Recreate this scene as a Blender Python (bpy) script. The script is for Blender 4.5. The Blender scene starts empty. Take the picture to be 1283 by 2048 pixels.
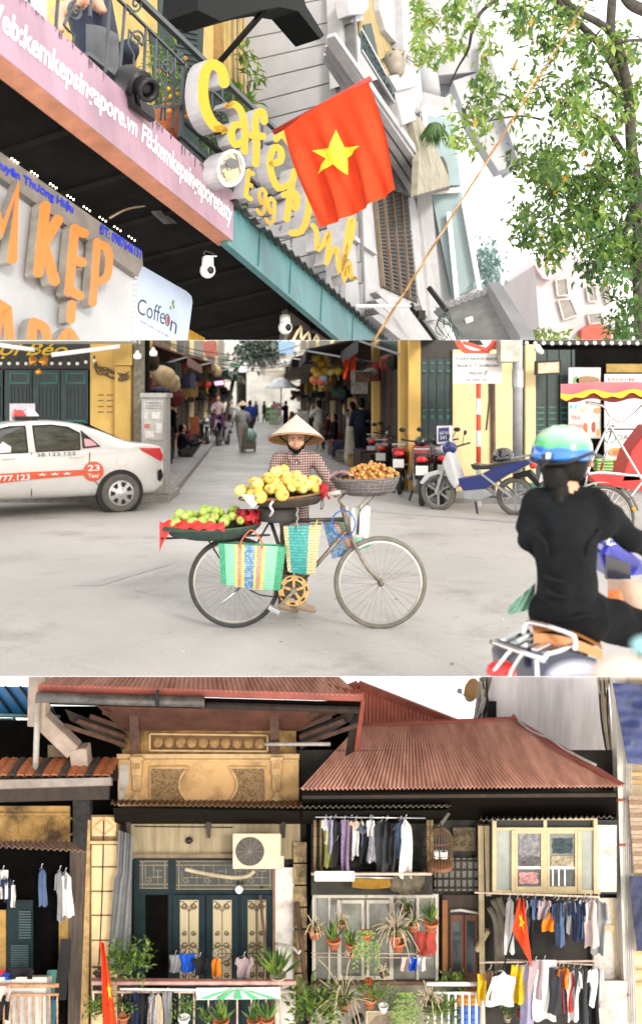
import bpy,bmesh,math,random
from mathutils import Vector,Matrix
from math import sin,cos,pi,radians,sqrt
V=Vector
rnd=random.Random(7)
scn=bpy.context.scene
# ------------------------------------------------------------------ camera, sky, sun, exposure
F,CX,CY,H=1800.0,641.5,800.0,1.7  # focal length and horizon in photograph pixels, eye height in metres
cam=bpy.data.cameras.new('camera'); camo=bpy.data.objects.new('camera',cam); scn.collection.objects.link(camo)
camo.location=(0,0,H); camo.rotation_euler=(radians(90),0,0)
cam.sensor_fit='VERTICAL'; cam.sensor_height=36; cam.lens=F/2048*36; cam.shift_y=(CY-1024)/2048
cam.clip_start=0.1; cam.clip_end=800
cam.dof.use_dof=True; cam.dof.focus_distance=8.6; cam.dof.aperture_fstop=1.35
scn.camera=camo
SUN_EL,SUN_AZ=radians(24),radians(28)  # behind the camera, a little to its right
w=bpy.data.worlds.new('World'); scn.world=w; w.use_nodes=True
nt=w.node_tree; nt.nodes.clear()
out=nt.nodes.new('ShaderNodeOutputWorld'); bg=nt.nodes.new('ShaderNodeBackground')
sky=nt.nodes.new('ShaderNodeTexSky'); sky.sky_type='NISHITA'; sky.sun_disc=False
sky.sun_elevation=SUN_EL; sky.sun_rotation=pi-SUN_AZ; sky.dust_density=4; sky.air_density=1.5
tc=nt.nodes.new('ShaderNodeTexCoord'); ab=nt.nodes.new('ShaderNodeVectorMath'); ab.operation='ABSOLUTE'
sp=nt.nodes.new('ShaderNodeSeparateXYZ'); sp2=nt.nodes.new('ShaderNodeSeparateXYZ'); cb=nt.nodes.new('ShaderNodeCombineXYZ')
nt.links.new(tc.outputs['Generated'],ab.inputs[0]); nt.links.new(ab.outputs[0],sp.inputs[0]); nt.links.new(tc.outputs['Generated'],sp2.inputs[0])
nt.links.new(sp2.outputs[0],cb.inputs[0]); nt.links.new(sp2.outputs[1],cb.inputs[1]); nt.links.new(sp.outputs[2],cb.inputs[2])
nt.links.new(cb.outputs[0],sky.inputs[0])
sc_=nt.nodes.new('ShaderNodeMixRGB'); sc_.blend_type='MULTIPLY'; sc_.inputs[0].default_value=1; sc_.inputs[2].default_value=(0.1,0.1,0.1,1)
nt.links.new(sky.outputs[0],sc_.inputs[1])
mx=nt.nodes.new('ShaderNodeMixRGB'); mx.inputs[0].default_value=0.85; mx.inputs[2].default_value=(0.81,0.785,0.755,1)  # bright even cloud over the blue
nt.links.new(sc_.outputs[0],mx.inputs[1]); nt.links.new(mx.outputs[0],bg.inputs[0]); bg.inputs[1].default_value=1.0
nt.links.new(bg.outputs[0],out.inputs[0])
sl=bpy.data.lights.new('sun','SUN'); sl.energy=1.0; sl.angle=radians(12); sl.color=(1,.95,.87)
so=bpy.data.objects.new('sun',sl); scn.collection.objects.link(so)
so.rotation_euler=V((-sin(SUN_AZ)*cos(SUN_EL),cos(SUN_AZ)*cos(SUN_EL),-sin(SUN_EL))).to_track_quat('-Z','Y').to_euler()
scn.view_settings.view_transform='Standard'; scn.view_settings.look='None'; scn.view_settings.exposure=1.68; scn.view_settings.gamma=1
scn.view_settings.use_curve_mapping=False
scn.cycles.max_bounces=8; scn.cycles.transparent_max_bounces=24
# ------------------------------------------------------------------ helpers
COL=scn.collection
STRIP='T'  # which of the three stacked places is being built: T upper, M middle, B lower
def P(u,v,Y):return V(((u-CX)/F*Y,Y,H-(v-CY)/F*Y))
def GY(v):return H*F/(v-CY)  # distance of a street point seen at row v
def s2l(c):c/=255.0; return c/12.92 if c<=.04045 else ((c+.055)/1.055)**2.4
def C(r,g,b,k=.5):return (s2l(r)*k,s2l(g)*k,s2l(b)*k)
MATS={}
def mat(name,col,rough=.7,metal=0,var=.25,scale=6,bump=0,bscale=40,emit=0,ecol=None,spec=.5,col2=None,stretch=None,alpha=1,trans=0,mixlo=.35,mixhi=.65,coat=0,sub=0):
    if name in MATS:return MATS[name]
    m=bpy.data.materials.new(name); m.use_nodes=True; n=m.node_tree.nodes; l=m.node_tree.links
    b=n['Principled BSDF']; b.inputs['Roughness'].default_value=rough; b.inputs['Metallic'].default_value=metal
    b.inputs['Specular IOR Level'].default_value=spec
    if coat:b.inputs['Coat Weight'].default_value=coat
    if sub:b.inputs['Subsurface Weight'].default_value=sub; b.inputs['Subsurface Radius'].default_value=(.012,.005,.003)
    col=tuple(col)[:3]
    if var or col2:
        t=n.new('ShaderNodeTexCoord'); mp=n.new('ShaderNodeMapping'); l.new(t.outputs['Object'],mp.inputs[0])
        if stretch:mp.inputs['Scale'].default_value=stretch
        nz=n.new('ShaderNodeTexNoise'); nz.inputs['Scale'].default_value=scale; nz.inputs['Detail'].default_value=6; nz.inputs['Roughness'].default_value=.65
        l.new(mp.outputs[0],nz.inputs['Vector'])
        r=n.new('ShaderNodeValToRGB'); r.color_ramp.elements[0].position=mixlo; r.color_ramp.elements[1].position=mixhi
        lo=col2 if col2 else tuple(x*(1-var) for x in col); hi=col if col2 else tuple(min(1,x*(1+var*.6)) for x in col)
        r.color_ramp.elements[0].color=(*lo[:3],1); r.color_ramp.elements[1].color=(*hi[:3],1)
        l.new(nz.outputs[0],r.inputs[0]); l.new(r.outputs[0],b.inputs['Base Color'])
    else:b.inputs['Base Color'].default_value=(*col,1)
    if bump:
        t2=n.new('ShaderNodeTexCoord'); bz=n.new('ShaderNodeTexNoise'); bz.inputs['Scale'].default_value=bscale; bz.inputs['Detail'].default_value=4
        l.new(t2.outputs['Object'],bz.inputs['Vector']); bp=n.new('ShaderNodeBump'); bp.inputs['Strength'].default_value=bump; bp.inputs['Distance'].default_value=.02
        l.new(bz.outputs[0],bp.inputs['Height']); l.new(bp.outputs[0],b.inputs['Normal'])
    if emit:b.inputs['Emission Color'].default_value=(*(ecol or col),1); b.inputs['Emission Strength'].default_value=emit
    if trans:b.inputs['Transmission Weight'].default_value=trans
    if alpha<1:b.inputs['Alpha'].default_value=alpha
    MATS[name]=m; return m
class MB:
    def __init__(s):s.v=[]; s.f=[]; s.mi=[]; s.cur=0
    def add(s,vs,fs):
        k=len(s.v); s.v+=[V(p) for p in vs]
        for f in fs:s.f.append([i+k for i in f]); s.mi.append(s.cur)
        return s
    def quad(s,a,b,c,d):return s.add([a,b,c,d],[(0,1,2,3)])
    def box(s,c,sz,R=None):
        c=V(c); x,y,z=sz[0]/2,sz[1]/2,sz[2]/2
        vs=[V((i,j,k)) for k in (-z,z) for j in (-y,y) for i in (-x,x)]
        if R is not None:vs=[R@p for p in vs]
        return s.add([c+p for p in vs],[(0,2,3,1),(4,5,7,6),(0,1,5,4),(2,6,7,3),(0,4,6,2),(1,3,7,5)])
    def hexa(s,a,b):  # two quads (4 points each) joined into a solid
        return s.add(list(a)+list(b),[(3,2,1,0),(4,5,6,7),(0,1,5,4),(1,2,6,5),(2,3,7,6),(3,0,4,7)])
    def bar(s,p,q,w,h=None,up=None):
        p,q=V(p),V(q); h=h or w; d=(q-p).normalized(); up=V(up) if up is not None else V((0,0,1))
        if abs(d.dot(up))>.98:up=V((0,1,0))
        x=d.cross(up).normalized()*w/2; z=x.cross(d).normalized()*h/2
        return s.hexa([p-x-z,p+x-z,p+x+z,p-x+z],[q-x-z,q+x-z,q+x+z,q-x+z])
    def tube(s,pts,r,n=8,caps=True,closed=False):
        pts=[V(p) for p in pts]; m=len(pts); rs=r if isinstance(r,(list,tuple)) else [r]*m
        if m<2:return s
        base=len(s.v); ref=None
        for i,p in enumerate(pts):
            a=pts[i-1] if (i>0 or closed) else p; b=pts[(i+1)%m] if (i<m-1 or closed) else p
            d=(b-a); d=d.normalized() if d.length>1e-9 else V((0,0,1))
            if ref is None:ref=d.orthogonal().normalized()
            ref=(ref-d*ref.dot(d)); ref=ref.normalized() if ref.length>1e-6 else d.orthogonal().normalized()
            y=d.cross(ref)
            for k in range(n):t=2*pi*k/n; s.v.append(p+(ref*cos(t)+y*sin(t))*rs[i])
        for i in range(m if closed else m-1):
            for k in range(n):
                a=base+i*n+k; b=base+i*n+(k+1)%n; j=(i+1)%m
                c=base+j*n+(k+1)%n; d=base+j*n+k
                s.f.append([a,b,c,d]); s.mi.append(s.cur)
        if caps and not closed:
            s.f.append([base+k for k in range(n)][::-1]); s.mi.append(s.cur); s.f.append([base+(m-1)*n+k for k in range(n)]); s.mi.append(s.cur)
        return s
    def lathe(s,prof,n=16,o=(0,0,0),ax=(0,0,1),sx=1,sy=1,capb=True,capt=True):
        o=V(o); ax=V(ax).normalized(); x=ax.orthogonal().normalized() if abs(ax.z)<.99 else V((1,0,0)); y=ax.cross(x); base=len(s.v)
        for r,z in prof:
            for k in range(n):t=2*pi*k/n; s.v.append(o+ax*z+x*cos(t)*r*sx+y*sin(t)*r*sy)
        for i in range(len(prof)-1):
            for k in range(n):s.f.append([base+i*n+k,base+i*n+(k+1)%n,base+(i+1)*n+(k+1)%n,base+(i+1)*n+k]); s.mi.append(s.cur)
        if capb:s.f.append([base+k for k in range(n)][::-1]); s.mi.append(s.cur)
        if capt:s.f.append([base+(len(prof)-1)*n+k for k in range(n)]); s.mi.append(s.cur)
        return s
    def ball(s,c,r,n=12,m=8,R=None):
        c=V(c); r=(r,r,r) if not isinstance(r,(tuple,list)) else r; base=len(s.v)
        def pt(x,y,z):
            p=V((x*r[0],y*r[1],z*r[2])); return c+(R@p if R is not None else p)
        s.v.append(pt(0,0,-1))
        for j in range(1,m):
            a=pi*j/m
            for k in range(n):t=2*pi*k/n; s.v.append(pt(sin(a)*cos(t),sin(a)*sin(t),-cos(a)))
        s.v.append(pt(0,0,1)); top=len(s.v)-1
        for k in range(n):
            s.f.append([base,base+1+(k+1)%n,base+1+k]); s.mi.append(s.cur)
            s.f.append([top,base+1+(m-2)*n+k,base+1+(m-2)*n+(k+1)%n]); s.mi.append(s.cur)
        for j in range(m-2):
            for k in range(n):
                a=base+1+j*n+k; b=base+1+j*n+(k+1)%n
                s.f.append([a,b,b+n,a+n]); s.mi.append(s.cur)
        return s
    def prism(s,pts,vec):
        pts=[V(p) for p in pts]; vec=V(vec); n=len(pts)
        return s.add(pts+[p+vec for p in pts],[list(range(n)),list(range(2*n-1,n-1,-1))]+[(i,i+n,(i+1)%n+n,(i+1)%n) for i in range(n)])
    def grid(s,fn,nu,nv,thick=None):
        base=len(s.v)
        for j in range(nv+1):
            for i in range(nu+1):s.v.append(V(fn(i/nu,j/nv)))
        for j in range(nv):
            for i in range(nu):
                a=base+j*(nu+1)+i; s.f.append([a,a+1,a+nu+2,a+nu+1]); s.mi.append(s.cur)
        return s
    def ribbon(s,pts,w,nrm,depth):  # a bent stroke of width w with a front face, extruded back by depth along -nrm
        pts=[V(p) for p in pts]; m=len(pts); L=[]; R_=[]; ws=w if isinstance(w,(list,tuple)) else [w]*m
        for i,p in enumerate(pts):
            d1=(p-pts[i-1]).normalized() if i else None; d2=(pts[i+1]-p).normalized() if i<m-1 else None
            d=((d1 or d2)+(d2 or d1)).normalized(); sd=d.cross(nrm).normalized(); k=1.0
            if d1 is not None and d2 is not None:k=1/max(.55,d.dot(d1))
            L.append(p-sd*ws[i]/2*k); R_.append(p+sd*ws[i]/2*k)
        c0=s.cur; b=nrm*-depth
        for i in range(m-1):
            s.cur=c0; s.quad(L[i],R_[i],R_[i+1],L[i+1])
            s.cur=c0+1; s.quad(L[i],L[i+1],L[i+1]+b,L[i]+b); s.quad(R_[i+1],R_[i],R_[i]+b,R_[i+1]+b)
        s.cur=c0+1; s.quad(R_[0],L[0],L[0]+b,R_[0]+b); s.quad(L[-1],R_[-1],R_[-1]+b,L[-1]+b); s.cur=c0
        return s
    def build(s,name,mats,parent=None,smooth=False,bevel=0,sub=0):
        me=bpy.data.meshes.new(name)
        off=parent_world(parent) if parent is not None else V((0,0,0))
        org=V((0,0,0))
        if parent is None and s.v:
            lo=[min(p[i] for p in s.v) for i in range(3)]; hi=[max(p[i] for p in s.v) for i in range(3)]
            org=V(((lo[0]+hi[0])/2,(lo[1]+hi[1])/2,lo[2]))
        me.from_pydata([p-off-org for p in s.v],[],s.f)
        for m_ in (mats if isinstance(mats,(list,tuple)) else [mats]):me.materials.append(m_)
        me.polygons.foreach_set('material_index',s.mi)
        if smooth:me.polygons.foreach_set('use_smooth',[True]*len(me.polygons))
        me.update(); o=bpy.data.objects.new(name,me); COL.objects.link(o)
        if parent is not None:o.parent=parent
        else:o.location=org
        o['strip']=STRIP
        if bevel:b=o.modifiers.new('bevel','BEVEL'); b.width=bevel; b.segments=2; b.limit_method='ANGLE'; b.angle_limit=radians(40)
        if sub:b=o.modifiers.new('sub','SUBSURF'); b.levels=sub; b.render_levels=sub
        return o
def parent_world(o):
    r=V((0,0,0))
    while o is not None:r+=o.location; o=o.parent
    return r
def T(name,label,cat,loc=(0,0,0),group=None):
    o=bpy.data.objects.new(name,None); o.location=loc; COL.objects.link(o); o.empty_display_size=.1
    o['label']=label; o['category']=cat; o['strip']=STRIP
    if group:o['group']=group
    return o
def tag(o,label,cat,group=None,kind=None):
    if label:o['label']=label
    if cat:o['category']=cat
    if group:o['group']=group
    if kind:o['kind']=kind
    return o
def st(name,mb,m,kind='structure',**k):o=mb.build(name,m,**k); o['kind']=kind; return o
def dup(root,mtx,label=None,group=None):  # copy of a thing with its parts and sub-parts, placed by a matrix applied to the source
    r=root.copy(); COL.objects.link(r); r.matrix_local=mtx@root.matrix_local
    if label:r['label']=label
    if group:r['group']=group
    for ch in list(root.children):
        c=ch.copy(); COL.objects.link(c); c.parent=r
        for g in list(ch.children):d=g.copy(); COL.objects.link(d); d.parent=c
    return r
WORK=bpy.data.scenes.new('workbench')  # an empty side scene where modifiers and lettering are turned into meshes
def evaluated(o):
    WORK.collection.objects.link(o); vl=WORK.view_layers[0]; vl.update(); dg=vl.depsgraph; dg.update(); me=bpy.data.meshes.new_from_object(o.evaluated_get(dg)); return me
_fc={}
def text_mesh(s,ext=0,res=3,bold=0,shear=0):
    key=(s,ext,bold,shear)
    if key in _fc:return _fc[key]
    cu=bpy.data.curves.new('lettering','FONT'); cu.body=s; cu.resolution_u=res; cu.offset=bold; cu.shear=shear
    o=bpy.data.objects.new('lettering',cu); me=evaluated(o)
    vs=[v.co.copy() for v in me.vertices]; fs=[list(p.vertices) for p in me.polygons]
    bpy.data.objects.remove(o); bpy.data.curves.remove(cu); bpy.data.meshes.remove(me)
    _fc[key]=(vs,fs); return vs,fs
def text_quad(name,s,tl,tr,br,bl,m,parent=None,lift=0.004,depth=0,nrm=None,bold=.008,shear=0,keep=False):
    """lettering stretched over the four corners of a panel"""
    vs,fs=text_mesh(s,bold=bold,shear=shear); mb=MB()
    if not vs:return None
    x0=min(v.x for v in vs); x1=max(v.x for v in vs); y0=min(v.y for v in vs); y1=max(v.y for v in vs)
    tl,tr,br,bl=V(tl),V(tr),V(br),V(bl)
    n=nrm if nrm is not None else (tr-tl).cross(tl-bl).normalized()
    if n.dot(V((0,0,H))-tl)<0:n=-n
    def mp(v):
        a=(v.x-x0)/(x1-x0); b=(v.y-y0)/(y1-y0)
        return (bl*(1-a)+br*a)*(1-b)+(tl*(1-a)+tr*a)*b+n*lift
    pts=[mp(v) for v in vs]; mb.add(pts,fs)
    return mb.build(name,m,parent)
def interp(pts,n=6):  # Catmull-Rom through points
    pts=[V(p) for p in pts]; o=[]
    for i in range(len(pts)-1):
        a=pts[max(i-1,0)]; b=pts[i]; c=pts[i+1]; d=pts[min(i+2,len(pts)-1)]
        for k in range(n):
            t=k/n
            o.append(.5*((2*b)+(c-a)*t+(2*a-5*b+4*c-d)*t*t+(-a+3*b-3*c+d)*t**3))
    o.append(pts[-1]); return o
def Rz(a):return Matrix.Rotation(a,3,'Z')
def Rx(a):return Matrix.Rotation(a,3,'X')
def Ry(a):return Matrix.Rotation(a,3,'Y')
ORD=['first','second','third','fourth','fifth','sixth','seventh','eighth','ninth','tenth','eleventh','twelfth','thirteenth','fourteenth','fifteenth','sixteenth','seventeenth','eighteenth','nineteenth','twentieth','twenty-first','twenty-second','twenty-third','twenty-fourth']
def leaf(mb,p,d,up,L,W,bend=.15):  # one leaf: a folded lozenge of four triangles
    d=d.normalized(); s=d.cross(up); s=s.normalized() if s.length>1e-4 else d.orthogonal().normalized(); n=s.cross(d)
    a=p; m1=p+d*L*.5-s*W/2+n*L*bend*.5; m2=p+d*L*.5+s*W/2+n*L*bend*.5; c=p+d*L*.5; e=p+d*L-n*L*bend
    mb.add([a,m1,e,m2,c],[(0,4,1),(1,4,2),(2,4,3),(3,4,0)])
def rdir(zlo=-1):
    while True:
        q=V((rnd.uniform(-1,1),rnd.uniform(-1,1),rnd.uniform(zlo,1)))
        if.05<q.length<1:return q.normalized()
# shared materials
M_WHITE=mat('white_paint',(.72,.72,.70),.5,var=.08)
M_IRON=mat('black_iron',(.012,.013,.014),.5,.1,var=.2,spec=.3)
M_STEEL=mat('steel',(.55,.56,.57),.3,1,var=.15)
M_CHROME=mat('chrome',(.7,.7,.7),.15,1,var=.05)
M_GREYMET=mat('grey_metal',(.32,.33,.34),.45,.4,var=.15)
M_BLACK=mat('black_plastic',(.009,.009,.01),.45,var=.2,spec=.3)
M_DARK=mat('dark_interior',(.006,.006,.0055),.95,var=.4,scale=2,spec=.05)  # near-black: the shade of unlit interiors is put into the colour
M_RUBBER=mat('rubber',(.03,.03,.03),.8,var=.3,scale=20)
M_GLASS=mat('dark_glass',(.03,.04,.045),.06,var=0,spec=.8)
M_RED=mat('red_cloth',(.55,.045,.01),.8,var=.12,scale=8,spec=.2)
M_YEL=mat('star_yellow',(.8,.55,.02),.7,var=.05)
M_TERRA=mat('terracotta',(.42,.12,.045),.8,var=.3,scale=25)
M_CREAMP=mat('cream_paint',(.5,.4,.24),.6,var=.15)
def leafmat(name,c,tr):
    m=mat(name,c,.45,var=.4,scale=3); n=m.node_tree.nodes; l=m.node_tree.links; t=n.new('ShaderNodeBsdfTranslucent'); t.inputs[0].default_value=(*tr,1); x=n.new('ShaderNodeMixShader'); x.inputs[0].default_value=.32
    l.new(n['Principled BSDF'].outputs[0],x.inputs[1]); l.new(t.outputs[0],x.inputs[2]); l.new(x.outputs[0],n['Material Output'].inputs[0]); return m
M_LEAF1=leafmat('leaf_mid',(.085,.17,.035),(.2,.36,.05))
M_LEAF2=leafmat('leaf_dark',(.035,.085,.025),(.09,.19,.04))
M_LEAF3=leafmat('leaf_light',(.2,.29,.06),(.38,.5,.1))
M_STEMW=mat('plant_stem',(.2,.16,.08),.8,var=.3)
M_SKIN=mat('skin',(.46,.25,.16),.5,var=.08,sub=.15)
M_HAIR=mat('black_hair',(.006,.005,.004),.6,var=.5,scale=60,spec=.15)
# ================================================================== UPPER PLACE: cafe front seen from below
STRIP='T'
ES=V((653,F,-347)).normalized(); EU=V((-191,F,4000)).normalized(); EN=ES.cross(EU).normalized()
if EN.x<0:EN=-EN
TP0=P(467,385,7.5)
def TP(u,v,off=0.0):
    d=V(((u-CX)/F,1,-(v-CY)/F)); o=V((0,0,H)); q=TP0+EN*off
    return o+d*((q-o).dot(EN)/d.dot(EN))
def tpoly(name,px,off,depth,m,parent=None,**k):
    mb=MB(); mb.prism([TP(u,v,off) for u,v in px],EN*-depth); return mb.build(name,m,parent,**k)
m_pink=mat('pink_board',C(205,168,190,.47),.6,var=.22,scale=3,stretch=(1,1,.3))
m_grime=mat('grime',(.06,.05,.05),.9,var=.5,scale=30)
m_soff=mat('orange_soffit',C(205,140,110,.7),.7,var=.25,scale=5)
m_teal=mat('teal_metal',C(80,140,145,.62),.5,var=.25,scale=4,stretch=(1,1,.25))
m_ywall=mat('yellow_wall',C(225,195,120,.6),.8,var=.2,scale=3)
m_shut=mat('dark_green_shutter',(.012,.03,.03),.6,var=.3)
m_sign=mat('sign_yellow_glare',C(255,200,0,.5),.5,var=0,col2=(.62,.5,.16),scale=7,mixlo=.26,mixhi=.36,spec=.15)  # the pale noise patches are glare painted into the yellow
m_signs=mat('sign_side',C(205,203,208,.55),.5,var=.15,scale=10)
m_orange=mat('lit_orange',(.42,.105,.018),.45,var=.1,emit=.11,ecol=(1,.34,.07))
m_oside=mat('sign_side_dark',(.22,.21,.19),.5,var=.3)
m_panel=mat('silver_panel',C(200,203,208,.62),.4,.1,var=.12,scale=2)
m_taupe=mat('taupe_strip',(.17,.155,.14),.6,var=.2)
m_blue=mat('blue_print',(.01,.03,.5),.5,var=0)
m_led=mat('led_lamp',(1,.9,.7),.4,var=0,emit=3,ecol=(1,.85,.6))
m_wside=mat('grey_siding',C(205,206,212,.45),.7,var=.12,scale=2)
m_wplas=mat('white_plaster',C(222,222,226,.45),.7,var=.12,scale=3)
m_bam=mat('bamboo',C(190,145,70,.5),.6,var=.3,scale=10)
m_cable=mat('cable',(.03,.03,.03),.6,var=0)
M_PRINTW=mat('white_print',(.75,.72,.78),.5,var=.05)
# --- the cafe building with pink fascia
cafe=T('cafe_building','yellow cafe building with pink fascia board, dark canopy and teal eave','building',TP(467,482))
fas=tpoly('fascia',[(-60,-104),(467,385),(466,482),(-60,58)],0,.10,m_pink,cafe)
mb=MB(); a,b=TP(-60,58),TP(466,482); mb.prism([a+EN*-.005,b+EN*-.005,b-EN*.13-EU*.012,a-EN*.13-EU*.012],EU*.012); mb.build('soffit_edge',m_soff,cafe)
text_quad('fascia_lettering','Web:kemkepsingapore.vn',TP(-34,-22),TP(276,240),TP(271,286),TP(-40,46),M_PRINTW,fas,bold=.02)
text_quad('fascia_lettering','FB:kemkepsingaporetasty',TP(285,246),TP(465,412),TP(460,460),TP(281,294),M_PRINTW,fas,bold=.02)
mb=MB()
for i in range(46):  # runs of dirt below the top edge of the board
    t=rnd.random(); u=20+440*t; v=-104+(u+60)*(489/527)+1; L=rnd.uniform(4,22); wd=rnd.uniform(1,3.5)
    mb.quad(TP(u,v,.004),TP(u+wd,v+wd,.004),TP(u+wd*.6,v+L,.004),TP(u+wd*.3,v+L,.004))
mb.build('dirt_run',m_grime,fas)['kind']='stuff'
mb=MB(); a,b=TP(-80,60,-.16),TP(700,690,-.16)  # dark ceiling reaching back under the balcony
mb.prism([a,b,b-EN*3.2,a-EN*3.2],EU*.05); mb.build('ceiling',mat('shaded_ceiling',(.007,.0065,.006),.9,var=.5,scale=3,spec=.1),cafe)  # canopy shade is put into the near-black ceiling colour
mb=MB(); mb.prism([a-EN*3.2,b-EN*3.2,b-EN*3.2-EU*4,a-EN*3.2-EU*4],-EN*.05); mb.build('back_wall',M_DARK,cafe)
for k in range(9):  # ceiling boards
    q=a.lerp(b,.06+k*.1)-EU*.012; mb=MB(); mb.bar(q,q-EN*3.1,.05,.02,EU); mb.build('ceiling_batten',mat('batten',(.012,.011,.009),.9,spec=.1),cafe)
# teal eave and corrugated sheet
tf=tpoly('eave_fascia',[(468,410),(790,700),(790,775),(455,488)],-.02,.06,m_teal,cafe)
for i in range(4):
    u=520+i*62; v=410+(u-468)*.9; mb=MB(); mb.bar(TP(u,v+8,-.015),TP(u-3,v+74,-.015),.008,.012,EN); mb.build('sheet_joint',m_teal,tf)
def corr(a,b,back,nw,amp,m,name,parent,up,sub=6):
    mb=MB(); mb.grid(lambda s,t:a.lerp(b,s)+back*t+up*amp*sin(s*nw*2*pi),nw*sub,1)
    mb.grid(lambda s,t:a.lerp(b,s)+back*t+up*(amp*sin(s*nw*2*pi)-.012),nw*sub,1)
    mb.grid(lambda s,t:a.lerp(b,s)+up*(amp*sin(s*nw*2*pi)-.012*t),nw*sub,1)
    return mb.build(name,m,parent,smooth=True)
corr(TP(470,398,.05),TP(800,700,.05),EN*-.8+EU*.06,30,.022,mat('old_tin',(.05,.055,.055),.7,.2,var=.5,scale=6),'corrugated_sheet',cafe,EU)
# yellow upper wall with a dark shuttered doorway
tpoly('upper_wall',[(120,-160),(492,-160),(492,420),(120,200)],-1.7,.15,m_ywall,cafe)
tpoly('recess_shade',[(300,60),(430,130),(470,180),(560,400),(420,420),(320,260)],-1.67,.02,m_shut,cafe)  # flat dark panel painting a shaded recess behind the railing
dr=tpoly('balcony_door',[(318,-60),(412,-60),(404,150),(318,100)],-1.68,.03,m_shut,cafe)
for i in range(16):
    v=-30+i*11; mb=MB(); mb.bar(TP(352,v,-1.66),TP(396,v+9,-1.66),.03,.012,EN); mb.build('slat',m_shut,dr)
tpoly('door_jamb',[(432,-60),(446,-60),(448,130),(432,120)],-1.66,.05,mat('tan_jamb',C(190,150,80,.5),.7),cafe)
for i,u in enumerate((466,476,486)):
    mb=MB(); mb.tube([TP(u,-80,-1.5),TP(u+2,190,-1.5)],.02 if i!=1 else.03,8); mb.build('drain_pipe',mat('pipe_tan',C(190,165,120,.45),.6),cafe)
# dark roof awning at the top with its brace
mb=MB(); mb.prism([TP(u,v,-.1) for u,v in [(400,-80),(585,-80),(612,12),(648,70),(640,78),(596,22),(560,14),(520,20),(440,42),(395,20)]],EN*-.35)
mb.build('awning',mat('awning_dark',(.005,.006,.006),.7,spec=.1),cafe)
mb=MB(); mb.bar(TP(528,22,-.2),TP(432,132,-1.2),.05,.05); mb.build('awning_brace',M_IRON,cafe)
# --- balcony railing with scrolls
rail=T('balcony_railing','black wrought iron balcony railing with spiral scrolls above the pink board','railing',TP(400,320,-.05))
RO=-.06
def rpt(u,v):return TP(u,v,RO)
mr=mat('rail_iron',(.05,.06,.065),.45,.5,var=.3)
mb=MB(); mb.bar(rpt(200,-78),rpt(640,345),.05,.04,EN); mb.build('top_rail',mr,rail)
mb=MB(); mb.bar(rpt(160,-78),rpt(368,129),.02,.02,EN); mb.bar(rpt(368,129),rpt(600,348),.02,.02,EN); mb.build('middle_rail',mr,rail)
mb=MB(); mb.bar(rpt(300,213),rpt(368,213),.022); mb.bar(rpt(368,213),rpt(440,216),.022); mb.build('cross_rail',mr,rail)
mb=MB(); mb.bar(rpt(365,240),rpt(540,395),.035,.03,EN); mb.build('bottom_rail',mr,rail)
mb=MB(); mb.bar(rpt(365,275),rpt(480,380),.03,.03,EN); mb.build('bottom_rail',mr,rail)
for (u0,v0,u1,v1,w_) in [(62,-60,58,12,.016),(118,0-30,112,58,.016),(185,-30,180,34,.016),(222,-30,211,146,.016),(250,14,239,150,.016),(292,56,288,146,.016),(312,78,308,172,.016),(349,115,347,212,.018),(369,128,361,276,.035),(334,100,330,240,.014),(349,213,345,258,.016),(325,213,322,240,.014),
                            (405,130,400,300,.016),(425,150,420,318,.014),(445,168,440,335,.014),(465,190,461,352,.014),(485,208,481,370,.014),(505,226,500,388,.014),(525,245,520,400,.014),(545,265,541,420,.014)]:
    mb=MB(); mb.bar(rpt(u0,v0),rpt(u1,v1),w_,w_,EN); mb.build('baluster' if w_<.03 else 'post',mr,rail)
def scroll(cu,cv,r,turns,a0,tail,par=rail):
    pts=[]
    for k in range(int(18*turns)+1):
        a=a0+2*pi*k/18; rr=r*(.18+.82*k/(18*turns)); pts.append(rpt(cu+rr*cos(a)*.8,cv+rr*sin(a)))
    for t in tail:pts.append(rpt(*t))
    mb=MB(); mb.tube(pts,.009,6); return mb.build('scroll',mr,par,smooth=True)
scroll(152,22,22,1.6,1.2,[(128,50),(138,62),(149,70),(145,88)])
scroll(273,78,20,1.6,3.5,[(258,60),(256,90),(268,110),(266,140)])
scroll(332,134,18,1.6,3.8,[(318,120),(318,150),(330,175),(331,200)])
scroll(272,8,16,1.3,.5,[(255,10),(262,30)])
scroll(362,112,10,1.3,2.5,[(352,100)])
scroll(432,232,16,1.5,3.5,[(420,215),(420,250),(430,270)])
scroll(384,180,13,1.4,.5,[(375,200),(380,225)])
scroll(470,270,14,1.5,2.5,[(458,255),(462,290)])
# --- potted kumquat on the balcony
def bush(mbs,cs,n,L,W,rr):
    for i in range(n):
        c=rnd.choice(cs); q=c+rdir()*rr*rnd.random()**.5; leaf(mbs[rnd.choice((0,0,1,1,2))],q,rdir(),V((0,0,1)),L*rnd.uniform(.6,1.2),W*rnd.uniform(.7,1.2))
def leafpart(name,parent,cs,n,L,W,rr,mats=None,w3=(0,0,1,1,2)):
    mb=MB()
    for i in range(n):
        c,r_=rnd.choice(cs) if isinstance(cs[0],tuple) else (rnd.choice(cs),rr)
        mb.cur=rnd.choice(w3); q=c+rdir()*r_*rnd.random()**.5
        leaf(mb,q,(rdir()+(q-c)*.8/max(r_,.01)),V((0,0,1)),L*rnd.uniform(.6,1.25),W*rnd.uniform(.7,1.2))
    return mb.build(name,mats or [M_LEAF1,M_LEAF2,M_LEAF3],parent)
kq=T('kumquat_plant','potted kumquat bush with orange fruit behind the balcony railing','plant',TP(342,270,-.35))
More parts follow.
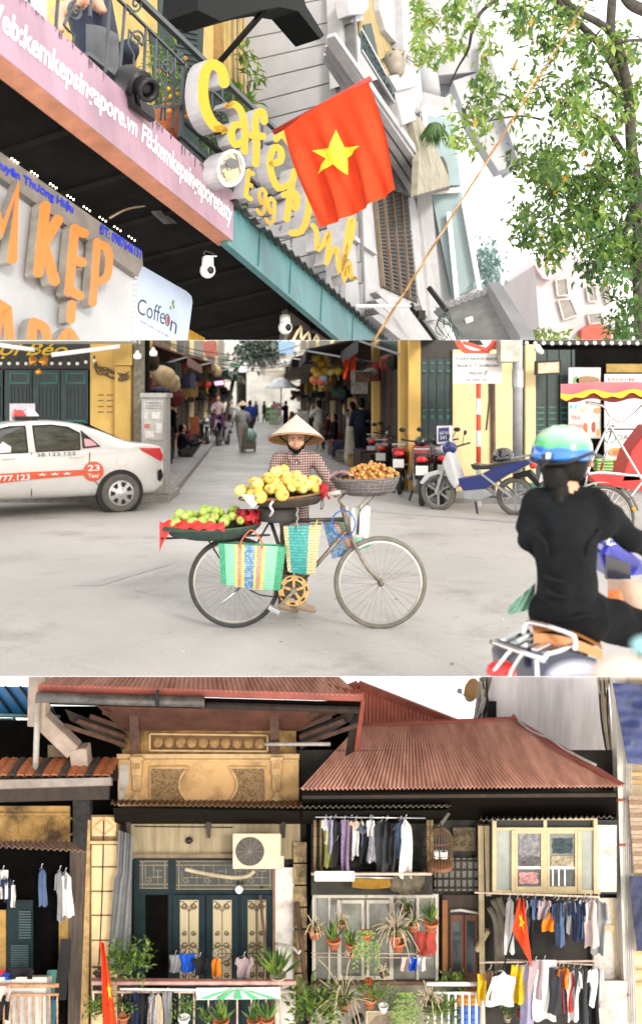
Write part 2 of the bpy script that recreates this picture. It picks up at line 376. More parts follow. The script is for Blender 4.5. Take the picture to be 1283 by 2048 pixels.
pb=TP(342,272,-.35); mb=MB(); mb.lathe([(.09,0),(.13,.2),(.14,.22),(.13,.24),(.11,.22)],14,pb,EU); mb.build('pot',M_TERRA,kq,smooth=True)
leafpart('foliage',kq,[(TP(325,120,-.4),.18),(TP(345,180,-.3),.2),(TP(330,160,-.5),.2),(TP(398,205,-.4),.16),(TP(430,290,-.4),.16),(TP(415,250,-.4),.16),(TP(350,215,-.35),.14)],620,.075,.03,.2)
for u,v in [(371,117),(333,149),(342,193),(330,198),(371,233),(337,178),(356,188),(318,142),(338,222)]:
    mb=MB(); mb.ball(TP(u,v,-.1-.03*(u%3)),.018,8,6); mb.build('kumquat',mat('kumquat',(.75,.3,.02),.4,var=.1),kq,smooth=True)
vine=T('balcony_creeper','green trailing creeper hanging beside the drain pipes','plant',TP(490,130,-1.2))
leafpart('foliage',vine,[(TP(487,115,-1.2),.16),(TP(505,140,-1.2),.14),(TP(480,195,-1.1),.14),(TP(495,205,-1.1),.1)],110,.2,.07,.2,w3=(0,0,2))
mb=MB(); mb.tube([TP(478,105,-1.25),TP(492,130,-1.2),TP(500,190,-1.2),TP(480,200,-1.15)],.008,5); mb.build('stem',M_STEMW,vine)
# --- spotlight on the ledge
spot=T('stage_spotlight','black cylindrical spotlight clamped on the edge of the pink board','spotlight',TP(285,210,.02))
A,B=TP(256,158,.0),TP(300,182,.18)
mb=MB(); d=(B-A).normalized(); L=(B-A).length
mb.lathe([(.05,-.06),(.085,-.03),(.095,0),(.1,L*.55),(.1,L*.6)],18,A,d); mb.build('housing',M_BLACK,spot,smooth=True)
mb=MB(); mb.lathe([(.07,0),(.07,.07),(.078,.075),(.078,.1),(.055,.1),(.05,.06)],16,A+d*L*.6,d,capb=False,capt=False); mb.lathe([(.05,.065),(.02,.072)],16,A+d*L*.6,d); mb.build('lens_barrel',[M_BLACK],spot,smooth=True)
mb=MB(); mb.bar(TP(262,200,.04),TP(305,232,.06),.09,.05,EN); mb.bar(TP(276,188,.1),TP(282,215,.06),.02,.05); mb.build('bracket',M_BLACK,spot,bevel=.006)
# --- chair and sitter on the balcony
ch=T('balcony_chair','dark grey plastic chair back against the balcony bars','chair',TP(205,160,-.3))
mb=MB(); mb.grid(lambda s,t:TP(172+66*s,48+100*t+22*s-6*sin(s*pi),-.28-.06*sin(s*pi)),8,6); mb.grid(lambda s,t:TP(172+66*s,48+100*t+22*s-6*sin(s*pi),-.31-.06*sin(s*pi)),8,6); mb.build('backrest',mat('grey_plastic',(.075,.08,.09),.5,var=.15),ch,smooth=True)
mb=MB(); mb.bar(TP(140,120,-.35),TP(235,190,-.35),.3,.03,EU); mb.build('seat',mat('grey_plastic',None),ch)
mb=MB(); mb.quad(TP(198,128,-.25),TP(240,165,-.25),TP(232,172,-.24),TP(206,148,-.24)); mb.build('seat_strap',mat('blue_strap',C(90,100,190),.6),ch)
def person(name,label,prims,mats,vox=.02,loc=(0,0,0),cat='person',group=None,smooth_it=6,fold=0,fm=(0,)):
    """one continuous body grown from tapered limbs, fused and smoothed; prims = (p, q, rp, rq, material, flatten)"""
    mb=MB()
    for pr in prims:
        p,q,rp,rq=V(pr[0]),V(pr[1]),pr[2],pr[3]; fl=pr[5] if len(pr)>5 else 1
        n=5; d=q-p; L=d.length
        if L<1e-4:mb.ball(p,rp,14,10); continue
        prof=[]
        for k in range(4):a=pi/2*k/4; prof.append((rp*sin(a) if k else.001,-rp*cos(a)))
        for k in range(n+1):t=k/n; prof.append((rp+(rq-rp)*t,L*t))
        for k in range(1,5):a=pi/2*k/4; prof.append((max(.001,rq*cos(a)),L+rq*sin(a)))
        b0=len(mb.v); mb.lathe(prof,14,p,d)
        if fl!=1:  # flatten front-to-back along the given direction
            dr,f_=fl; dr=V(dr).normalized();
            for i in range(b0,len(mb.v)):
                w_=mb.v[i]-p; tt=max(0,min(1,w_.dot(d)/(L*L))); ax=p+d*tt; e=mb.v[i]-ax; mb.v[i]=mb.v[i]-dr*e.dot(dr)*(1-f_)
    me=bpy.data.meshes.new(name); me.from_pydata(mb.v,[],mb.f); o=bpy.data.objects.new(name,me)
    r=o.modifiers.new('fuse','REMESH'); r.mode='VOXEL'; r.voxel_size=vox
    s_=o.modifiers.new('smooth','SMOOTH'); s_.iterations=smooth_it; s_.factor=.5
    m2=evaluated(o); bpy.data.objects.remove(o)
    m2.materials.clear()
    for m_ in mats:m2.materials.append(m_)
    P_=[(V(p[0]),V(p[1]),p[2],p[3],p[4]) for p in prims]
    for pl in m2.polygons:
        c=pl.center; best=1e9; bi=0
        for p,q,rp,rq,mi in P_:
            d=q-p; L2=d.length_squared; t=max(0,min(1,(c-p).dot(d)/L2)) if L2>1e-8 else 0
            e=(c-(p+d*t)).length-(rp+(rq-rp)*t)
            if e<best:best=e; bi=mi
        pl.material_index=bi; pl.use_smooth=True
    if fold:  # creases in the clothing
        vm={}
        for pl in m2.polygons:
            for i in pl.vertices:vm[i]=pl.material_index
        nrm=[v.normal.copy() for v in m2.vertices]
        for v in m2.vertices:
            if vm.get(v.index) in fm:
                x,y,z=v.co; a=sin(26*z+7*sin(5*x+2)+9*x)*.6+sin(41*z-17*x+4*sin(11*z))*.4+sin(60*x+13*z)*.25; v.co+=nrm[v.index]*fold*a
    loc=V(loc)
    for v in m2.vertices:v.co-=loc
    root=T(name,label,cat,loc,group); b=bpy.data.objects.new('body',m2); COL.objects.link(b); b.parent=root; b['strip']=STRIP
    return root
m_navy=mat('navy_shirt',(.012,.02,.045),.8,var=.2)
q=lambda u,v,o:TP(u,v,o)
person('person','person in navy clothes sitting behind the balcony railing',[
    (q(200,110,-.55),q(175,0,-.6),.17,.19,0),(q(165,-5,-.55),q(118,25,-.5),.06,.05,1),(q(118,25,-.5),q(122,60,-.35),.045,.035,1),
    (q(215,130,-.55),q(258,100,-.25),.1,.085,0),(q(258,100,-.25),q(262,128,-.3),.06,.05,1),(q(262,128,-.3),q(255,170,-.35),.05,.04,1),(q(172,-20,-.6),q(170,-60,-.6),.06,.06,1),(q(168,-85,-.6),q(168,-95,-.6),.1,.1,1),
    (q(190,-5,-.5),q(205,20,-.35),.05,.04,1)],[m_navy,M_SKIN],.025,TP(200,160,-.5))
# --- Café Đinh sign
def z3(x,y):return (340+x/2.673,60+y/2.673)
def z4(x,y):return (440+x/2.673,340+y/2.673)
def z2(x,y):return (x/2.673,300+y/2.673)
SO=.12
sgn=T('cafe_sign','yellow script channel letters reading Café Đinh above the teal eave','sign',TP(600,500,SO))
def letter(name,strokes,zf,wpx,off,depth,mats,parent,smooth=3):
    mb=MB(); hw=wpx/2.673/2
    for k,s_ in enumerate(strokes):
        pts=[V((*zf(*p),0)) for p in s_]
        if len(pts)>2:pts=interp(pts,smooth)
        a_,b_=(pts[0]-pts[1]).normalized(),(pts[-1]-pts[-2]).normalized(); e0,e1=pts[0],pts[-1]; cap=[(.98,.2),(.85,.53),(.6,.8),(.25,.97)]
        ws=[w_ for w_,x_ in cap[::-1]]+[1]*len(pts)+[w_ for w_,x_ in cap]
        pts=[e0+a_*hw*(x_-.6) for w_,x_ in cap[::-1]]+[e0-a_*hw*.6]+pts[1:-1]+[e1-b_*hw*.6]+[e1+b_*hw*(x_-.6) for w_,x_ in cap]
        m=len(pts); L=[]; R_=[]; of=off+.0015*k
        for i,p in enumerate(pts):
            d1=(p-pts[i-1]).normalized() if i else None; d2=(pts[i+1]-p).normalized() if i<m-1 else None
            d=((d1 or d2)+(d2 or d1)).normalized(); sd=V((-d.y,d.x,0)); kk=1.0
            if d1 is not None and d2 is not None:kk=1/max(.6,d.dot(d1))
            kk*=ws[i]; L.append(TP(p.x-sd.x*hw*kk,p.y-sd.y*hw*kk,of)); R_.append(TP(p.x+sd.x*hw*kk,p.y+sd.y*hw*kk,of))
        b=EN*-depth
        for i in range(m-1):
            mb.cur=0; mb.quad(L[i],R_[i],R_[i+1],L[i+1])
            mb.cur=1; mb.quad(L[i],L[i+1],L[i+1]+b,L[i]+b); mb.quad(R_[i+1],R_[i],R_[i]+b,R_[i+1]+b)
        mb.cur=1; mb.quad(R_[0],L[0],L[0]+b,R_[0]+b); mb.quad(L[-1],R_[-1],R_[-1]+b,L[-1]+b)
    return mb.build(name,mats,parent)
LM=[m_sign,m_signs]
letter('letter',[[(292,300),(275,215),(222,182),(188,225),(176,330),(192,430),(235,508),(292,535)]],z3,56,SO,.11,LM,sgn)
letter('letter',[[(305,405),(345,398),(382,440),(400,530),(398,660)],[(400,510),(345,508),(328,560),(350,612),(400,590)]],z3,38,SO,.10,LM,sgn)
letter('letter',[[(505,500),(498,445),(472,440),(455,490),(462,600),(458,728)],[(425,560),(508,570)]],z3,38,SO,.10,LM,sgn)
letter('letter',[[(535,715),(590,700),(592,645),(560,628),(532,690),(545,780),(580,845),(640,820)],[(560,590),(600,545)]],z3,36,SO,.10,LM,sgn)
letter('letter',[[(590,545),(640,605),(700,730),(742,870),(735,990),(700,1075),(640,1085)],[(665,745),(645,860),(622,1020)],[(600,885),(660,870),(680,905),(665,960)]],z3,36,SO,.11,LM,sgn)
letter('letter',[[(518,205),(518,245)],[(490,290),(515,330),(520,420),(548,400),(580,335),(578,420),(566,505)]],z4,27,SO,.1,LM,sgn)
letter('letter',[[(566,505),(600,430),(625,430),(636,540),(668,470)]],z4,27,SO+.004,.12,LM,sgn)
letter('letter',[[(640,545),(690,400),(712,290),(700,262),(682,310),(664,470),(664,590),(690,495),(700,570),(725,580)]],z4,27,SO+.008,.12,LM,sgn)
for a_,b_ in [((600,480),(600,530)),((640,600),(640,650)),((380,300),(380,410)),((330,300),(320,320))]:
    mb=MB(); mb.bar(TP(*z4(*a_),SO-.1),TP(*z4(*b_),SO-.1),.02); mb.build('support',M_GREYMET,sgn)
eg=T('egg_sign','small yellow letters reading Egg below the script sign','sign',TP(500,400,SO))
EMt=[m_sign,m_signs]
letter('letter',[[(422,745),(405,895)],[(420,760),(448,772)],[(412,822),(440,834)],[(404,886),(438,908)]],z3,24,SO-.02,.10,EMt,eg)
for dx,dy in ((0,0),(48,50)):
    letter('letter',[[(510+dx,870+dy),(492+dx,850+dy),(475+dx,880+dy),(490+dx,925+dy),(508+dx,900+dy)],[(512+dx,865+dy),(505+dx,960+dy),(485+dx,985+dy),(462+dx,955+dy)]],z3,19,SO-.02,.1,EMt,eg)
disc=T('egg_coffee_disc','round white disc sign with a coffee and egg picture beside the Egg letters','sign',TP(455,372,SO))
ec=TP(462,336,SO); ex=TP(488,342,SO)-ec; ey=TP(455,372,SO)-ec
def ell(k,o=0,n=28,pw=1):return [ec+ex*cos(2*pi*i/n)*k+ey*sin(2*pi*i/n)*k*1.06+EN*o for i in range(n)]
mb=MB(); mb.prism(ell(.98),EN*-.14); mb.build('drum',m_signs,disc)
mb=MB(); p1,p2=ell(1,.004),ell(.82,.004)
for i in range(28):j=(i+1)%28; mb.quad(p1[i],p1[j],p2[j],p2[i])
mb.build('rim',M_WHITE,disc)
mb=MB(); mb.prism(ell(.82,.003),EN*-.001); f_=mb.build('picture',mat('coffee_print',(.42,.36,.2),.35,var=0,col2=(.05,.03,.015),scale=9,mixlo=.42,mixhi=.5),disc)
mb=MB(); c2=ec-ey*.25; mb.prism([c2+ex*.5*cos(a*pi/7)+ey*.28*sin(a*pi/7)+EN*.007 for a in range(14)],EN*-.002); mb.build('cup_print',mat('coffee_dark',(.02,.012,.008),.3,var=.2),disc)
mb=MB(); c2=ec+ey*.42; mb.prism([c2+ex*.42*cos(a*pi/7)+ey*.22*sin(a*pi/7)+EN*.007 for a in range(14)],EN*-.002); mb.build('yolk_print',mat('yolk',(.5,.42,.15),.3,var=.3),disc)
# --- flag
flag=T('national_flag','large red flag with a yellow star hanging from a red slanted pole','flag',TP(565,253,.2))
fA,fB,fC,fD=P(566,254,7.1),P(735,160,6.6),P(792,378,6.7),P(636,455,7.1)
fn=(fB-fA).cross(fA-fD).normalized(); fn=fn if fn.y<0 else-fn
def flagpt(s,t,o=0):
    b=fA.lerp(fB,s).lerp(fD.lerp(fC,s),t); tt=min(1,t*1.6)
    return b+fn*(.035*sin(s*17+t*2.2)*tt+.02*sin(s*31+1-t*3)*tt+.025*sin(t*5+s*3)+o)+V((0,0,-.03*sin(s*pi)*t))
mb=MB(); mb.grid(flagpt,60,40); mb.grid(lambda s,t:flagpt(s,t,-.004),60,40); mb.build('cloth',M_RED,flag,smooth=True)
def flag_uv(u,v):  # pixel to flag coordinates by a few Newton steps
    s,t=.5,.5
    def pr(s,t):q=flagpt(s,t); return V((CX+q.x/q.y*F,CY-(q.z-H)/q.y*F))
    for _ in range(12):
        e=V((u,v))-pr(s,t); js=(pr(s+.01,t)-pr(s,t))/.01; jt=(pr(s,t+.01)-pr(s,t))/.01; D=js.x*jt.y-js.y*jt.x
        s+=(e.x*jt.y-e.y*jt.x)/D; t+=(js.x*e.y-js.y*e.x)/D
    return s,t
tips=[flag_uv(*p) for p in [(672,259),(719,292),(696,350),(635,348),(624,301)]]
cc=flag_uv(672,310)
inner=[((tips[i][0]+tips[(i+1)%5][0])/2*.46+cc[0]*.54,(tips[i][1]+tips[(i+1)%5][1])/2*.46+cc[1]*.54) for i in range(5)]
ring=[]
for i in range(5):ring+=[tips[i],inner[i]]
mb=MB()
for i in range(10):
    a,b=ring[i],ring[(i+1)%10]
    def tri(s,t,a=a,b=b):x=(a[0]+(b[0]-a[0])*s,a[1]+(b[1]-a[1])*s); return flagpt(cc[0]+(x[0]-cc[0])*t,cc[1]+(x[1]-cc[1])*t,.006)
    mb.grid(tri,5,10)
mb.build('star',M_YEL,flag,smooth=True)
mb=MB(); ax=(fB-fA).normalized(); mb.tube([fA-ax*.1-fn*.005,fB+ax*.02-fn*.005],.022,8); mb.build('pole',mat('red_pole',(.35,.02,.01),.5),flag,smooth=True)
# --- KEM KEP sign box
kem=T('ice_cream_sign','silver sign box with glowing orange letters reading KEM KẸP','sign',TP(270,690,-.55))
KO=-.55
tpoly('panel',[(-40,325),(276,553),(266,760),(-40,760)],KO,.1,m_panel,kem)
strip=tpoly('title_strip',[(-40,275),(284,503),(286,530),(276,553),(-40,325)],KO+.05,.06,m_taupe,kem)
OM=[m_orange,m_oside]
for nm,stx,w_ in [('M',[[(-66,560),(-45,170),(15,430),(95,200),(66,600)]],55),('K',[[(245,285),(205,670)],[(318,360),(235,500),(298,715)]],56),('E',[[(402,405),(368,775)],[(395,425),(465,450)],[(388,585),(455,605)],[(372,750),(440,785)]],50),('dot',[[(386,812),(378,920)]],48),
                    ('P',[[(522,480),(496,830)],[(512,500),(568,520),(585,590),(570,680),(518,705)]],42),('A',[[(-40,1100),(10,830),(40,850),(62,1100)]],50),('D',[[(185,905),(150,1130)],[(190,925),(245,960),(262,1100)]],50),('A2',[[(290,1100),(350,985),(385,985),(430,1080)]],45)]:
    letter('letter',stx,z2,w_,KO+.1,.06,OM,kem,3 if nm in ('P','D','A2') else 1)
text_quad('strip_lettering','Đồng Quyên Thương Hiệu',TP(-75,268,KO+.052),TP(148,406,KO+.052),TP(146,432,KO+.052),TP(-75,298,KO+.052),m_blue,kem,bold=.03)
text_quad('strip_lettering','ĐT: 0987646151',TP(200,446,KO+.052),TP(283,499,KO+.052),TP(281,519,KO+.052),TP(198,467,KO+.052),m_blue,kem,bold=.03)
for x,y in [(80,60),(185,130),(285,195),(378,257),(465,317),(550,373),(628,424),(705,475)]:
    for k in (-1,0,1):
        mb=MB(); mb.ball(TP(*z2(x+16*k,y+11*k-3),KO+.06),.006,6,5); mb.build('led',m_led,kem)
for i in range(12):
    mb=MB(); mb.ball(TP(272-i*.6,553+i*11,KO+.03),.007,6,5); mb.build('led',m_led,kem)
cof=T('coffee_lightbox','pale blue rounded lightbox sign reading Coffeon','sign',TP(330,690,-.75))
CO=-.75
tpoly('box',[(274,524),(374,582),(384,592),(386,604),(366,760),(262,760)],CO,.12,mat('pale_lightbox',C(195,208,232,.6),.35,var=.06,emit=.12,ecol=(.7,.8,1)),cof,bevel=.01)
text_quad('sign_lettering','Coffe',TP(277,596,CO),TP(331,616,CO),TP(328,650,CO),TP(273,626,CO),mat('ink_dark',(.03,.035,.05),.5,var=0),cof,bold=-.008)
text_quad('sign_lettering','n',TP(342,640,CO),TP(354,648,CO),TP(351,669,CO),TP(339,661,CO),mat('ink_dark',None),cof,bold=-.008)
text_quad('sign_lettering','Shelby Custom. a Cup of Coffee',TP(281,639,CO),TP(338,671,CO),TP(336,677,CO),TP(280,645,CO),mat('ink_dark',None),cof,bold=-.01)
mb=MB(); cpt=TP(335,640,CO+.006); mb.tube([cpt+(ES*cos(k*pi/6)*.035+EU*sin(k*pi/6)*.055) for k in range(12)],.004,5,closed=True); mb.build('bean_ring',mat('ink_dark',None),cof)
mb=MB(); mb.prism([cpt+(ES*cos(k*pi/5)*.014+EU*sin(k*pi/5)*.04)+ES*.006 for k in range(10)],EN*.003); mb.build('bean',mat('bean_red',(.5,.06,.05),.4),cof)
mb=MB()
for k,(du,dv) in enumerate([(4,-18),(8,-26),(10,-20),(9,-30)]):mb.ball(TP(337+du,634+dv,CO+.004),(.012,.004,.016),6,5)
mb.build('leaf_print',M_LEAF3,cof)
tpoly('sign_board',[(372,655),(410,676),(408,760),(368,760)],CO-.2,.05,mat('amber',(.4,.22,.02),.5),None); tag(bpy.data.objects['sign_board'],'amber yellow board half hidden beside the pale blue lightbox','board')
# --- things under the canopy
def dome_cam(label,u,v,s,off,tilt):
    t=T('security_camera',label,'camera',TP(u,v,off)); c=TP(u,v,off); k=s*c.y/F
    mb=MB(); mb.lathe([(k*.55,0),(k*.6,k*.1),(k*.58,k*.9),(k*.3,k*1.0)],14,c+EU*k*.5,EU); mb.build('base',M_WHITE,t,smooth=True)
    mb=MB(); mb.ball(c,k*.78,14,10); mb.build('head',M_WHITE,t,smooth=True)
    mb=MB(); mb.ball(c+(EN*.5-ES*.1+V((.1,-.5,-.15)))*k*.48,k*.46,12,8); mb.build('lens',M_BLACK,t,smooth=True)
    mb=MB(); mb.tube([c+EU*k*1.5,c+EU*k*1.9+ES*k*.6,c+EU*k*2.4+ES*k*1.9],k*.12,6); mb.build('bracket',M_STEEL,t)
    mb=MB(); mb.tube(interp([c+EU*k*1.5,c+EU*k*1.7-ES*k*.9,c+EU*k*2.2-ES*k*.2,c+EU*k*2.5+ES*k*1.5]),k*.05,5); mb.build('cable',m_cable,t)
dome_cam('white dome security camera hanging under the end of the pink board',415,541,20,-.1,0)
dome_cam('cream dome security camera under the teal eave',570,655,18,-.25,0)
fl=T('flood_light','flat square flood light on a cable under the canopy','light',TP(335,440,-.3))
mb=MB(); mb.prism([TP(u,v,-.3) for u,v in [(303,426),(345,424),(369,446),(328,448)]],EU*.02); mb.build('frame',M_GREYMET,fl)
mb=MB(); mb.prism([TP(u,v,-.3)-EU*.003 for u,v in [(314,429),(342,427),(358,443),(330,444)]],EU*.002); mb.build('lens',mat('frosted',(.6,.58,.5),.4),fl)
mb=MB(); mb.tube(interp([TP(220,436,-.4),TP(255,418,-.4),(TP(300,410,-.35)),TP(335,405,-.2),TP(308,375,-.2)]),.008,5); mb.build('cable',mat('old_cable',(.3,.22,.14),.7),fl)
ft=T('fluorescent_fitting','short white fluorescent tube fitting under the teal eave','light',TP(505,570,-.4))
mb=MB(); mb.bar(TP(478,550,-.4),TP(535,585,-.4),.05,.05,EU); mb.build('tube',mat('tube_grey',(.35,.34,.33),.5),ft); mb=MB(); mb.bar(TP(478,540,-.4),TP(520,568,-.4),.12,.03,EU); mb.build('fitting',M_BLACK,ft)
lb=T('brown_letter_sign','small sign box with cream outlined letters under the teal eave','sign',TP(600,690,-.3))
tpoly('panel',[(575,600),(640,660),(700,740),(560,740)],-.32,.05,m_taupe,lb)
letter('letter',[[(385,920),(430,840),(432,900)],[(430,920),(470,870),(480,920)],[(490,940),(515,885),(530,930)]],z4,14,-.25,.06,[mat('cream_face',C(250,235,190,.6),.4,var=0,emit=.15),mat('brown_side',(.12,.05,.03),.5)],lb)
for x,y in [(420,738),(459,772),(498,800),(537,828),(573,855),(608,883),(638,905)]:
    mb=MB(); mb.ball(TP(*z4(x,y),-.22),.016,6,5); mb.build('led',m_led,lb)
tpoly('grey_cabinet',[(484,636),(540,648),(575,760),(470,760)],-1.2,.05,mat('grey_panel',(.09,.09,.085),.6),None); tag(bpy.data.objects['grey_cabinet'],'dull grey panel inside the dark shop beneath the teal eave','panel')
# --- white building beside the cafe
wb=T('white_building','white building with grey side boards, stepped cornice and shuttered window','building',TP(690,600,-.4))
S0=TP(490,170,-1.72)
lo,hi=0,3
for _ in range(40):
    m_=(lo+hi)/2; q_=S0+EN*m_; uu=CX+q_.x/q_.y*F
    if uu<684:lo=m_
    else:hi=m_
WO=-1.72+lo  # the street face of the white building
def SP(u,v):  # point on its side wall
    nn=EN.cross(EU); d=V(((u-CX)/F,1,-(v-CY)/F)); o=V((0,0,H)); return o+d*((S0-o).dot(nn)/d.dot(nn))
wn=EN.cross(EU).normalized(); wn=wn if wn.dot(V((0,0,H))-S0)>0 else-wn
mb=MB(); b0=SP(452,450);
lines=[(-62,-104),(-8,-62),(24,-10),(73,39),(121,79),(163,118),(208,157),(248,196),(290,236),(332,276),(374,316),(416,356),(460,398),(502,440),(544,482),(586,524),(628,566),(670,608),(712,650)]
for i in range(len(lines)-1):  # side boards
    a1,a2=lines[i]; b1,b2=lines[i+1]; l0,r0=452,688+(0 if i<4 else (i-4)*3)
    gp=1.2; mb=MB(); mb.prism([SP(l0,a1+gp+(l0-493)*-.28),SP(r0,a2+gp-39+39),SP(r0,b2-gp),SP(l0,b1-gp+(l0-493)*-.28)],wn*-.03)
    mb.build('board',m_wside,wb)
mb=MB(); mb.prism([SP(440,-150)-wn*.02,SP(700,-190)-wn*.02,SP(730,760)-wn*.02,SP(440,780)-wn*.02],wn*-.1); mb.build('side_wall',mat('siding_joint',(.12,.12,.125),.8),wb)
tpoly('front_wall',[(676,-80),(720,-80),(745,60),(840,300),(880,720),(690,720),(690,200)],WO,.25,m_wplas,wb)
tpoly('corner_pier',[(674,-80),(698,-80),(704,166),(686,170)],WO+.05,.2,m_wplas,wb)
def cor(s,t):return ((709+128*s)*(1-t)+(700+135*s)*t,(118+181*s)*(1-t)+(180+212*s)*t)
for k in range(6):  # stepped cornice below the balcony
    t0,t1=k/6+.01,(k+1)/6-.01; o_=WO+.62-.07*k+(.03 if k%2 else 0); tpoly('cornice_step',[cor(-.3,t0),cor(1,t0),cor(1,t1),cor(-.3,t1)],o_,.1,m_wplas,wb)
tpoly('soffit',[(690,175),(756,262),(836,394),(800,380),(700,220)],WO+.12,.1,mat('soffit_shade',C(170,170,172,.4),.8),wb)  # shadow under the cornice is put into this grey
tpoly('ledge_end',[(818,222),(840,236),(880,312),(911,373),(834,392),(837,300)],WO+.66,.1,mat('slab_beige',C(195,188,165,.45),.8,var=.3,scale=4),wb)
tpoly('ledge_rim',[(880,312),(886,314),(913,368),(911,376),(834,396),(834,390),(906,370)],WO+.67,.06,m_grime,wb)
win=tpoly('shutter_window',[(750,398),(816,372),(836,606),(766,574)],WO+.03,.05,mat('shutter_back',(.02,.018,.016),.8),wb)
def wp(s,t):return TP((750+16*t)*(1-s)+(816+20*t)*s,(398+176*t)*(1-s)+(372+234*t)*s,WO+.045)
for j in range(4):
    for i in range(24):
        t0=.03+i/25.5; sA=j/4+.035; sB=(j+1)/4-.035; mb=MB(); mb.bar(wp(sA,t0),wp(sB,t0),.03,.012,(EN+EU*.6)); mb.build('slat',mat('shutter_slat',(.05,.045,.04),.7),win)
    mb=MB(); mb.bar(wp(j/4,0),wp(j/4,1),.05,.05,EN); mb.build('shutter_stile',mat('tan_frame',C(160,135,110,.4),.7),win)
for (px,o_) in (([(816,396),(834,390),(858,640),(838,610)],.06),([(838,392),(850,392),(876,640),(862,640)],.12),([(852,394),(862,394),(884,620),(878,640)],.04)):tpoly('wall_strip',px,WO+o_,.1,m_wplas,wb)
for i in range(4):tpoly('sill_step',[(752-3*i,584+16*i),(764-2*i,580+16*i),(880+4*i,690+16*i),(868+4*i,696+16*i)],WO+.1+.05*i,.12,m_wplas,wb)
tpoly('window_head',[(708,470),(752,500),(754,510),(710,480)],WO+.06,.06,m_wplas,wb)
tpoly('balcony_inner_wall',[(715,-80),(770,-80),(790,150),(770,150),(722,66)],WO+.06,.04,mat('ochre_wall',C(200,175,115,.5),.8),wb)
tpoly('door_panel',[(726,50),(742,46),(756,110),(744,112)],WO+.08,.02,m_shut,wb)
tpoly('pillar',[(700,-80),(722,-80),(726,40),(705,44)],WO+.2,.2,m_wplas,wb); tpoly('capital',[(694,-6),(734,-14),(738,14),(726,28),(700,30)],WO+.28,.2,m_wplas,wb,bevel=.01)
tpoly('arch_pier',[(752,-80),(806,-80),(812,80),(790,84),(770,60),(758,20)],WO+.16,.25,m_wplas,wb); tpoly('white_bay',[(800,-80),(832,-80),(840,236),(812,200),(806,90)],WO+.3,.25,m_wplas,wb)
tpoly('pedestal',[(784,166),(818,160),(832,240),(806,250)],WO+.68,.2,m_wplas,wb,bevel=.01); tpoly('pedestal_cap',[(776,152),(816,144),(838,172),(794,182)],WO+.72,.25,m_wplas,wb,bevel=.01)
wr=T('balcony_grille','dark green iron grille on the white balcony behind the flag','railing',TP(780,190,WO+.7)); GO=WO+.66
mb=MB(); mb.bar(TP(722,60,GO),TP(787,182,GO),.04); mb.build('top_rail',M_GREYMET,wr); mb=MB(); mb.bar(TP(722,100,GO),TP(787,205,GO),.03); mb.build('bottom_rail',M_GREYMET,wr)
m_ig=mat('iron_green',(.015,.04,.04),.5)
for i in range(12):
    t=i/11; mb=MB(); mb.bar(TP(722+65*t,62+120*t,GO),TP(722+65*t,100+105*t,GO),.02); mb.build('bar',m_ig,wr)
for i in range(5):
    t=.12+i*.19; c=TP(722+65*t,81+112*t,GO+.01); mb=MB(); mb.tube([c+(ES*cos(k*.7)+EU*sin(k*.7))*(.02+.007*k) for k in range(12)],.011,5); mb.build('scroll',m_ig,wr)
tpoly('grille_back',[(724,68),(786,186),(786,204),(722,100)],GO-.03,.01,m_ig,wr)
def spiky(label,u,v,off,n,L,pot=True,droop=.4):
    c=TP(u,v,off); t=T('potted_plant',label,'plant',c); mb=MB()
    for i in range(n):
        d=rdir(-.2); d.z=abs(d.z)*.8+.1; mb.cur=i%2
        p0=c; p1=c+d*L*.5; p2=c+d*L+V((0,0,-L*droop)); s_=d.cross(V((0,0,1))).normalized()*L*.05
        mb.add([p0-s_,p0+s_,p1+s_*1.2,p1-s_*1.2,p2],[(0,1,2,3),(3,2,4)])
    mb.build('foliage',[M_LEAF1,M_LEAF2],t)
    if pot:mb=MB(); mb.lathe([(.1,-.28),(.16,-.05),(.18,0),(.16,.02)],14,c,EU); mb.build('pot',mat('stone_pot',C(200,190,175,.5),.8),t,smooth=True)
spiky('spiky plant in a stone urn on the white balcony pedestal',790,118,WO+.7,50,.3)
spiky('drooping grassy plant on the lower ledge of the white building',868,262,WO+.9,240,.3,False,.9)
# --- buildings farther along the street
def block(name,label,px,Y,dpt,m,cat='building',group=None):
    t=T(name,label,cat,P(px[0][0],px[0][1],Y)); mb=MB(); mb.prism([P(u,v,Y if len(q_)==2 else q_[2]) for q_ in px for u,v in [q_[:2]]],V((0,dpt,0))); mb.build('wall',m,t); return t
def win_on(t,px,Y,m,name='window',frame=None):
    mb=MB(); mb.prism([P(u,v,Y) for u,v in px],V((0,.08,0))); o=mb.build(name,m,t)
    if frame:
        cu=sum(p[0] for p in px)/len(px); cv=sum(p[1] for p in px)/len(px); mb=MB(); n=len(px)
        for i in range(n):
            a,b=P(*px[i],Y-.02),P(*px[(i+1)%n],Y-.02); mb.bar(a,b,.04,.06,(0,1,0))
        mb.build('frame',frame,o)
    return o
m_far=mat('pale_concrete',C(218,220,226,.47),.8,var=.1,scale=1)
m_far2=mat('grey_concrete',C(196,198,204,.45),.8,var=.12,scale=1)
g1=block('stepped_grey_building','tall pale grey building with projecting balconies behind the green tree',[(832,-60),(935,-60),(968,60),(1040,330),(1010,350),(940,140),(880,200),(850,150)],21,.4,m_far2)
for px in ([(830,-60),(930,-60),(964,84),(962,142),(862,152),(850,90)],[(905,162),(962,142),(1004,215),(1042,326),(996,342),(938,250)]):
    mb=MB(); mb.prism([P(u,v,20.2) for u,v in px],V((0,.6,0))); mb.build('balcony',m_far,g1)
    mb=MB(); mb.bar(P(*px[2],20),P(*px[3],20),.16,.16); mb.build('balcony_rail',m_far,g1)
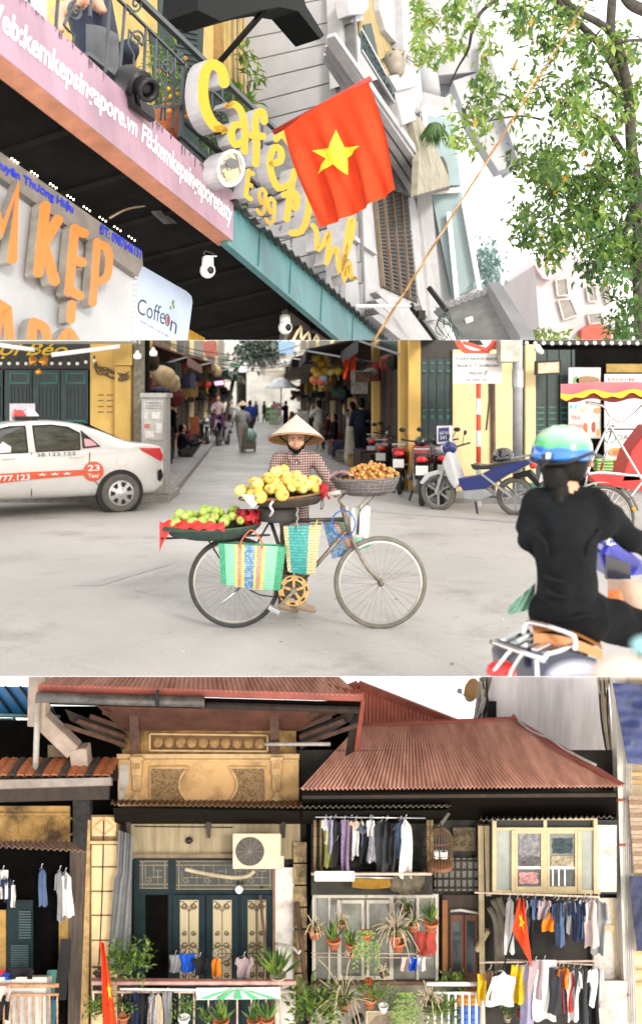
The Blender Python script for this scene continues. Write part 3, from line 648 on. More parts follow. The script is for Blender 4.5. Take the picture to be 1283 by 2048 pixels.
mb=MB(); mb.lathe([(.2,0),(.2,1.1)],14,P(862,190,19.6),EU); mb.build('column',m_far,g1,smooth=True)
mb=MB(); mb.bar(P(840,205,18),P(905,222,18),.4,.3); mb.build('ledge',m_far,g1)
m_glassb=mat('pale_glass',C(180,208,216,.46),.25,var=.15,scale=.8)
gt=block('glass_tower','pale blue glazed building next to the white shuttered house',[(846,208),(910,222),(925,400),(958,580),(940,640),(880,650),(850,480),(836,380)],17,.4,mat('tower_white',C(220,230,235,.48),.6,var=.08,scale=1))
for px in ([(852,230),(905,240),(920,370),(868,372)],[(862,388),(922,385),(950,560),(905,600)],[(900,450),(934,440),(955,572),(918,590)]):
    win_on(gt,px,16.9-.03*(px[0][0]%4),m_glassb,'glass_panel')
for a_,b_ in [((925,400),(958,580)),((862,384),(924,380)),((845,215),(868,375)),((896,425),(914,612))]:
    mb=MB(); mb.bar(P(*a_,16.7),P(*b_,16.7),.08,.08); mb.build('mullion',M_WHITE,gt)
mb=MB(); mb.prism([P(u,v,16.5) for u,v in [(832,380),(862,384),(890,690),(850,700),(838,560)]],V((0,.4,0))); mb.build('corner_pier',m_wplas,gt)
cp=block('ornate_canopy','grey ornate concrete canopy with a carved edge below the glazed building',[(880,612),(985,575),(992,584),(895,628)],9,.6,m_far2,'canopy')
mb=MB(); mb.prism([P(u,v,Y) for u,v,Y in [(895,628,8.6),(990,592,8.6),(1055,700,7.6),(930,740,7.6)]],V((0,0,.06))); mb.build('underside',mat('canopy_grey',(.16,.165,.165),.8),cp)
mb=MB(); mb.bar(P(985,578,8.6),P(1052,690,7.4),.12,.14); mb.build('edge',m_far2,cp)
for i in range(7):
    c=P(890+i*13,614-i*4.6,8.55); mb=MB(); mb.tube([c+V((cos(k*.8)*.012*(9-k)*.5,-.01,sin(k*.8)*.012*(9-k)*.5)) for k in range(9)],.008,5); mb.build('carved_scroll',m_wplas,cp)
for i in range(9):
    c=P(989+i*7,585+i*12,8.5-i*.12); mb=MB(); mb.ball(c+V((.02,-.02,0)),.035,6,5); mb.build('carved_bead',m_wplas,cp)
win_on(cp,[(930,636),(944,632),(950,660),(934,662)],8.2,M_WHITE,'lamp_panel')
fb=block('pink_white_apartment','far white apartment house with pink gable and brown windows',[(1068,530),(1110,490),(1170,520),(1215,560),(1232,690),(1080,690)],30,6,mat('far_white',C(235,225,228,.52),.8,var=.06,scale=1))
for px in ([(1115,600),(1140,598),(1154,630),(1126,640)],[(1110,560),(1132,556),(1136,590),(1114,592)],[(1172,574),(1190,572),(1194,602),(1176,604)],[(1174,628),(1200,624),(1206,645),(1178,648)],[(1205,570),(1214,566),(1222,600),(1212,606)]):
    win_on(fb,px,29.9,mat('far_window',C(150,145,140,.6),.4),'window',mat('far_frame',C(225,212,205,.7),.6))
mb=MB(); mb.prism([P(u,v,29.5) for u,v in [(1162,660),(1180,648),(1215,652),(1228,700),(1162,700)]],V((0,2,0))); mb.build('roof',mat('far_tile',C(220,110,90,.5),.8),fb)
mb=MB(); mb.prism([P(u,v,29.6) for u,v in [(1068,530),(1112,486),(1135,500),(1100,560),(1085,556)]],V((0,.3,0))); mb.build('gable',mat('far_pink',C(235,205,210,.65),.8),fb)
# --- lamp arm, cables and the bamboo pole
la=T('street_lamp_arm','white lamp arm with a black flood light head by the shuttered window','lamp',TP(745,612,.2))
mb=MB(); mb.tube([TP(712,612,.1),TP(826,612,.35)],.022,8); mb.build('arm',M_WHITE,la,smooth=True)
mb=MB(); mb.bar(TP(822,612,.35),TP(872,680,.4),.09,.06,EN); mb.build('head',M_BLACK,la,bevel=.008); mb=MB(); mb.box(TP(842,630,.42),(.1,.12,.12)); mb.build('junction_box',M_BLACK,la,bevel=.008)
mb=MB(); mb.tube(interp([TP(820,610,.36),TP(832,592,.38),TP(840,610,.38),TP(846,630,.4)]),.006,5); mb.build('wire',m_cable,la)
mb=MB(); mb.bar(P(857,575,8),P(893,622,7.9),.04); o=mb.build('black_rod',M_IRON); tag(o,'black iron rod sticking out below the pale glazed wall','rod')
wires=T('wire_tangle','tangle of dark wires and brackets under the carved canopy','wires',P(885,670,7.6))
for i in range(9):
    a_=P(rnd.uniform(868,900),rnd.uniform(610,640),7.6); b_=P(rnd.uniform(880,935),rnd.uniform(665,690),7.6); m_=a_.lerp(b_,.5)+rdir()*.06
    mb=MB(); mb.tube(interp([a_,m_,b_]),.005,5); mb.build('wire',m_cable if i%2 else mat('wire_green',(.05,.1,.08),.6),wires)
bp_=T('bamboo_pole','thin bamboo pole with yellow streamers slanting across the sky','pole',P(745,690,6))
mb=MB(); a_,b_=P(742,690,6.2),P(1180,-10,5.2); n_=40
mb.tube([a_.lerp(b_,t/n_)+V((0,0,.004*sin(t*1.7))) for t in range(n_+1)],[.0095-.005*t/n_ for t in range(n_+1)],7); mb.build('cane',m_bam,bp_,smooth=True)
mb=MB(); mb.tube([a_.lerp(b_,t/60)+V((.008*cos(t*1.1),.008*sin(t*1.1),0)) for t in range(0,36)],.003,5); mb.build('cord',mat('pink_cord',(.6,.42,.36),.7),bp_)
for (u,v) in [(1152,28),(1145,42),(1090,140),(1083,155),(1077,162),(1042,225),(1010,270),(985,315),(1060,200)]:
    t=(u-742)/438; c=a_.lerp(b_,t); mb=MB()
    for k in range(5):leaf(mb,c+rdir()*.015,rdir(),V((0,0,1)),.03,.016)
    mb.build('streamer',mat('ochre_leaf',(.5,.26,.04),.6),bp_)
# --- tree
tree=T('street_tree','leafy green street tree with dark branches filling the upper right','tree',P(1275,560,7.2))
m_bark=mat('bark',(.05,.042,.035),.9,var=.4,scale=18,bump=.6)
TY=7.4
def z6(x,y):return (800+x/2.656,y/2.656)
def z7(x,y):return (800+x/2.656,340+y/2.656)
limbs=[([(1283,690),(1276,560),(1274,400),(1262,300),(1256,190),(1233,88),(1220,60),(1226,-40)],.06,.04),([(1256,190),(1225,130),(1195,85),(1160,50),(1120,8),(1090,-30)],.055,.03),([(1233,88),(1215,60),(1195,45),(1150,20),(1120,-10)],.05,.03),([(1300,25),(1260,8),(1240,-20)],.07,.05),
         ([(1274,400),(1244,468),(1206,524),(1160,556)],.06,.02),([(1290,560),(1266,530),(1246,470),(1206,425)],.06,.02),([(1250,210),(1216,172),(1176,154)],.035,.012),([(1240,300),(1200,240),(1140,212),(1125,200)],.04,.015),
         ([(1020,-20),(965,20),(944,60),(935,100),(915,135),(898,172)],.025,.008),([(1060,10),(1015,20),(985,24)],.015,.006),([(1085,240),(1040,232),(985,240),(950,250)],.015,.006),([(960,170),(940,200),(925,225)],.012,.005),([(1160,120),(1175,90),(1200,60)],.02,.01),([(1283,80),(1250,82),(1216,92)],.02,.01),([(1283,440),(1250,450),(1180,480)],.03,.012),([(1120,430),(1180,395),(1230,380)],.02,.01)]
for i,(px,r0,r1) in enumerate(limbs):
    pts=interp([P(u,v,TY+.5*sin(i*1.3+k*.5)) if i else P(u,v,TY) for k,(u,v) in enumerate(px)],5); n_=len(pts)
    mb=MB(); mb.tube(pts,[(r0+(r1-r0)*k/(n_-1))*(.72 if i else.9) for k in range(n_)],9); mb.build('trunk' if i==0 else 'limb',m_bark,tree,smooth=True)
clumps=[]
def cl(u,v,rpx,n,w3=(0,0,1,2)):clumps.append((u,v,rpx,n,w3))
rr_=random.Random(3)
for k in range(70):cl(rr_.uniform(1040,1290),rr_.uniform(300,510),rr_.uniform(24,46),52,(0,0,1,1,2))
for k in range(16):cl(rr_.uniform(1160,1290),rr_.uniform(490,560),30,30,(0,1,1))
for k in range(50):cl(rr_.uniform(1080,1290),rr_.uniform(60,300),rr_.uniform(20,42),34,(0,0,1,2,2))
for k in range(22):cl(rr_.uniform(1020,1160),rr_.uniform(-10,60),rr_.uniform(18,34),20,(0,1,2))
for k in range(34):cl(rr_.uniform(940,1100),rr_.uniform(130,240),rr_.uniform(14,26),13,(0,1,2))
for k in range(34):cl(rr_.uniform(830,1000),rr_.uniform(-10,130),rr_.uniform(14,26),18,(0,2,2))
for k in range(16):cl(rr_.uniform(890,990),rr_.uniform(210,300),rr_.uniform(12,22),11,(0,2,2))
for k in range(22):cl(rr_.uniform(1215,1300),rr_.uniform(600,690),24,22,(0,1,1))
for k in range(8):cl(rr_.uniform(1060,1130),rr_.uniform(660,690),14,10,(0,2,2))
mb=MB()
for u,v,rp,n,w3 in clumps:
    Y=TY+rnd.uniform(-.9,.9); c=P(u,v,Y); R_=rp*Y/F; ax=rdir()
    for k in range(n):
        mb.cur=rnd.choice(w3) if rnd.random()>.008 else 3
        q_=c+rdir()*R_*(.35+.65*rnd.random()); leaf(mb,q_,rdir()+V((0,0,-.4))+ax*.4,V((0,0,1))+rdir()*.6,rnd.uniform(.055,.11),rnd.uniform(.025,.046),.12)
mb.build('crown',[M_LEAF1,M_LEAF2,M_LEAF3,mat('leaf_orange',(.55,.25,.03),.5)],tree)
ft_=T('far_tree','hazy bluish tree standing behind the pale glazed building','tree',P(975,590,24)); mb=MB()
mf=mat('leaf_far',C(165,195,195,.6),.8,var=.2,scale=2)  # distance haze is put into the pale blue leaf and trunk colour
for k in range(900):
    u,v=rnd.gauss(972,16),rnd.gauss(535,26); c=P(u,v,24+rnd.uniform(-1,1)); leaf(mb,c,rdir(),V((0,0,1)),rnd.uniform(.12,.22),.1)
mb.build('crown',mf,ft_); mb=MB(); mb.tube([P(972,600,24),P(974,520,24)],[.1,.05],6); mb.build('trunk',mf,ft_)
# ================================================================== MIDDLE PLACE: the street junction
STRIP='M'
def nodes_of(m):return m.node_tree.nodes,m.node_tree.links,m.node_tree.nodes['Principled BSDF']
def asphalt(name,base,dark):
    m=mat(name,base,.62,var=.0); n,l,b=nodes_of(m)
    t=n.new('ShaderNodeTexCoord');
    def nz(s,d=6,r=.6):x=n.new('ShaderNodeTexNoise'); x.inputs['Scale'].default_value=s; x.inputs['Detail'].default_value=d; x.inputs['Roughness'].default_value=r; l.new(t.outputs['Object'],x.inputs['Vector']); return x
    def ramp(a,c0,c1,p0,p1):r=n.new('ShaderNodeValToRGB'); r.color_ramp.elements[0].position=p0; r.color_ramp.elements[1].position=p1; r.color_ramp.elements[0].color=(*c0,1); r.color_ramp.elements[1].color=(*c1,1); l.new(a,r.inputs[0]); return r
    big=ramp(nz(.35).outputs[0],dark,base,.35,.65); fine=ramp(nz(60,3,.8).outputs[0],(.72,.72,.72),(1.1,1.1,1.1),.3,.7)
    mm=n.new('ShaderNodeMixRGB'); mm.blend_type='MULTIPLY'; mm.inputs[0].default_value=1; l.new(big.outputs[0],mm.inputs[1]); l.new(fine.outputs[0],mm.inputs[2])
    vo=n.new('ShaderNodeTexVoronoi'); vo.feature='DISTANCE_TO_EDGE'; vo.inputs['Scale'].default_value=.55; wv=nz(2.2)
    mp=n.new('ShaderNodeVectorMath'); mp.operation='ADD'; sc=n.new('ShaderNodeVectorMath'); sc.operation='SCALE'; sc.inputs['Scale'].default_value=.5
    l.new(wv.outputs['Color'],sc.inputs[0]); l.new(t.outputs['Object'],mp.inputs[0]); l.new(sc.outputs[0],mp.inputs[1]); l.new(mp.outputs[0],vo.inputs['Vector'])
    cr=ramp(vo.outputs['Distance'],(.55,.55,.55),(1,1,1),.0,.012); m2=n.new('ShaderNodeMixRGB'); m2.blend_type='MULTIPLY'; m2.inputs[0].default_value=.22
    l.new(mm.outputs[0],m2.inputs[1]); l.new(cr.outputs[0],m2.inputs[2]); l.new(m2.outputs[0],b.inputs['Base Color'])
    st_=ramp(nz(1.1,8,.7).outputs[0],(.5,.49,.48),(1,1,1),.28,.46); m3=n.new('ShaderNodeMixRGB'); m3.blend_type='MULTIPLY'; m3.inputs[0].default_value=.7; l.new(m2.outputs[0],m3.inputs[1]); l.new(st_.outputs[0],m3.inputs[2]); l.new(m3.outputs[0],b.inputs['Base Color'])
    rr=ramp(nz(.8).outputs[0],(.42,.42,.42),(.72,.72,.72),.35,.65); l.new(rr.outputs[0],b.inputs['Roughness'])
    bp=n.new('ShaderNodeBump'); bp.inputs['Strength'].default_value=.25; bp.inputs['Distance'].default_value=.01; l.new(nz(120,2).outputs[0],bp.inputs['Height']); l.new(bp.outputs[0],b.inputs['Normal'])
    return m
def weave(name,c1,c2,cm,sx=90,vert=False,rough=.45):
    if name in MATS:return MATS[name]
    m=mat(name,c1,rough,var=0); n,l,b=nodes_of(m)
    t=n.new('ShaderNodeTexCoord'); s=n.new('ShaderNodeSeparateXYZ'); c=n.new('ShaderNodeCombineXYZ'); l.new(t.outputs['Object'],s.inputs[0])
    l.new(s.outputs[0],c.inputs[0]); l.new(s.outputs[2],c.inputs[1])
    k=n.new('ShaderNodeTexBrick'); k.inputs['Color1'].default_value=(*c1,1); k.inputs['Color2'].default_value=(*c2,1); k.inputs['Mortar'].default_value=(*cm,1)
    k.inputs['Scale'].default_value=sx; k.inputs['Mortar Size'].default_value=.09; k.inputs['Brick Width'].default_value=1; k.inputs['Row Height'].default_value=1; k.inputs['Mortar Smooth'].default_value=.4
    l.new(c.outputs[0],k.inputs['Vector']); l.new(k.outputs['Color'],b.inputs['Base Color'])
    bp=n.new('ShaderNodeBump'); bp.inputs['Strength'].default_value=.8; bp.inputs['Distance'].default_value=.004; bp.invert=True; l.new(k.outputs['Fac'],bp.inputs['Height']); l.new(bp.outputs[0],b.inputs['Normal'])
    return m
def plaid(name,c0,c1,c2,fx):
    m=mat(name,c0,.85,var=0); n,l,b=nodes_of(m); t=n.new('ShaderNodeTexCoord'); s=n.new('ShaderNodeSeparateXYZ'); l.new(t.outputs['Object'],s.inputs[0]); outs=[]
    for i in (0,2):
        a=n.new('ShaderNodeMath'); a.operation='MULTIPLY'; a.inputs[1].default_value=fx; l.new(s.outputs[i],a.inputs[0])
        f=n.new('ShaderNodeMath'); f.operation='FRACT'; l.new(a.outputs[0],f.inputs[0]); g=n.new('ShaderNodeMath'); g.operation='GREATER_THAN'; g.inputs[1].default_value=.5; l.new(f.outputs[0],g.inputs[0]); outs.append(g)
    ad=n.new('ShaderNodeMath'); ad.operation='ADD'; l.new(outs[0].outputs[0],ad.inputs[0]); l.new(outs[1].outputs[0],ad.inputs[1]); h=n.new('ShaderNodeMath'); h.operation='MULTIPLY'; h.inputs[1].default_value=.5; l.new(ad.outputs[0],h.inputs[0])
    r=n.new('ShaderNodeValToRGB'); r.color_ramp.elements[0].color=(*c0,1); r.color_ramp.elements[1].color=(*c2,1); e=r.color_ramp.elements.new(.5); e.color=(*c1,1); l.new(h.outputs[0],r.inputs[0]); l.new(r.outputs[0],b.inputs['Base Color'])
    return m
# --- street surface
m_road=asphalt('road_asphalt',(.43,.41,.395),(.34,.325,.31))
mb=MB(); mb.quad((-9,5.2,0),(9,5.2,0),(9,22,0),(-9,22,0)); mb.quad((-9,22,0),(9,22,0),(9,160,0),(-20,160,0)); road=st('road',mb,m_road)
m_pave=asphalt('pavement_grey',(.38,.365,.36),(.29,.28,.28))
VPX=-.0786
def LX(Y):return-2.55+VPX*Y
def RX(Y):return 2.41-.05*Y
def kerbstones(x0,y0,x1,y1,hh,depth,name):
    mb=MB(); d=(V((x1,y1,0))-V((x0,y0,0))); L=d.length; d.normalize(); s_=V((-d.y,d.x,0))*depth
    o=st(name,MB().prism([V((x0,y0,hh-.004)),V((x1,y1,hh-.004)),V((x1,y1,hh-.004))+s_,V((x0,y0,hh-.004))+s_],V((0,0,-hh+.008))),m_pave)
    n_=int(L/1.0); u_=s_.normalized()
    for i in range(min(n_,14)):
        a=V((x0,y0,hh/2))+d*(L*i/n_+.01)+u_*.05; b=V((x0,y0,hh/2))+d*(L*(i+1)/n_-.01)+u_*.05
        mb=MB(); mb.bar(a,b,.14,hh+.006); k=mb.build('kerb_stone',mat('kerb_concrete',(.3,.28,.27),.8,var=.25,scale=8),o)
    return o
kerbstones(LX(15.0)+1.2,15.0,LX(40)+1.2,40,.12,1.4,'pavement_left')
kerbstones(-8,14.9,LX(15)+1.2,15.0,.12,1.3,'pavement_left_front')
kerbstones(8.5,14.2,1.9,15.6,.1,-2.2,'pavement_right') if 0 else None
mb=MB(); mb.prism([(1.35,16,.0),(1.95,14.9,0),(9,13.7,0),(9,18,0),(1.4,18,0)],(0,0,.08)); st('pavement_right',mb,m_pave)
# gutter line and patches in the asphalt
m_patch=asphalt('road_patch',(.36,.35,.35),(.3,.295,.295))
mb=MB(); mb.quad(P(740,1020,GY(1020))+V((0,0,.004)),P(1283,1062,GY(1062))+V((0,0,.004)),P(1283,1066,GY(1066))+V((0,0,.004)),P(740,1023,GY(1023))+V((0,0,.004))); st('gutter_seam',mb,m_patch)
mb=MB(); mb.prism([P(u,v,GY(v))+V((0,0,.004)) for u,v in [(150,1172),(330,1128),(340,1130),(200,1172)]],V((0,0,-.001))); st('road_seam',mb,m_patch)
lt=MB(); lr_=random.Random(11)
for k in range(90):
    v=lr_.uniform(960,1340); u=lr_.uniform(300,1050) if k%3 else lr_.uniform(720,1050); c=P(u,min(v,1060) if k%3==0 else v,GY(min(v,1060) if k%3==0 else v))+V((0,0,.006)); a=lr_.uniform(0,6); s_=lr_.uniform(.006,.02); lt.cur=k%3; lt.quad(c+V((cos(a),sin(a),0))*s_,c+V((-sin(a),cos(a),.3))*s_*.6,c-V((cos(a),sin(a),0))*s_,c-V((-sin(a),cos(a),0))*s_*.6)
st('litter',lt,[mat('litter_leaf',(.1,.08,.04),.9),mat('litter_paper',(.6,.58,.55),.8),mat('litter_dark',(.06,.055,.05),.9)],'stuff')
# ------------------------------------------------------------------ left shop with green doors
WY=16.2
def W(u,v,d=0):return P(u,v,WY-d)
def wbox(name,u0,v0,u1,v1,d0,d1,m,par=None,**k):  # box on a wall facing the camera, d0..d1 metres proud of it
    Yb=WY-d0; a=[P(u0,v1,Yb),P(u1,v1,Yb),P(u1,v0,Yb),P(u0,v0,Yb)]; e=V((0,d0-d1,0)); mb=MB(); mb.hexa([p+e for p in a],a); return mb.build(name,m,par,**k)
m_yel=mat('ochre_paint',C(240,198,112,.68),.8,var=.18,scale=2.2,stretch=(1,1,.4))
m_yel2=mat('cream_ochre',C(248,228,172,.68),.8,var=.12,scale=2)
m_green=mat('dark_green_wood',(.016,.035,.036),.5,var=.3,scale=8)
m_gteal=mat('teal_moulding',(.02,.16,.13),.5,var=.2)
ls=T('green_door_shop','ochre shop front with dark green panelled doors behind the taxi','building',W(100,990))
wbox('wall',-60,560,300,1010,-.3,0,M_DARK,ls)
wbox('header',-60,560,240,740,0,.06,mat('header_black',(.02,.018,.015),.6),ls)
for i,u in enumerate((-42,16,72,128)):
    d_=wbox('door_leaf',u-4,738,u+50,1000,0,.06,m_green,ls)
    for (v0,v1) in ((747,766),(772,835),(842,900)):
        a,b,c,e=W(u+6,v0,.065),W(u+42,v0,.065),W(u+42,v1,.065),W(u+6,v1,.065); mm=m_gteal if v0!=772 else mat('door_rib',(.01,.02,.022),.5)
        for p,q in ((a,b),(b,c),(c,e),(e,a)):mb=MB(); mb.bar(p,q,.02,.025,(0,1,0)); mb.build('moulding',mm,d_)
    for j in range(4):
        mb=MB(); uu=u+12+j*8; mb.bar(W(uu,776,.065),W(uu,832,.065),.03,.02,(0,1,0)); mb.build('door_slat',mat('door_rib',None),d_)
wbox('wall_pier',183,560,238,1000,0,.08,m_yel,ls); wbox('pillar',237,733,268,1000,0,.28,m_yel,ls); wbox('pillar_capital',233,560,272,732,0,.34,m_yel,ls)
for i,(v,w_) in enumerate([(790,40),(800,34),(811,36),(822,30),(838,40),(848,30)]):text_quad('stencil','tel 0912 345 %d'%(610+i*7),W(196,v,.08),W(196+w_,v+1,.08),W(196+w_,v+5,.08),W(196,v+4,.08),mat('stencil_ink',(.12,.09,.05),.8),ls) if 0 else None
mb=MB()
for v in (789,800,812,823):
    for k in range(2):mb.quad(W(196+k*18,v,.084),W(196+k*18+12,v,.084),W(196+k*18+12,v+2,.084),W(196+k*18,v+2.4,.084))
o=mb.build('worn_stencil',mat('stencil_ink',(.12,.09,.05),.8),ls); o['kind']='stuff'
text_quad('header_lettering','Lợi Béo',W(-28,684,.07),W(136,686,.07),W(136,718,.07),W(-28,718,.07),mat('gold_paint',C(235,190,20,.6),.4),ls,shear=.4,bold=.015)
wbox('awning_frame',-60,681,281,688,.5,1.3,M_WHITE,ls)
nt_=wbox('paper_notice',20,807,71,841,.09,.1,mat('paper',(.62,.58,.64),.7,var=.1)); tag(nt_,'white paper notice pinned to the green doors above the taxi','notice')
text_quad('print','Phung Quan',W(27,818,.104),W(66,818,.104),W(66,826,.104),W(27,826,.104),mat('ink',(.05,.05,.08),.7),nt_,shear=.2)
def lightbar(label,a,b,r=.03):
    t=T('fluorescent_tube',label,'light',a); mb=MB(); mb.tube([a,b],r,8); mb.build('tube',mat('lamp_white',(.8,.8,.8),.4,var=0),t,smooth=True); mb=MB(); mb.bar(a+V((0,0,r)),b+V((0,0,r)),.05,.03); mb.build('fitting',M_WHITE,t)
lightbar('white fluorescent tube slanting over the left end of the green doors',P(-20,688,15),P(70,701,15)); lightbar('white fluorescent tube slanting beside the ochre pillar',P(104,711,15),P(240,694,15))
bell=T('bell_ornament','golden bell ornament hanging above the green doors','ornament',P(77,745,15.3))
for u,v,a in ((67,722,.5),(88,722,-.5)):
    mb=MB(); c=P(u,v,15.3); mb.lathe([(.02,.09),(.05,.07),(.07,0),(.1,-.05)],12,c,(-sin(a),0,cos(a)),capt=True); mb.build('bell',mat('gold_orange',(.6,.28,.03),.3,.6),bell,smooth=True)
mb=MB(); mb.ball(P(78,744,15.3),.055,10,8); mb.build('bauble',mat('gold_orange',None),bell,smooth=True); mb=MB(); mb.tube([P(77,690,15.3),P(77,775,15.3)],.006,5); mb.build('cord',m_cable,bell)
for i in range(12):
    u=2+i*17; v=727+(0 if i<10 else (i-9)*-3); t=T('string_bulb','white globe bulb on the string over the green doors, %s from the photo edge'%ORD[i],'bulb',P(u,v,15.4),'bulbs on the string over the green doors'); mb=MB(); mb.ball(P(u,v,15.4),.032,8,6); mb.build('globe',mat('lamp_white',None),t,smooth=True); mb=MB(); mb.lathe([(.016,0),(.016,.05)],6,P(u,v,15.4)+V((0,0,.03))); mb.build('cap',M_BLACK,t)
def bulb(label,u,v,Y,s):
    t=T('hanging_bulb',label,'bulb',P(u,v,Y)); mb=MB(); c=P(u,v,Y); mb.lathe([(s*.25,s*1.5),(s*.45,s*.9),(s*.95,s*.5),(s,-.2*s),(s*.85,-s*.6),(s*.5,-s*.7)],12,c); mb.build('globe',M_WHITE,t,smooth=True); mb=MB(); mb.tube([c+V((0,0,s*1.5)),c+V((0,0,s*6))],.012,5); mb.build('flex',m_cable,t)
bulb('white hanging bulb in front of the ochre pillar',275,713,14.5,.065); bulb('white hanging bulb over the utility cabinet',307,707,14.5,.065)
vine2=T('dry_vine','dry brown vine creeping across the ochre pillar','plant',W(235,760));
for i in range(9):
    a=W(186+rnd.uniform(0,8),722+rnd.uniform(0,12),.12); pts=[a]
    for k in range(5):pts.append(W(196+k*15+rnd.uniform(-4,4),740+k*4+rnd.uniform(-8,10)-(k>3)*8,.12 if k<3 else.32))
    mb=MB(); mb.tube(interp(pts,3),.009,5); mb.build('stem',mat('dry_stem',(.12,.08,.05),.9),vine2)
np_=wbox('narrow_notice_post',270,560,290,1000,.2,.3,mat('poster_grey',C(175,165,150,.5),.8,var=.4,scale=14)); tag(np_,'narrow grey post covered in torn stickers beside the ochre pillar','post')
# utility cabinet
cab=T('utility_cabinet','tall grey utility cabinet with posters behind the taxi boot','cabinet',P(309,1000,15.1))
a=[P(283,1002,15.2),P(331,1002,15.2),P(331,793,15.2),P(283,793,15.2)]
mb=MB(); mb.hexa(a,[p+V((0,.5,0)) for p in a]); mb.build('case',mat('cabinet_grey',C(208,206,202,.6),.7,var=.18,scale=5),cab)
a=[P(280,795,15.15),P(334,795,15.15),P(334,786,15.15),P(280,786,15.15)]; mb=MB(); mb.hexa(a,[p+V((0,.6,0)) for p in a]); mb.build('lid',mat('cabinet_grey',None),cab,bevel=.01)
mb=MB(); mb.quad(P(287,800,15.18),P(327,800,15.18),P(327,880,15.18),P(287,880,15.18)); mb.build('door',mat('cabinet_door',C(215,214,210,.62),.7,var=.15,scale=9),cab)
for k,(u,v,w_,h_) in enumerate([(289,826,8,12),(304,824,16,14),(289,848,10,8),(291,862,18,14),(312,846,12,20)]):
    mb=MB(); mb.prism([P(u,v,15.17),P(u+w_,v,15.17),P(u+w_,v+h_,15.17),P(u,v+h_,15.17)],V((0,.004,0))); mb.build('poster',mat('post%d'%k,[(.5,.5,.5),(.62,.62,.6),(.5,.12,.08),(.6,.58,.55),(.62,.6,.6)][k],.7,var=.2,scale=20),cab)
for v in (798+6,806+4,815):
    text_quad('print','Thong bao dien luc',P(291,v,15.18),P(324,v,15.18),P(324,v+4,15.18),P(291,v+4,15.18),mat('ink',None),cab)
mb=MB(); mb.bar(P(283,918,15.18),P(331,918,15.18),.03,.02); mb.build('seam',M_GREYMET,cab)
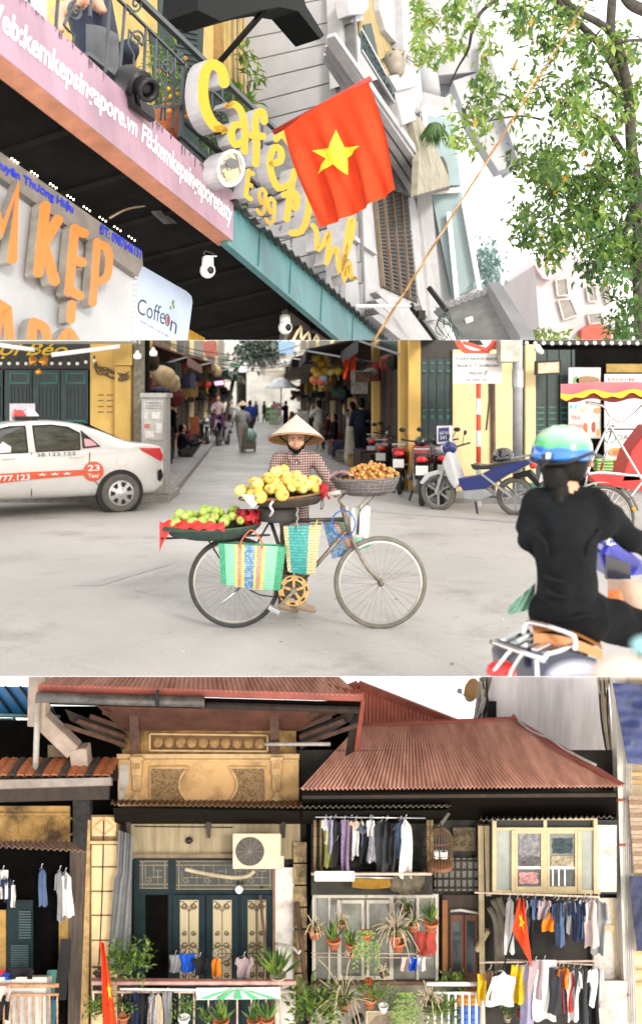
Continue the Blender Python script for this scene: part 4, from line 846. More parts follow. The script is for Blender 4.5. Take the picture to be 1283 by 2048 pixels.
# ------------------------------------------------------------------ taxi
def car():
    yaw=radians(28); hd=V((-cos(yaw),-sin(yaw),0)); sd=V((sin(yaw)*-1,0,0)); sd=V((hd.y*-1*-1,0,0))
    lf=V((-hd.y*1,hd.x*1,0)); lf=lf if lf.y<0 else-lf  # side facing the camera
    ra=P(239,1023,GY(1023)); org=ra-hd*.72-lf*.78; org.z=0
    def Cp(x,y,z):return org+hd*x+lf*y+V((0,0,z))
    t=T('taxi','silver taxi sedan with red stripe parked before the green doors','car',org+hd*2)
    top=[(0,.93),(.06,1.0),(.35,1.03),(.55,1.06),(.85,1.22),(1.2,1.345),(1.6,1.4),(2.0,1.405),(2.4,1.36),(2.8,1.16),(3.1,.97),(3.6,.88),(3.9,.74),(4.0,.6)]
    def topz(x):
        for (a,za),(b,zb) in zip(top,top[1:]):
            if a<=x<=b:return za+(zb-za)*(x-a)/(b-a)
        return top[-1][1]
    def bz(x):return min(topz(x)-.02,.99-.045*x)
    def wid(x):return.84-.16*max(0,(.5-x)/.5)**2-.2*max(0,(x-3.3)/.7)**2
    def sy(x,z):  # half width at a height
        w_=wid(x); b=bz(x); tz=topz(x)
        if z>b:return w_*.97-(w_*.97-.58)*(z-b)/max(.02,tz-.05-b) if tz-b>.1 else w_*.95
        if z>.6:return w_-.02*(z-.6)/(b-.6)
        return w_-.05*(.6-z)/.4
    mb=MB(); xs=[0,.04,.12,.25,.42,.6,.8,1.0,1.25,1.5,1.8,2.1,2.4,2.7,3.0,3.3,3.6,3.85,3.97,4.0]; rings=[]
    for x in xs:
        b=bz(x); tz=topz(x); zb=.24 if.1<x<3.9 else.34; h=tz-b
        ys=[(.5,zb),(sy(x,.3)-.04,zb),(sy(x,.36),.36),(sy(x,.6),.6),(sy(x,b-.06),b-.06),(sy(x,b),b),(max(.3,sy(x,b+h*.55)),b+h*.55),(max(.28,sy(x,tz-.05)) if h>.1 else sy(x,b)*.93,tz-.03 if h>.1 else tz-.008),((.36,tz) if h>.1 else (sy(x,b)*.6,tz+.004))]
        rings.append([Cp(x,y,z) for y,z in ys]+[Cp(x,-y,z) for y,z in reversed(ys)])
    n=len(rings[0]); base=0
    for r in rings:mb.v+=r
    for i in range(len(rings)-1):
        for k in range(n):mb.f.append([i*n+k,i*n+(k+1)%n,(i+1)*n+(k+1)%n,(i+1)*n+k]); mb.mi.append(0)
    mb.f.append(list(range(n))); mb.f.append(list(range(len(rings)*n-1,(len(rings)-1)*n-1,-1))); mb.mi+=[0,0]
    m_sil=mat('silver_paint',C(230,229,227,.74),.28,.1,var=.04,coat=.5)
    mb.build('body',m_sil,t,smooth=True,sub=1)
    def sp_(x,z,o=.012):return Cp(x,sy(x,z)+o,z)
    def panel(name,pts,m,o=.012,par=t,th=.01):
        mb=MB(); mb.prism([sp_(x,z,o) for x,z in pts],lf*-th); return mb.build(name,m,par)
    mgl=mat('car_glass',(.012,.016,.018),.05,var=0,col2=(.06,.07,.075),scale=3,stretch=(1,1,4),spec=.9)
    for nm,pts in (('window',[(1.32,.965),(1.95,.95),(1.97,1.32),(1.7,1.325),(1.46,1.29),(1.3,1.2)]),('window',[(2.07,.945),(3.0,.905),(2.75,1.12),(2.5,1.26),(2.3,1.31),(2.08,1.32)]),('quarter_window',[(1.02,1.0),(1.27,.985),(1.27,1.235)])):
        o=panel(nm,pts,mgl,.014);
        mb=MB(); mb.tube([sp_(x,z,.016) for x,z in pts],.012,5,closed=True); mb.build('window_trim',M_BLACK,o)
    panel('window_sticker',[(1.05,1.02),(1.24,1.0),(1.24,1.12),(1.1,1.1)],mat('sticker_pink',(.6,.3,.35),.5),.02)
    panel('door_pillar',[(1.97,.94),(2.06,.94),(2.06,1.33),(1.98,1.33)],m_sil,.02)
    for pts in ([(2.02,.3),(2.02,.93)],[(1.05,.42),(1.2,.6),(1.18,.92)],[(3.05,.3),(3.08,.9)]):
        mb=MB(); mb.tube([sp_(x,z,.006) for x,z in pts],.006,5); mb.build('door_seam',M_BLACK,t)
    for x in (1.28,2.25):mb=MB(); mb.bar(sp_(x,.87,.03),sp_(x+.2,.86,.03),.025,.03); mb.build('door_handle',m_sil,t,bevel=.006)
    m_str=mat('taxi_red',(.62,.085,.03),.4,var=.05)
    panel('stripe',[(1.2,.66),(2.05,.655),(2.6,.64),(3.1,.63),(3.1,.47),(2.6,.5),(2.05,.545),(1.2,.585)],m_str,.012)
    c=(1.13,.63); panel('badge',[(c[0]+.15*cos(k*pi/12),c[1]+.15*sin(k*pi/12)) for k in range(24)],m_str,.02)
    panel('panel_badge',[(2.65,.64),(2.9,.64),(2.9,.82),(2.65,.8)],m_str,.012)
    mw=mat('taxi_print',(.75,.74,.72),.5,var=0)
    def tx(s,x0,x1,z0,z1,m=mw,dz=0,b=.02):text_quad('lettering',s,sp_(x0,z1+dz,.024),sp_(x1,z1,.024),sp_(x1,z0,.024),sp_(x0,z0+dz,.024),m,t,bold=b,nrm=lf)
    tx('23',1.22,1.04,.64,.73); tx('Taxi',1.22,1.06,.54,.6); tx('3.777.123',2.6,2.05,.545,.63,dz=-.01); tx('★ ★ ★',1.95,1.45,.595,.64); tx('TU',2.86,2.7,.68,.78)
    tx('38.123.123',1.95,1.4,.885,.935,mat('ink',None),-.01,.0)
    for ax in (.72,3.2):
        cc=Cp(ax,.78,.29); mb=MB()
        mb.lathe([(.355,-.05),(.355,.075),(.3,.08)],28,cc-lf*.02,lf,capb=True,capt=True); mb.build('wheel_arch',M_BLACK,t)
        wl=bpy.data.objects.new('wheel',None); COL.objects.link(wl); wl.parent=t; wl.location=cc-t.location; wl['strip']=STRIP
        mb=MB(); mb.lathe([(.2,.0),(.26,.0),(.285,.02),(.29,.06),(.285,.1),(.255,.12),(.2,.115)],30,cc,lf,capb=False,capt=False); mb.build('tyre',mat('dusty_tyre',(.1,.095,.085),.85,var=.25),wl,smooth=True)
        mb=MB(); mb.lathe([(.205,.1),(.19,.12),(.06,.115),(.045,.13)],30,cc,lf); mb.build('rim',M_STEEL if 0 else mat('hubcap',(.5,.5,.5),.35,.6,var=.1),wl,smooth=True)
        for k in range(7):
            a=2*pi*k/7; d1=hd*cos(a)+V((0,0,1))*sin(a); d2=hd*-sin(a)+V((0,0,1))*cos(a); mb=MB(); mb.prism([cc+lf*.121+d1*.1+d2*.02,cc+lf*.121+d1*.165+d2*.04,cc+lf*.121+d1*.165-d2*.04,cc+lf*.121+d1*.1-d2*.02],lf*.004); mb.build('hub_slot',M_BLACK,wl)
    m_tl=mat('tail_lamp',(.5,.02,.02),.2,var=.1); panel('tail_light',[(.0,.82),(.06,.95),(.42,.965),(.38,.92),(.12,.78),(.03,.74)],m_tl,.018)
    tl2=panel('fuel_cap',[(.7+.085*cos(k*pi/8),.79+.085*sin(k*pi/8)) for k in range(16)],m_sil,.012)
    panel('bumper_vent',[(.0,.5),(.04,.62),(.1,.6),(.1,.46),(.05,.42)],M_BLACK,.02)
    # roof lamp
    b0=Cp(2.0,.15,1.4); rl=bpy.data.objects.new('roof_light',None); COL.objects.link(rl); rl.parent=t; rl.location=b0-t.location; rl['strip']=STRIP
    mb=MB(); mb.box(b0+V((0,0,.02)),(.34,.25,.05),Rz(yaw)); mb.build('base',M_BLACK,rl)
    for s_,m_ in ((-.1,mat('lamp_white',None)),(.1,mat('lamp_red',(.6,.05,.05),.3))):
        mb=MB(); pts=[b0+hd*(s_-.1)+V((0,0,.05)),b0+hd*(s_+.1)+V((0,0,.05)),b0+hd*(s_+(.08 if s_<0 else.06))+V((0,0,.15)),b0+hd*(s_-(.06 if s_>0 else.02))+V((0,0,.15))]; mb.prism([p+lf*.12 for p in pts],lf*-.24); mb.build('lamp',m_,rl,bevel=.02)
    # wing mirror and driver
    mb=MB(); mb.ball(Cp(2.85,.93,.92),(.1,.08,.075),10,8); mb.build('wing_mirror',m_sil,t,smooth=True)
    mb=MB(); mb.quad(Cp(.62,.5,1.09),Cp(1.14,.46,1.345),Cp(1.14,-.46,1.345),Cp(.62,-.5,1.09)); mb.build('rear_window',mgl,t)
    return t
car()
# ------------------------------------------------------------------ people
def human(label,loc,h,yaw,cols,pose='stand',vox=.03,la=None,ra=None,hat=None,cat='person',hair=True,skirt=None,group=None):
    """cols = shirt, trousers, shoes; yaw = direction the person faces, measured from +y (away from the camera)"""
    loc=V(loc); R=Rz(yaw); mats=[mat_c(c) for c in cols]+[M_SKIN,M_HAIR]
    def L(x,y,z):return loc+R@V((x*h,y*h,z*h))
    hz=.52; lean=0
    pr=[]
    if pose=='squat':hz=.13
    if pose=='sit':hz=.27
    dz=hz-.52
    def tor(x,y,z):return L(x,y+lean*(z-.52),z+dz)
    pr+=[(tor(-.035,0,.53),tor(.035,0,.53),.085,.085,1),(tor(0,0,.56),tor(0,.0,.66),.082,.08,0),(tor(0,0,.66),tor(0,0,.76),.085,.085,0),(tor(-.07,0,.785),tor(.07,0,.785),.058,.058,0),(tor(0,0,.8),tor(0,.005,.87),.035,.03,3),
           (tor(0,.012,.915),tor(0,.008,.945),.05,.055,3)]
    if hair:pr+=[(tor(0,-.01,.945),tor(0,-.012,.95),.06,.058,4),(tor(0,-.03,.91),tor(0,-.03,.93),.045,.05,4)]
    pr+=[(tor(0,.06,.91),tor(0,.066,.9),.01,.011,3),(tor(-.054,.0,.92),tor(-.054,.0,.925),.012,.012,3),(tor(.054,.0,.92),tor(.054,.0,.925),.012,.012,3)]
    for s,kn,an in ((-1,None,None),(1,None,None)):
        hip=tor(.048*s,0,.52)
        if pose in ('squat',):knee=L(.08*s,.24,.26); ank=L(.075*s,.1,.045)
        elif pose=='sit':knee=L(.06*s,.24,.28); ank=L(.06*s,.22,.045)
        elif pose=='walk':knee=L(.045*s,.06*s,.28); ank=L(.045*s,.11*s-.03,.05)
        elif pose=='ride':knee=L(.1*s,.22,.5); ank=L(.1*s,.2,.26)
        else:knee=L(.055*s,.01,.28); ank=L(.06*s,0,.045)
        pr+=[(hip,knee,.068,.046,1),(knee,ank,.044,.03,1),(ank+R@V((0,-.02*h,-.012*h)),ank+R@V((0,.085*h,-.022*h)),.024,.02,2)]
        arm=la if s<0 else ra
        sh=tor(.112*s,0,.785)
        if arm:el,hd=tor(arm[0][0]*s,arm[0][1],arm[0][2]),tor(arm[1][0]*s,arm[1][1],arm[1][2])
        else:el,hd=tor(.14*s,-.01,.61),tor(.14*s,.03,.47)
        pr+=[(sh,el,.04,.033,0),(el,el.lerp(hd,.9),.031,.022,0 if not (skirt=='bare') else 3),(hd,hd+(hd-el).normalized()*.05*h,.021,.016,3)]
        d_=(hd-el).normalized(); sx_=R@V((s,0,0));
        for k in range(3):pr.append((hd+(hd-el).normalized()*.04*h,hd+d_*.085*h+sx_*(.012*(k-1))*h,.009,.006,3))
        pr.append((hd,hd+d_*.04*h-sx_*.022*h+R@V((0,.012*h,0)),.009,.007,3))
    if skirt=='long':pr+=[(tor(0,0,.5),L(0,0,.12),.09,.12,0)]
    pr=[(a,b,c*h,d*h,e) for a,b,c,d,e in pr]
    t=person('person',label,pr,mats,vox,loc,cat,group)
    if hat:
        mb=MB(); c=tor(0,0,.955); mb.lathe([(.13*h,0),(.125*h,.01*h),(.002,.1*h)],20,c,capb=True,capt=False); mb.build('conical_hat',mat_c(hat),t)
    return t
def mat_c(c):return c if not isinstance(c,tuple) else mat('cloth_%d_%d_%d'%tuple(int(x*255) for x in c),tuple(x*.8 for x in c),.9,var=.2,scale=12,spec=.12)
CAMYAW=pi
PHOTO=((.15,.08,.68),(.04,.13,.88))
blk,nvy,wht,gry,dgr=(.012,.012,.014),(.014,.018,.035),(.6,.58,.55),(.25,.25,.25),(.06,.06,.065)
human('squatting person in dark jacket and grey trousers by the cabinet',P(365,922,GY(922)),1.68,-pi/2+.3,(nvy,(.12,.12,.12),(.45,.43,.4)),'squat',.03,((.15,.1,.7),(.1,.3,.72)),((.16,.12,.66),(.1,.32,.7)))
human('person in black standing beside the utility cabinet',P(340,926,GY(926)),1.72,-.8,(blk,dgr,(.05,.05,.05)),'stand',.03,((.15,.06,.64),(.02,.13,.72)),None)
human('man in navy suit with his back turned in the street',P(722,936,GY(936)),1.74,.15,((.016,.022,.045),(.012,.014,.02),(.02,.02,.02)),'stand',.03,((.15,.05,.62),(.03,.12,.62)),((.15,.05,.62),(.03,.12,.62)))
human('woman in long cream dress with raised arm beside the suited man',P(702,930,GY(930)),1.66,1.2,((.5,.45,.36),(.5,.45,.36),(.4,.35,.3)),'stand',.03,((.2,.05,.82),(.12,.08,.92)),None,skirt='long')
human('dark haired person standing behind the couple by the shop',P(712,925,GY(925)),1.78,pi,(blk,blk,blk),'stand',.035)
human('person in white shirt holding up a camera in the street',P(636,905,GY(905)),1.7,.8,(wht,(.5,.47,.4),(.5,.5,.5)),'walk',.035,PHOTO,PHOTO)
human('woman in black holding up a phone far along the street',P(571,862,GY(862)),1.68,.9,(blk,blk,blk),'stand',.05,PHOTO,PHOTO)
human('person in dark clothes seated by the right hand shops',P(668,900,GY(900)),1.65,pi/2,(blk,nvy,blk),'sit',.04)
human('street vendor in grey clothes and conical hat pushing a cart',P(485,907,GY(907)),1.6,.1,((.33,.33,.33),(.3,.27,.24),(.55,.3,.3)),'walk',.035,((.15,.1,.66),(.1,.22,.6)),((.15,.1,.66),(.1,.22,.6)),hat=(.5,.4,.28))
human('person in blue jacket walking ahead of the vendor',P(500,880,GY(880)),1.7,.1,((.02,.04,.25),dgr,blk),'walk',.05)
human('person in white top walking with one arm raised',P(478,878,GY(878)),1.7,.2,((.55,.55,.58),gry,blk),'walk',.05,((.2,.1,.8),(.15,.15,.95)),None)
for i,(u,v,c,p_) in enumerate([(548,852,(.3,.05,.05),'stand'),(528,848,(.08,.08,.09),'walk'),(462,868,(.35,.33,.3),'stand'),(598,866,(.05,.06,.1),'sit'),(656,892,(.1,.02,.02),'sit'),(512,846,(.1,.1,.2),'walk')]):
    human(['person in red far along the right row','person in grey walking at the far end of the lane','person in a pale top standing by the left bikes','person in slate blue sitting by the far right shops','person in maroon sitting beside the seated one in dark clothes','person in blue grey walking far down the lane'][i],P(u,v,GY(v)),1.66,i*1.1,(c,dgr,blk),p_,.06)
# vendor's hand cart
ct=T('hand_cart','small hand cart with a pale green load pushed by the vendor','cart',P(497,905,29.5)); c=P(497,890,29.5)
mb=MB(); mb.box(c,(.45,.6,.25)); mb.build('tray',mat('cart_wood',(.2,.17,.12),.8),ct,bevel=.02); mb=MB(); mb.ball(c+V((0,0,.3)),(.27,.3,.25),12,8); mb.build('load',mat('mint_sack',(.3,.5,.42),.7),ct,smooth=True)
for s in (-.2,.2):mb=MB(); mb.lathe([(.13,-.02),(.13,.02)],14,V((c.x+s,c.y,.13)),(1,0,0)); mb.build('wheel',M_RUBBER,ct)
mb=MB(); mb.bar(c+V((-.2,-.3,0)),c+V((-.2,-.6,.35)),.03); mb.bar(c+V((.2,-.3,0)),c+V((.2,-.6,.35)),.03); mb.build('handle',M_GREYMET,ct)
# ------------------------------------------------------------------ motorbikes
def wheel_parts(t,c,ax,r,m_tyre,w_=.05,spokes=6,m_rim=None):
    wl=bpy.data.objects.new('wheel',None); COL.objects.link(wl); wl.parent=t; wl.location=c-parent_world(t); wl['strip']=STRIP
    ax=V(ax).normalized(); mb=MB(); mb.lathe([(r*.76,-w_*.8),(r*.9,-w_),(r,-w_*.4),(r,w_*.4),(r*.9,w_),(r*.76,w_*.8)],26,c,ax,capb=False,capt=False); mb.build('tyre',m_tyre,wl,smooth=True)
    x=V((0,0,1)); y=ax.cross(x).normalized(); mb=MB(); ring=[c+(x*cos(k*pi/12)+y*sin(k*pi/12))*r*.75 for k in range(24)]; mb.tube(ring,r*.05,6,closed=True)
    for k in range(spokes):a=2*pi*k/spokes; d=x*cos(a)+y*sin(a); mb.bar(c+d*r*.1,c+d*r*.74,r*.1,r*.06,ax)
    mb.lathe([(r*.16,-w_),(r*.16,w_)],10,c,ax); mb.build('rim',m_rim or mat('alloy',(.3,.3,.3),.4,.7,var=.1),wl)
def motorbike(label,loc,yaw,c1,c2,group='parked motorbikes',tilt=0,plate=True,detail=True,seatc=(.02,.02,.02),dust=False):
    """underbone motorbike, forward = local +y turned by yaw"""
    loc=V(loc); t=T('motorbike',label,'motorbike',loc,group); R=Rz(yaw)@Ry(tilt)
    def L(x,y,z):return loc+R@V((x,y,z))
    A=R@V((1,0,0)); m1,m2=mat_p(c1),mat_p(c2); mt=mat('dusty_tyre',None) if dust else M_RUBBER
    wheel_parts(t,L(0,.62,.29),A,.29,mt); wheel_parts(t,L(0,-.62,.29),A,.29,mt)
    def pan(name,prof,w_,m,bev=.015,x0=0):  # side profile given as (y, z), thickness w_
        mb=MB(); mb.prism([L(x0-w_/2,y,z) for y,z in prof],A*w_); return mb.build(name,m,t,bevel=bev)
    pan('leg_shield',[(.42,.92),(.36,.95),(.28,.7),(.2,.45),(.3,.36),(.4,.5),(.5,.75)],.3,m1,.04); pan('body_side',[(.3,.52),(-.1,.6),(-.35,.72),(-.85,.86),(-.9,.8),(-.5,.6),(-.2,.4),(.15,.35)],.26,m2)
    pan('seat',[(.05,.76),(-.15,.74),(-.45,.8),(-.75,.84),(-.78,.79),(-.4,.7),(.0,.67)],.24,mat_p(seatc),.03); pan('engine',[(.2,.42),(-.15,.42),(-.3,.3),(-.1,.2),(.15,.22)],.22,M_GREYMET)
    pan('rear_fender',[(-.6,.62),(-.85,.7),(-1.02,.5),(-.98,.44),(-.82,.6),(-.65,.56)],.13,M_BLACK); pan('front_fender',[(.4,.6),(.6,.64),(.8,.58),(.92,.42),(.86,.4),(.74,.52),(.6,.57),(.44,.54)],.12,m1)
    mb=MB(); mb.bar(L(.09,.42,.82),L(.09,.62,.29),.035); mb.bar(L(-.09,.42,.82),L(-.09,.62,.29),.035); mb.build('fork',M_GREYMET,t)
    mb=MB(); mb.tube([L(-.34,.22,1.03),L(-.2,.32,1.0),L(0,.36,.98),L(.2,.32,1.0),L(.34,.22,1.03)],.014,6); mb.build('handlebar',M_BLACK,t)
    mb=MB(); mb.ball(L(0,.42,.98),(.12,.12,.1),12,8,R); mb.build('headlight_cowl',m2,t,smooth=True); mb=MB(); mb.ball(L(0,.5,.97),(.085,.06,.07),12,8,R); mb.build('headlight',mat('lamp_lens',(.6,.6,.6),.1,var=0),t,smooth=True)
    for s in (-1,1):mb=MB(); mb.tube([L(.22*s,.3,1.0),L(.3*s,.3,1.16)],.006,5); mb.ball(L(.32*s,.29,1.19),(.06,.015,.04),8,6,R); mb.build('mirror',M_BLACK,t)
    mb=MB(); mb.ball(L(0,-.9,.76),(.1,.05,.05),10,6,R); mb.build('tail_light',mat('tail_lamp',None),t,smooth=True)
    mb=MB(); mb.box(L(0,-1.03,.6),(.19,.01,.15),R@Rx(.25)); mb.build('number_plate',mat('plate',(.6,.6,.58),.5,var=.05),t)
    mb=MB(); mb.tube([L(.16,.1,.22),L(.17,-.3,.24),L(.17,-.4,.28),L(.17,-.85,.36)],[.022,.022,.045,.045],8); mb.build('exhaust',M_GREYMET,t,smooth=True)
    mb=MB(); mb.bar(L(-.15,-.05,.2),L(-.2,-.1,.02),.025); mb.build('kickstand',M_BLACK,t); mb=MB(); mb.bar(L(-.13,-.15,.62),L(-.12,-.6,.3),.03); mb.bar(L(.13,-.15,.62),L(.12,-.6,.3),.03); mb.build('swing_arm',M_GREYMET,t)
    mb=MB(); mb.tube([L(-.1,-.6,.86),L(-.11,-.95,.93),L(.11,-.95,.93),L(.1,-.6,.86)],.013,6); mb.build('grab_rail',M_GREYMET,t)
    return t
def mat_p(c):return c if not isinstance(c,tuple) else mat('paint_%d_%d_%d'%tuple(int(x*999) for x in c),c,.3,var=.06,coat=.3)
RP,BP_,WP,KP,SV=(.2,.01,.012),(.01,.02,.13),(.45,.45,.46),(.009,.009,.01),(.16,.16,.165)
bb=motorbike('blue and white motorbike parked on the pavement with a black helmet on its seat',P(952,1026,13.65),radians(58),WP,BP_,tilt=-.06,dust=True)
# (its front wheel points left and a little away)
motorbike('dark red motorbike seen from behind with a white number plate',P(842,1003,GY(1003)),radians(-6),RP,KP,seatc=(.1,.008,.01)); motorbike('red and silver motorbike parked between the suited man and the dark red one',P(806,984,GY(984)),radians(-10),KP,RP)
motorbike('red motorbike parked nearest the suited man',P(775,966,GY(966)),radians(-12),RP,SV); motorbike('black motorbike parked at the shop steps behind the fruit bicycle',P(758,945,GY(945)),radians(-14),KP,SV)
motorbike('black motorbike squeezed between the dark red one and the grey one',P(862,996,GY(996)+.5),radians(4),KP,KP); motorbike('black and red motorbike behind the dark red one',P(824,978,GY(978)),radians(-14),KP,RP); motorbike('dark grey motorbike behind the row near the yellow pillar',P(790,958,GY(958)),radians(-4),SV,KP)
motorbike('grey motorbike parked next to the blue and white one',P(878,1000,GY(1000)),radians(-4),SV,KP)
motorbike('black motorbike parked on the left of the street',P(410,893,GY(893)),pi+.25,KP,SV); motorbike('black motorbike with white lamp standing behind the squatting person',P(446,893,GY(893)+1),pi-.15,KP,WP); motorbike('grey motorbike parked far along the left shops',P(425,872,GY(872)),pi+.3,SV,KP)
motorbike('motorbike under an orange cover far along the street',P(590,862,GY(862)),.5,(.4,.1,.02),KP); motorbike('pale motorbike parked far along the right shops',P(615,868,GY(868)),.6,WP,KP)
human('person in pink and purple sitting on the left hand motorbike',P(436,893,GY(893)+.6)+V((0,0,.28)),1.62,pi+.1,((.55,.4,.42),(.12,.04,.12),(.5,.2,.25)),'ride',.04,((.15,.1,.66),(.12,.24,.62)),((.15,.1,.66),(.12,.24,.62)))
hel=T('black_helmet','shiny black helmet resting on the blue and white motorbike','helmet',P(1006,930,13.9)); c=P(1006,917,13.9)
mb=MB(); mb.lathe([(.165,-.06),(.175,.0),(.16,.08),(.1,.15),(.01,.172)],18,c,sx=1,capb=True); mb.build('shell',mat('gloss_black',(.02,.02,.022),.12,var=0,coat=1),hel,smooth=True); mb=MB(); mb.tube([c+V((cos(k*pi/8)*.17,-abs(sin(k*pi/8))*.17,-.06)) for k in range(17)],.012,6); mb.build('edge_trim',M_GREYMET,hel)
# ------------------------------------------------------------------ left hand row of shops along the street
def alongL(Y,out,z):return V((LX(Y)+out,Y,z))
def alongR(Y,out,z):return V((RX(Y)-out,Y,z))
def row_shop(side,label,Y0,Y1,m_wall,m_open,aw=None,awz=2.7,awout=1.2,cat='building',pil=None,sheet=True,hgt=9):
    f_=alongL if side=='L' else alongR; t=T('shop_house',label,cat,f_((Y0+Y1)/2,0,0),'shop houses along the street')
    mb=MB(); mb.hexa([f_(Y0,-.4,0),f_(Y1,-.4,0),f_(Y1,0,0),f_(Y0,0,0)],[f_(Y0,-.4,hgt),f_(Y1,-.4,hgt),f_(Y1,0,hgt),f_(Y0,0,hgt)]); mb.build('wall',m_wall,t)
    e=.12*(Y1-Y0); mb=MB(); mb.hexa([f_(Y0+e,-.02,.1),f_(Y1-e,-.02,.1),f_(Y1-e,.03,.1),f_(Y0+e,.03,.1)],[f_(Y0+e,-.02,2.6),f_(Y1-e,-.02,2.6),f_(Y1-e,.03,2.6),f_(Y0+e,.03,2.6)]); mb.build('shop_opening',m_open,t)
    for k in range(3):
        y=Y0+e+(Y1-Y0-2*e)*(k+.5)/3; mb=MB(); mb.bar(f_(y,.05,.1),f_(y,.05,2.6),.09,.05); mb.build('door_post',mat('post_brown',(.09,.05,.03),.7),t)
    mb=MB(); mb.hexa([f_(Y0-.1,0,0),f_(Y0+.25,0,0),f_(Y0+.25,.16,0),f_(Y0-.1,.16,0)],[f_(Y0-.1,0,hgt),f_(Y0+.25,0,hgt),f_(Y0+.25,.16,hgt),f_(Y0-.1,.16,hgt)]); mb.build('pillar',pil or m_yel2,t)
    gr_=random.Random(int(Y0*10)+(side=='R')); kk=.06*(Y1-Y0)
    for k in range(16):  # goods set out and hung up before the shop
        y=gr_.uniform(Y0+.3,Y1-.2); hi_=gr_.random()<.6; z=gr_.uniform(1.7,2.5) if hi_ else gr_.uniform(.15,.5); o_=gr_.uniform(.15,.9 if hi_ else.7); c=gr_.choice([(.1,.02,.015),(.05,.03,.02),(.02,.02,.02),(.25,.16,.05),(.15,.14,.12),(.03,.05,.04),(.2,.05,.03),(.3,.28,.25),(.03,.03,.06)])
        mb=MB(); sx_,sz_=gr_.uniform(.12,.4)+kk*.2,gr_.uniform(.15,.5)
        if hi_ and k%2:mb.ball(f_(y,o_,z),(sx_*.5,sx_*.6,sz_*.5),8,6)
        else:mb.box(f_(y,o_,z if hi_ else sz_/2+.12),(sx_,sx_*1.4,sz_),Rz(gr_.uniform(-.4,.4)))
        mb.build('goods',mat('goods_%d'%int(c[0]*1000+c[1]*377+c[2]*91),c,.8,var=.5,scale=7,spec=.2),t)
    if aw:
        mb=MB(); mb.hexa([f_(Y0,.0,awz+.35),f_(Y1,.0,awz+.35),f_(Y1,awout,awz),f_(Y0,awout,awz)],[f_(Y0,.0,awz+.39),f_(Y1,.0,awz+.39),f_(Y1,awout,awz+.04),f_(Y0,awout,awz+.04)]); mb.build('awning',aw,t)
        for k in range(2):y=Y0+(Y1-Y0)*k; mb=MB(); mb.bar(f_(y,0,awz-.3),f_(y,awout,awz),.04); mb.build('awning_arm',M_GREYMET,t)
        mb=MB(); mb.grid(lambda s,q_:f_(Y0+(Y1-Y0)*s,awout+.01,awz+.03-.22*q_-.03*abs(sin(s*14))),28,1); mb.build('valance',aw,t)
    return t
m_aw1,m_aw2,m_aw3=mat('awning_green',(.03,.1,.06),.7),mat('awning_black',(.014,.014,.015),.8,var=.3,spec=.2),mat('awning_beige',(.35,.3,.22),.8)
m_w1,m_w2,m_w3=mat('wall_tan',C(150,122,82,.4),.85,var=.3,scale=1.5),mat('wall_grey',(.09,.085,.08),.85,var=.3,scale=1.5),mat('wall_cream',(.2,.18,.15),.85,var=.25,scale=1.5)
m_op=mat('shop_dark',(.008,.007,.006),.8,var=.5,scale=3); m_op_haze=mat('shop_haze',(.06,.052,.045),.8,var=.6,scale=2); m_op2=mat('shop_brown',(.03,.016,.01),.8,var=.5,scale=3)  # openings of the far shops get a paler colour standing for haze
row_shop('L','tan shop with dark front behind the utility cabinet',16.6,22,m_w2,m_op,None,pil=mat('pole_grey',(.2,.19,.17),.8)); row_shop('L','ochre shop with brown doors past the cabinet',22,29,m_w1,m_op2,mat('awning_rust',(.14,.06,.04),.8),2.75,1.0,pil=m_yel)
row_shop('L','grey shop with red goods on the left row',29,38,m_w2,m_op,mat('awning_rust',None),2.9,1.3); row_shop('L','shop with green awning on the left row',38,50,m_w3,m_op_haze,m_aw1,3.0,1.6); row_shop('L','pale shop with green awning near the end of the left row',50,66,m_w3,m_op_haze,m_aw1,3.2,1.8); row_shop('L','last dim shop of the left row',66,90,m_w3,m_op_haze,m_aw3,3.4,2)
row_shop('R','dark timber shop at the corner with yellow pillars',16.4,21,m_green,m_op,m_aw2,2.78,.9,pil=m_yel); row_shop('R','shop with red banners and dark awning on the right row',21,28,m_w1,m_op,m_aw2,2.85,1.7,pil=m_yel); row_shop('R','brown shop with golden decorations on the right row',28,37,m_w1,m_op2,m_aw2,3.0,1.9,pil=m_yel)
row_shop('R','shop with pale parasol on the right row',37,50,m_w3,m_op_haze,m_aw3,3.1,2.0); row_shop('R','beige awning shop near the end of the right row',50,66,m_w3,m_op_haze,m_aw3,3.2,2); row_shop('R','last dim shop of the right row',66,90,m_w3,m_op_haze,m_aw3,3.4,2)
eb=T('end_building','hazy pale buildings closing the far end of the street','building',(-8,95,0)); mb=MB(); mb.box((-4.7,100,4),(6.8,4,8)); mb.build('wall',mat('hazy_wall',(.42,.41,.38),.9,var=.4,scale=.5),eb)  # haze at the lane end is put into the pale wall colour
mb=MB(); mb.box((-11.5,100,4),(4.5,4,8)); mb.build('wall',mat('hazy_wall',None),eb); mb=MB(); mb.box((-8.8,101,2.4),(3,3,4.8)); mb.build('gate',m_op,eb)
for k in range(4):mb=MB(); mb.box((-7.5+k*1.3,97.9,6-(k%2)),(.7,.1,1.0)); mb.build('window',mat('far_window',None),eb)
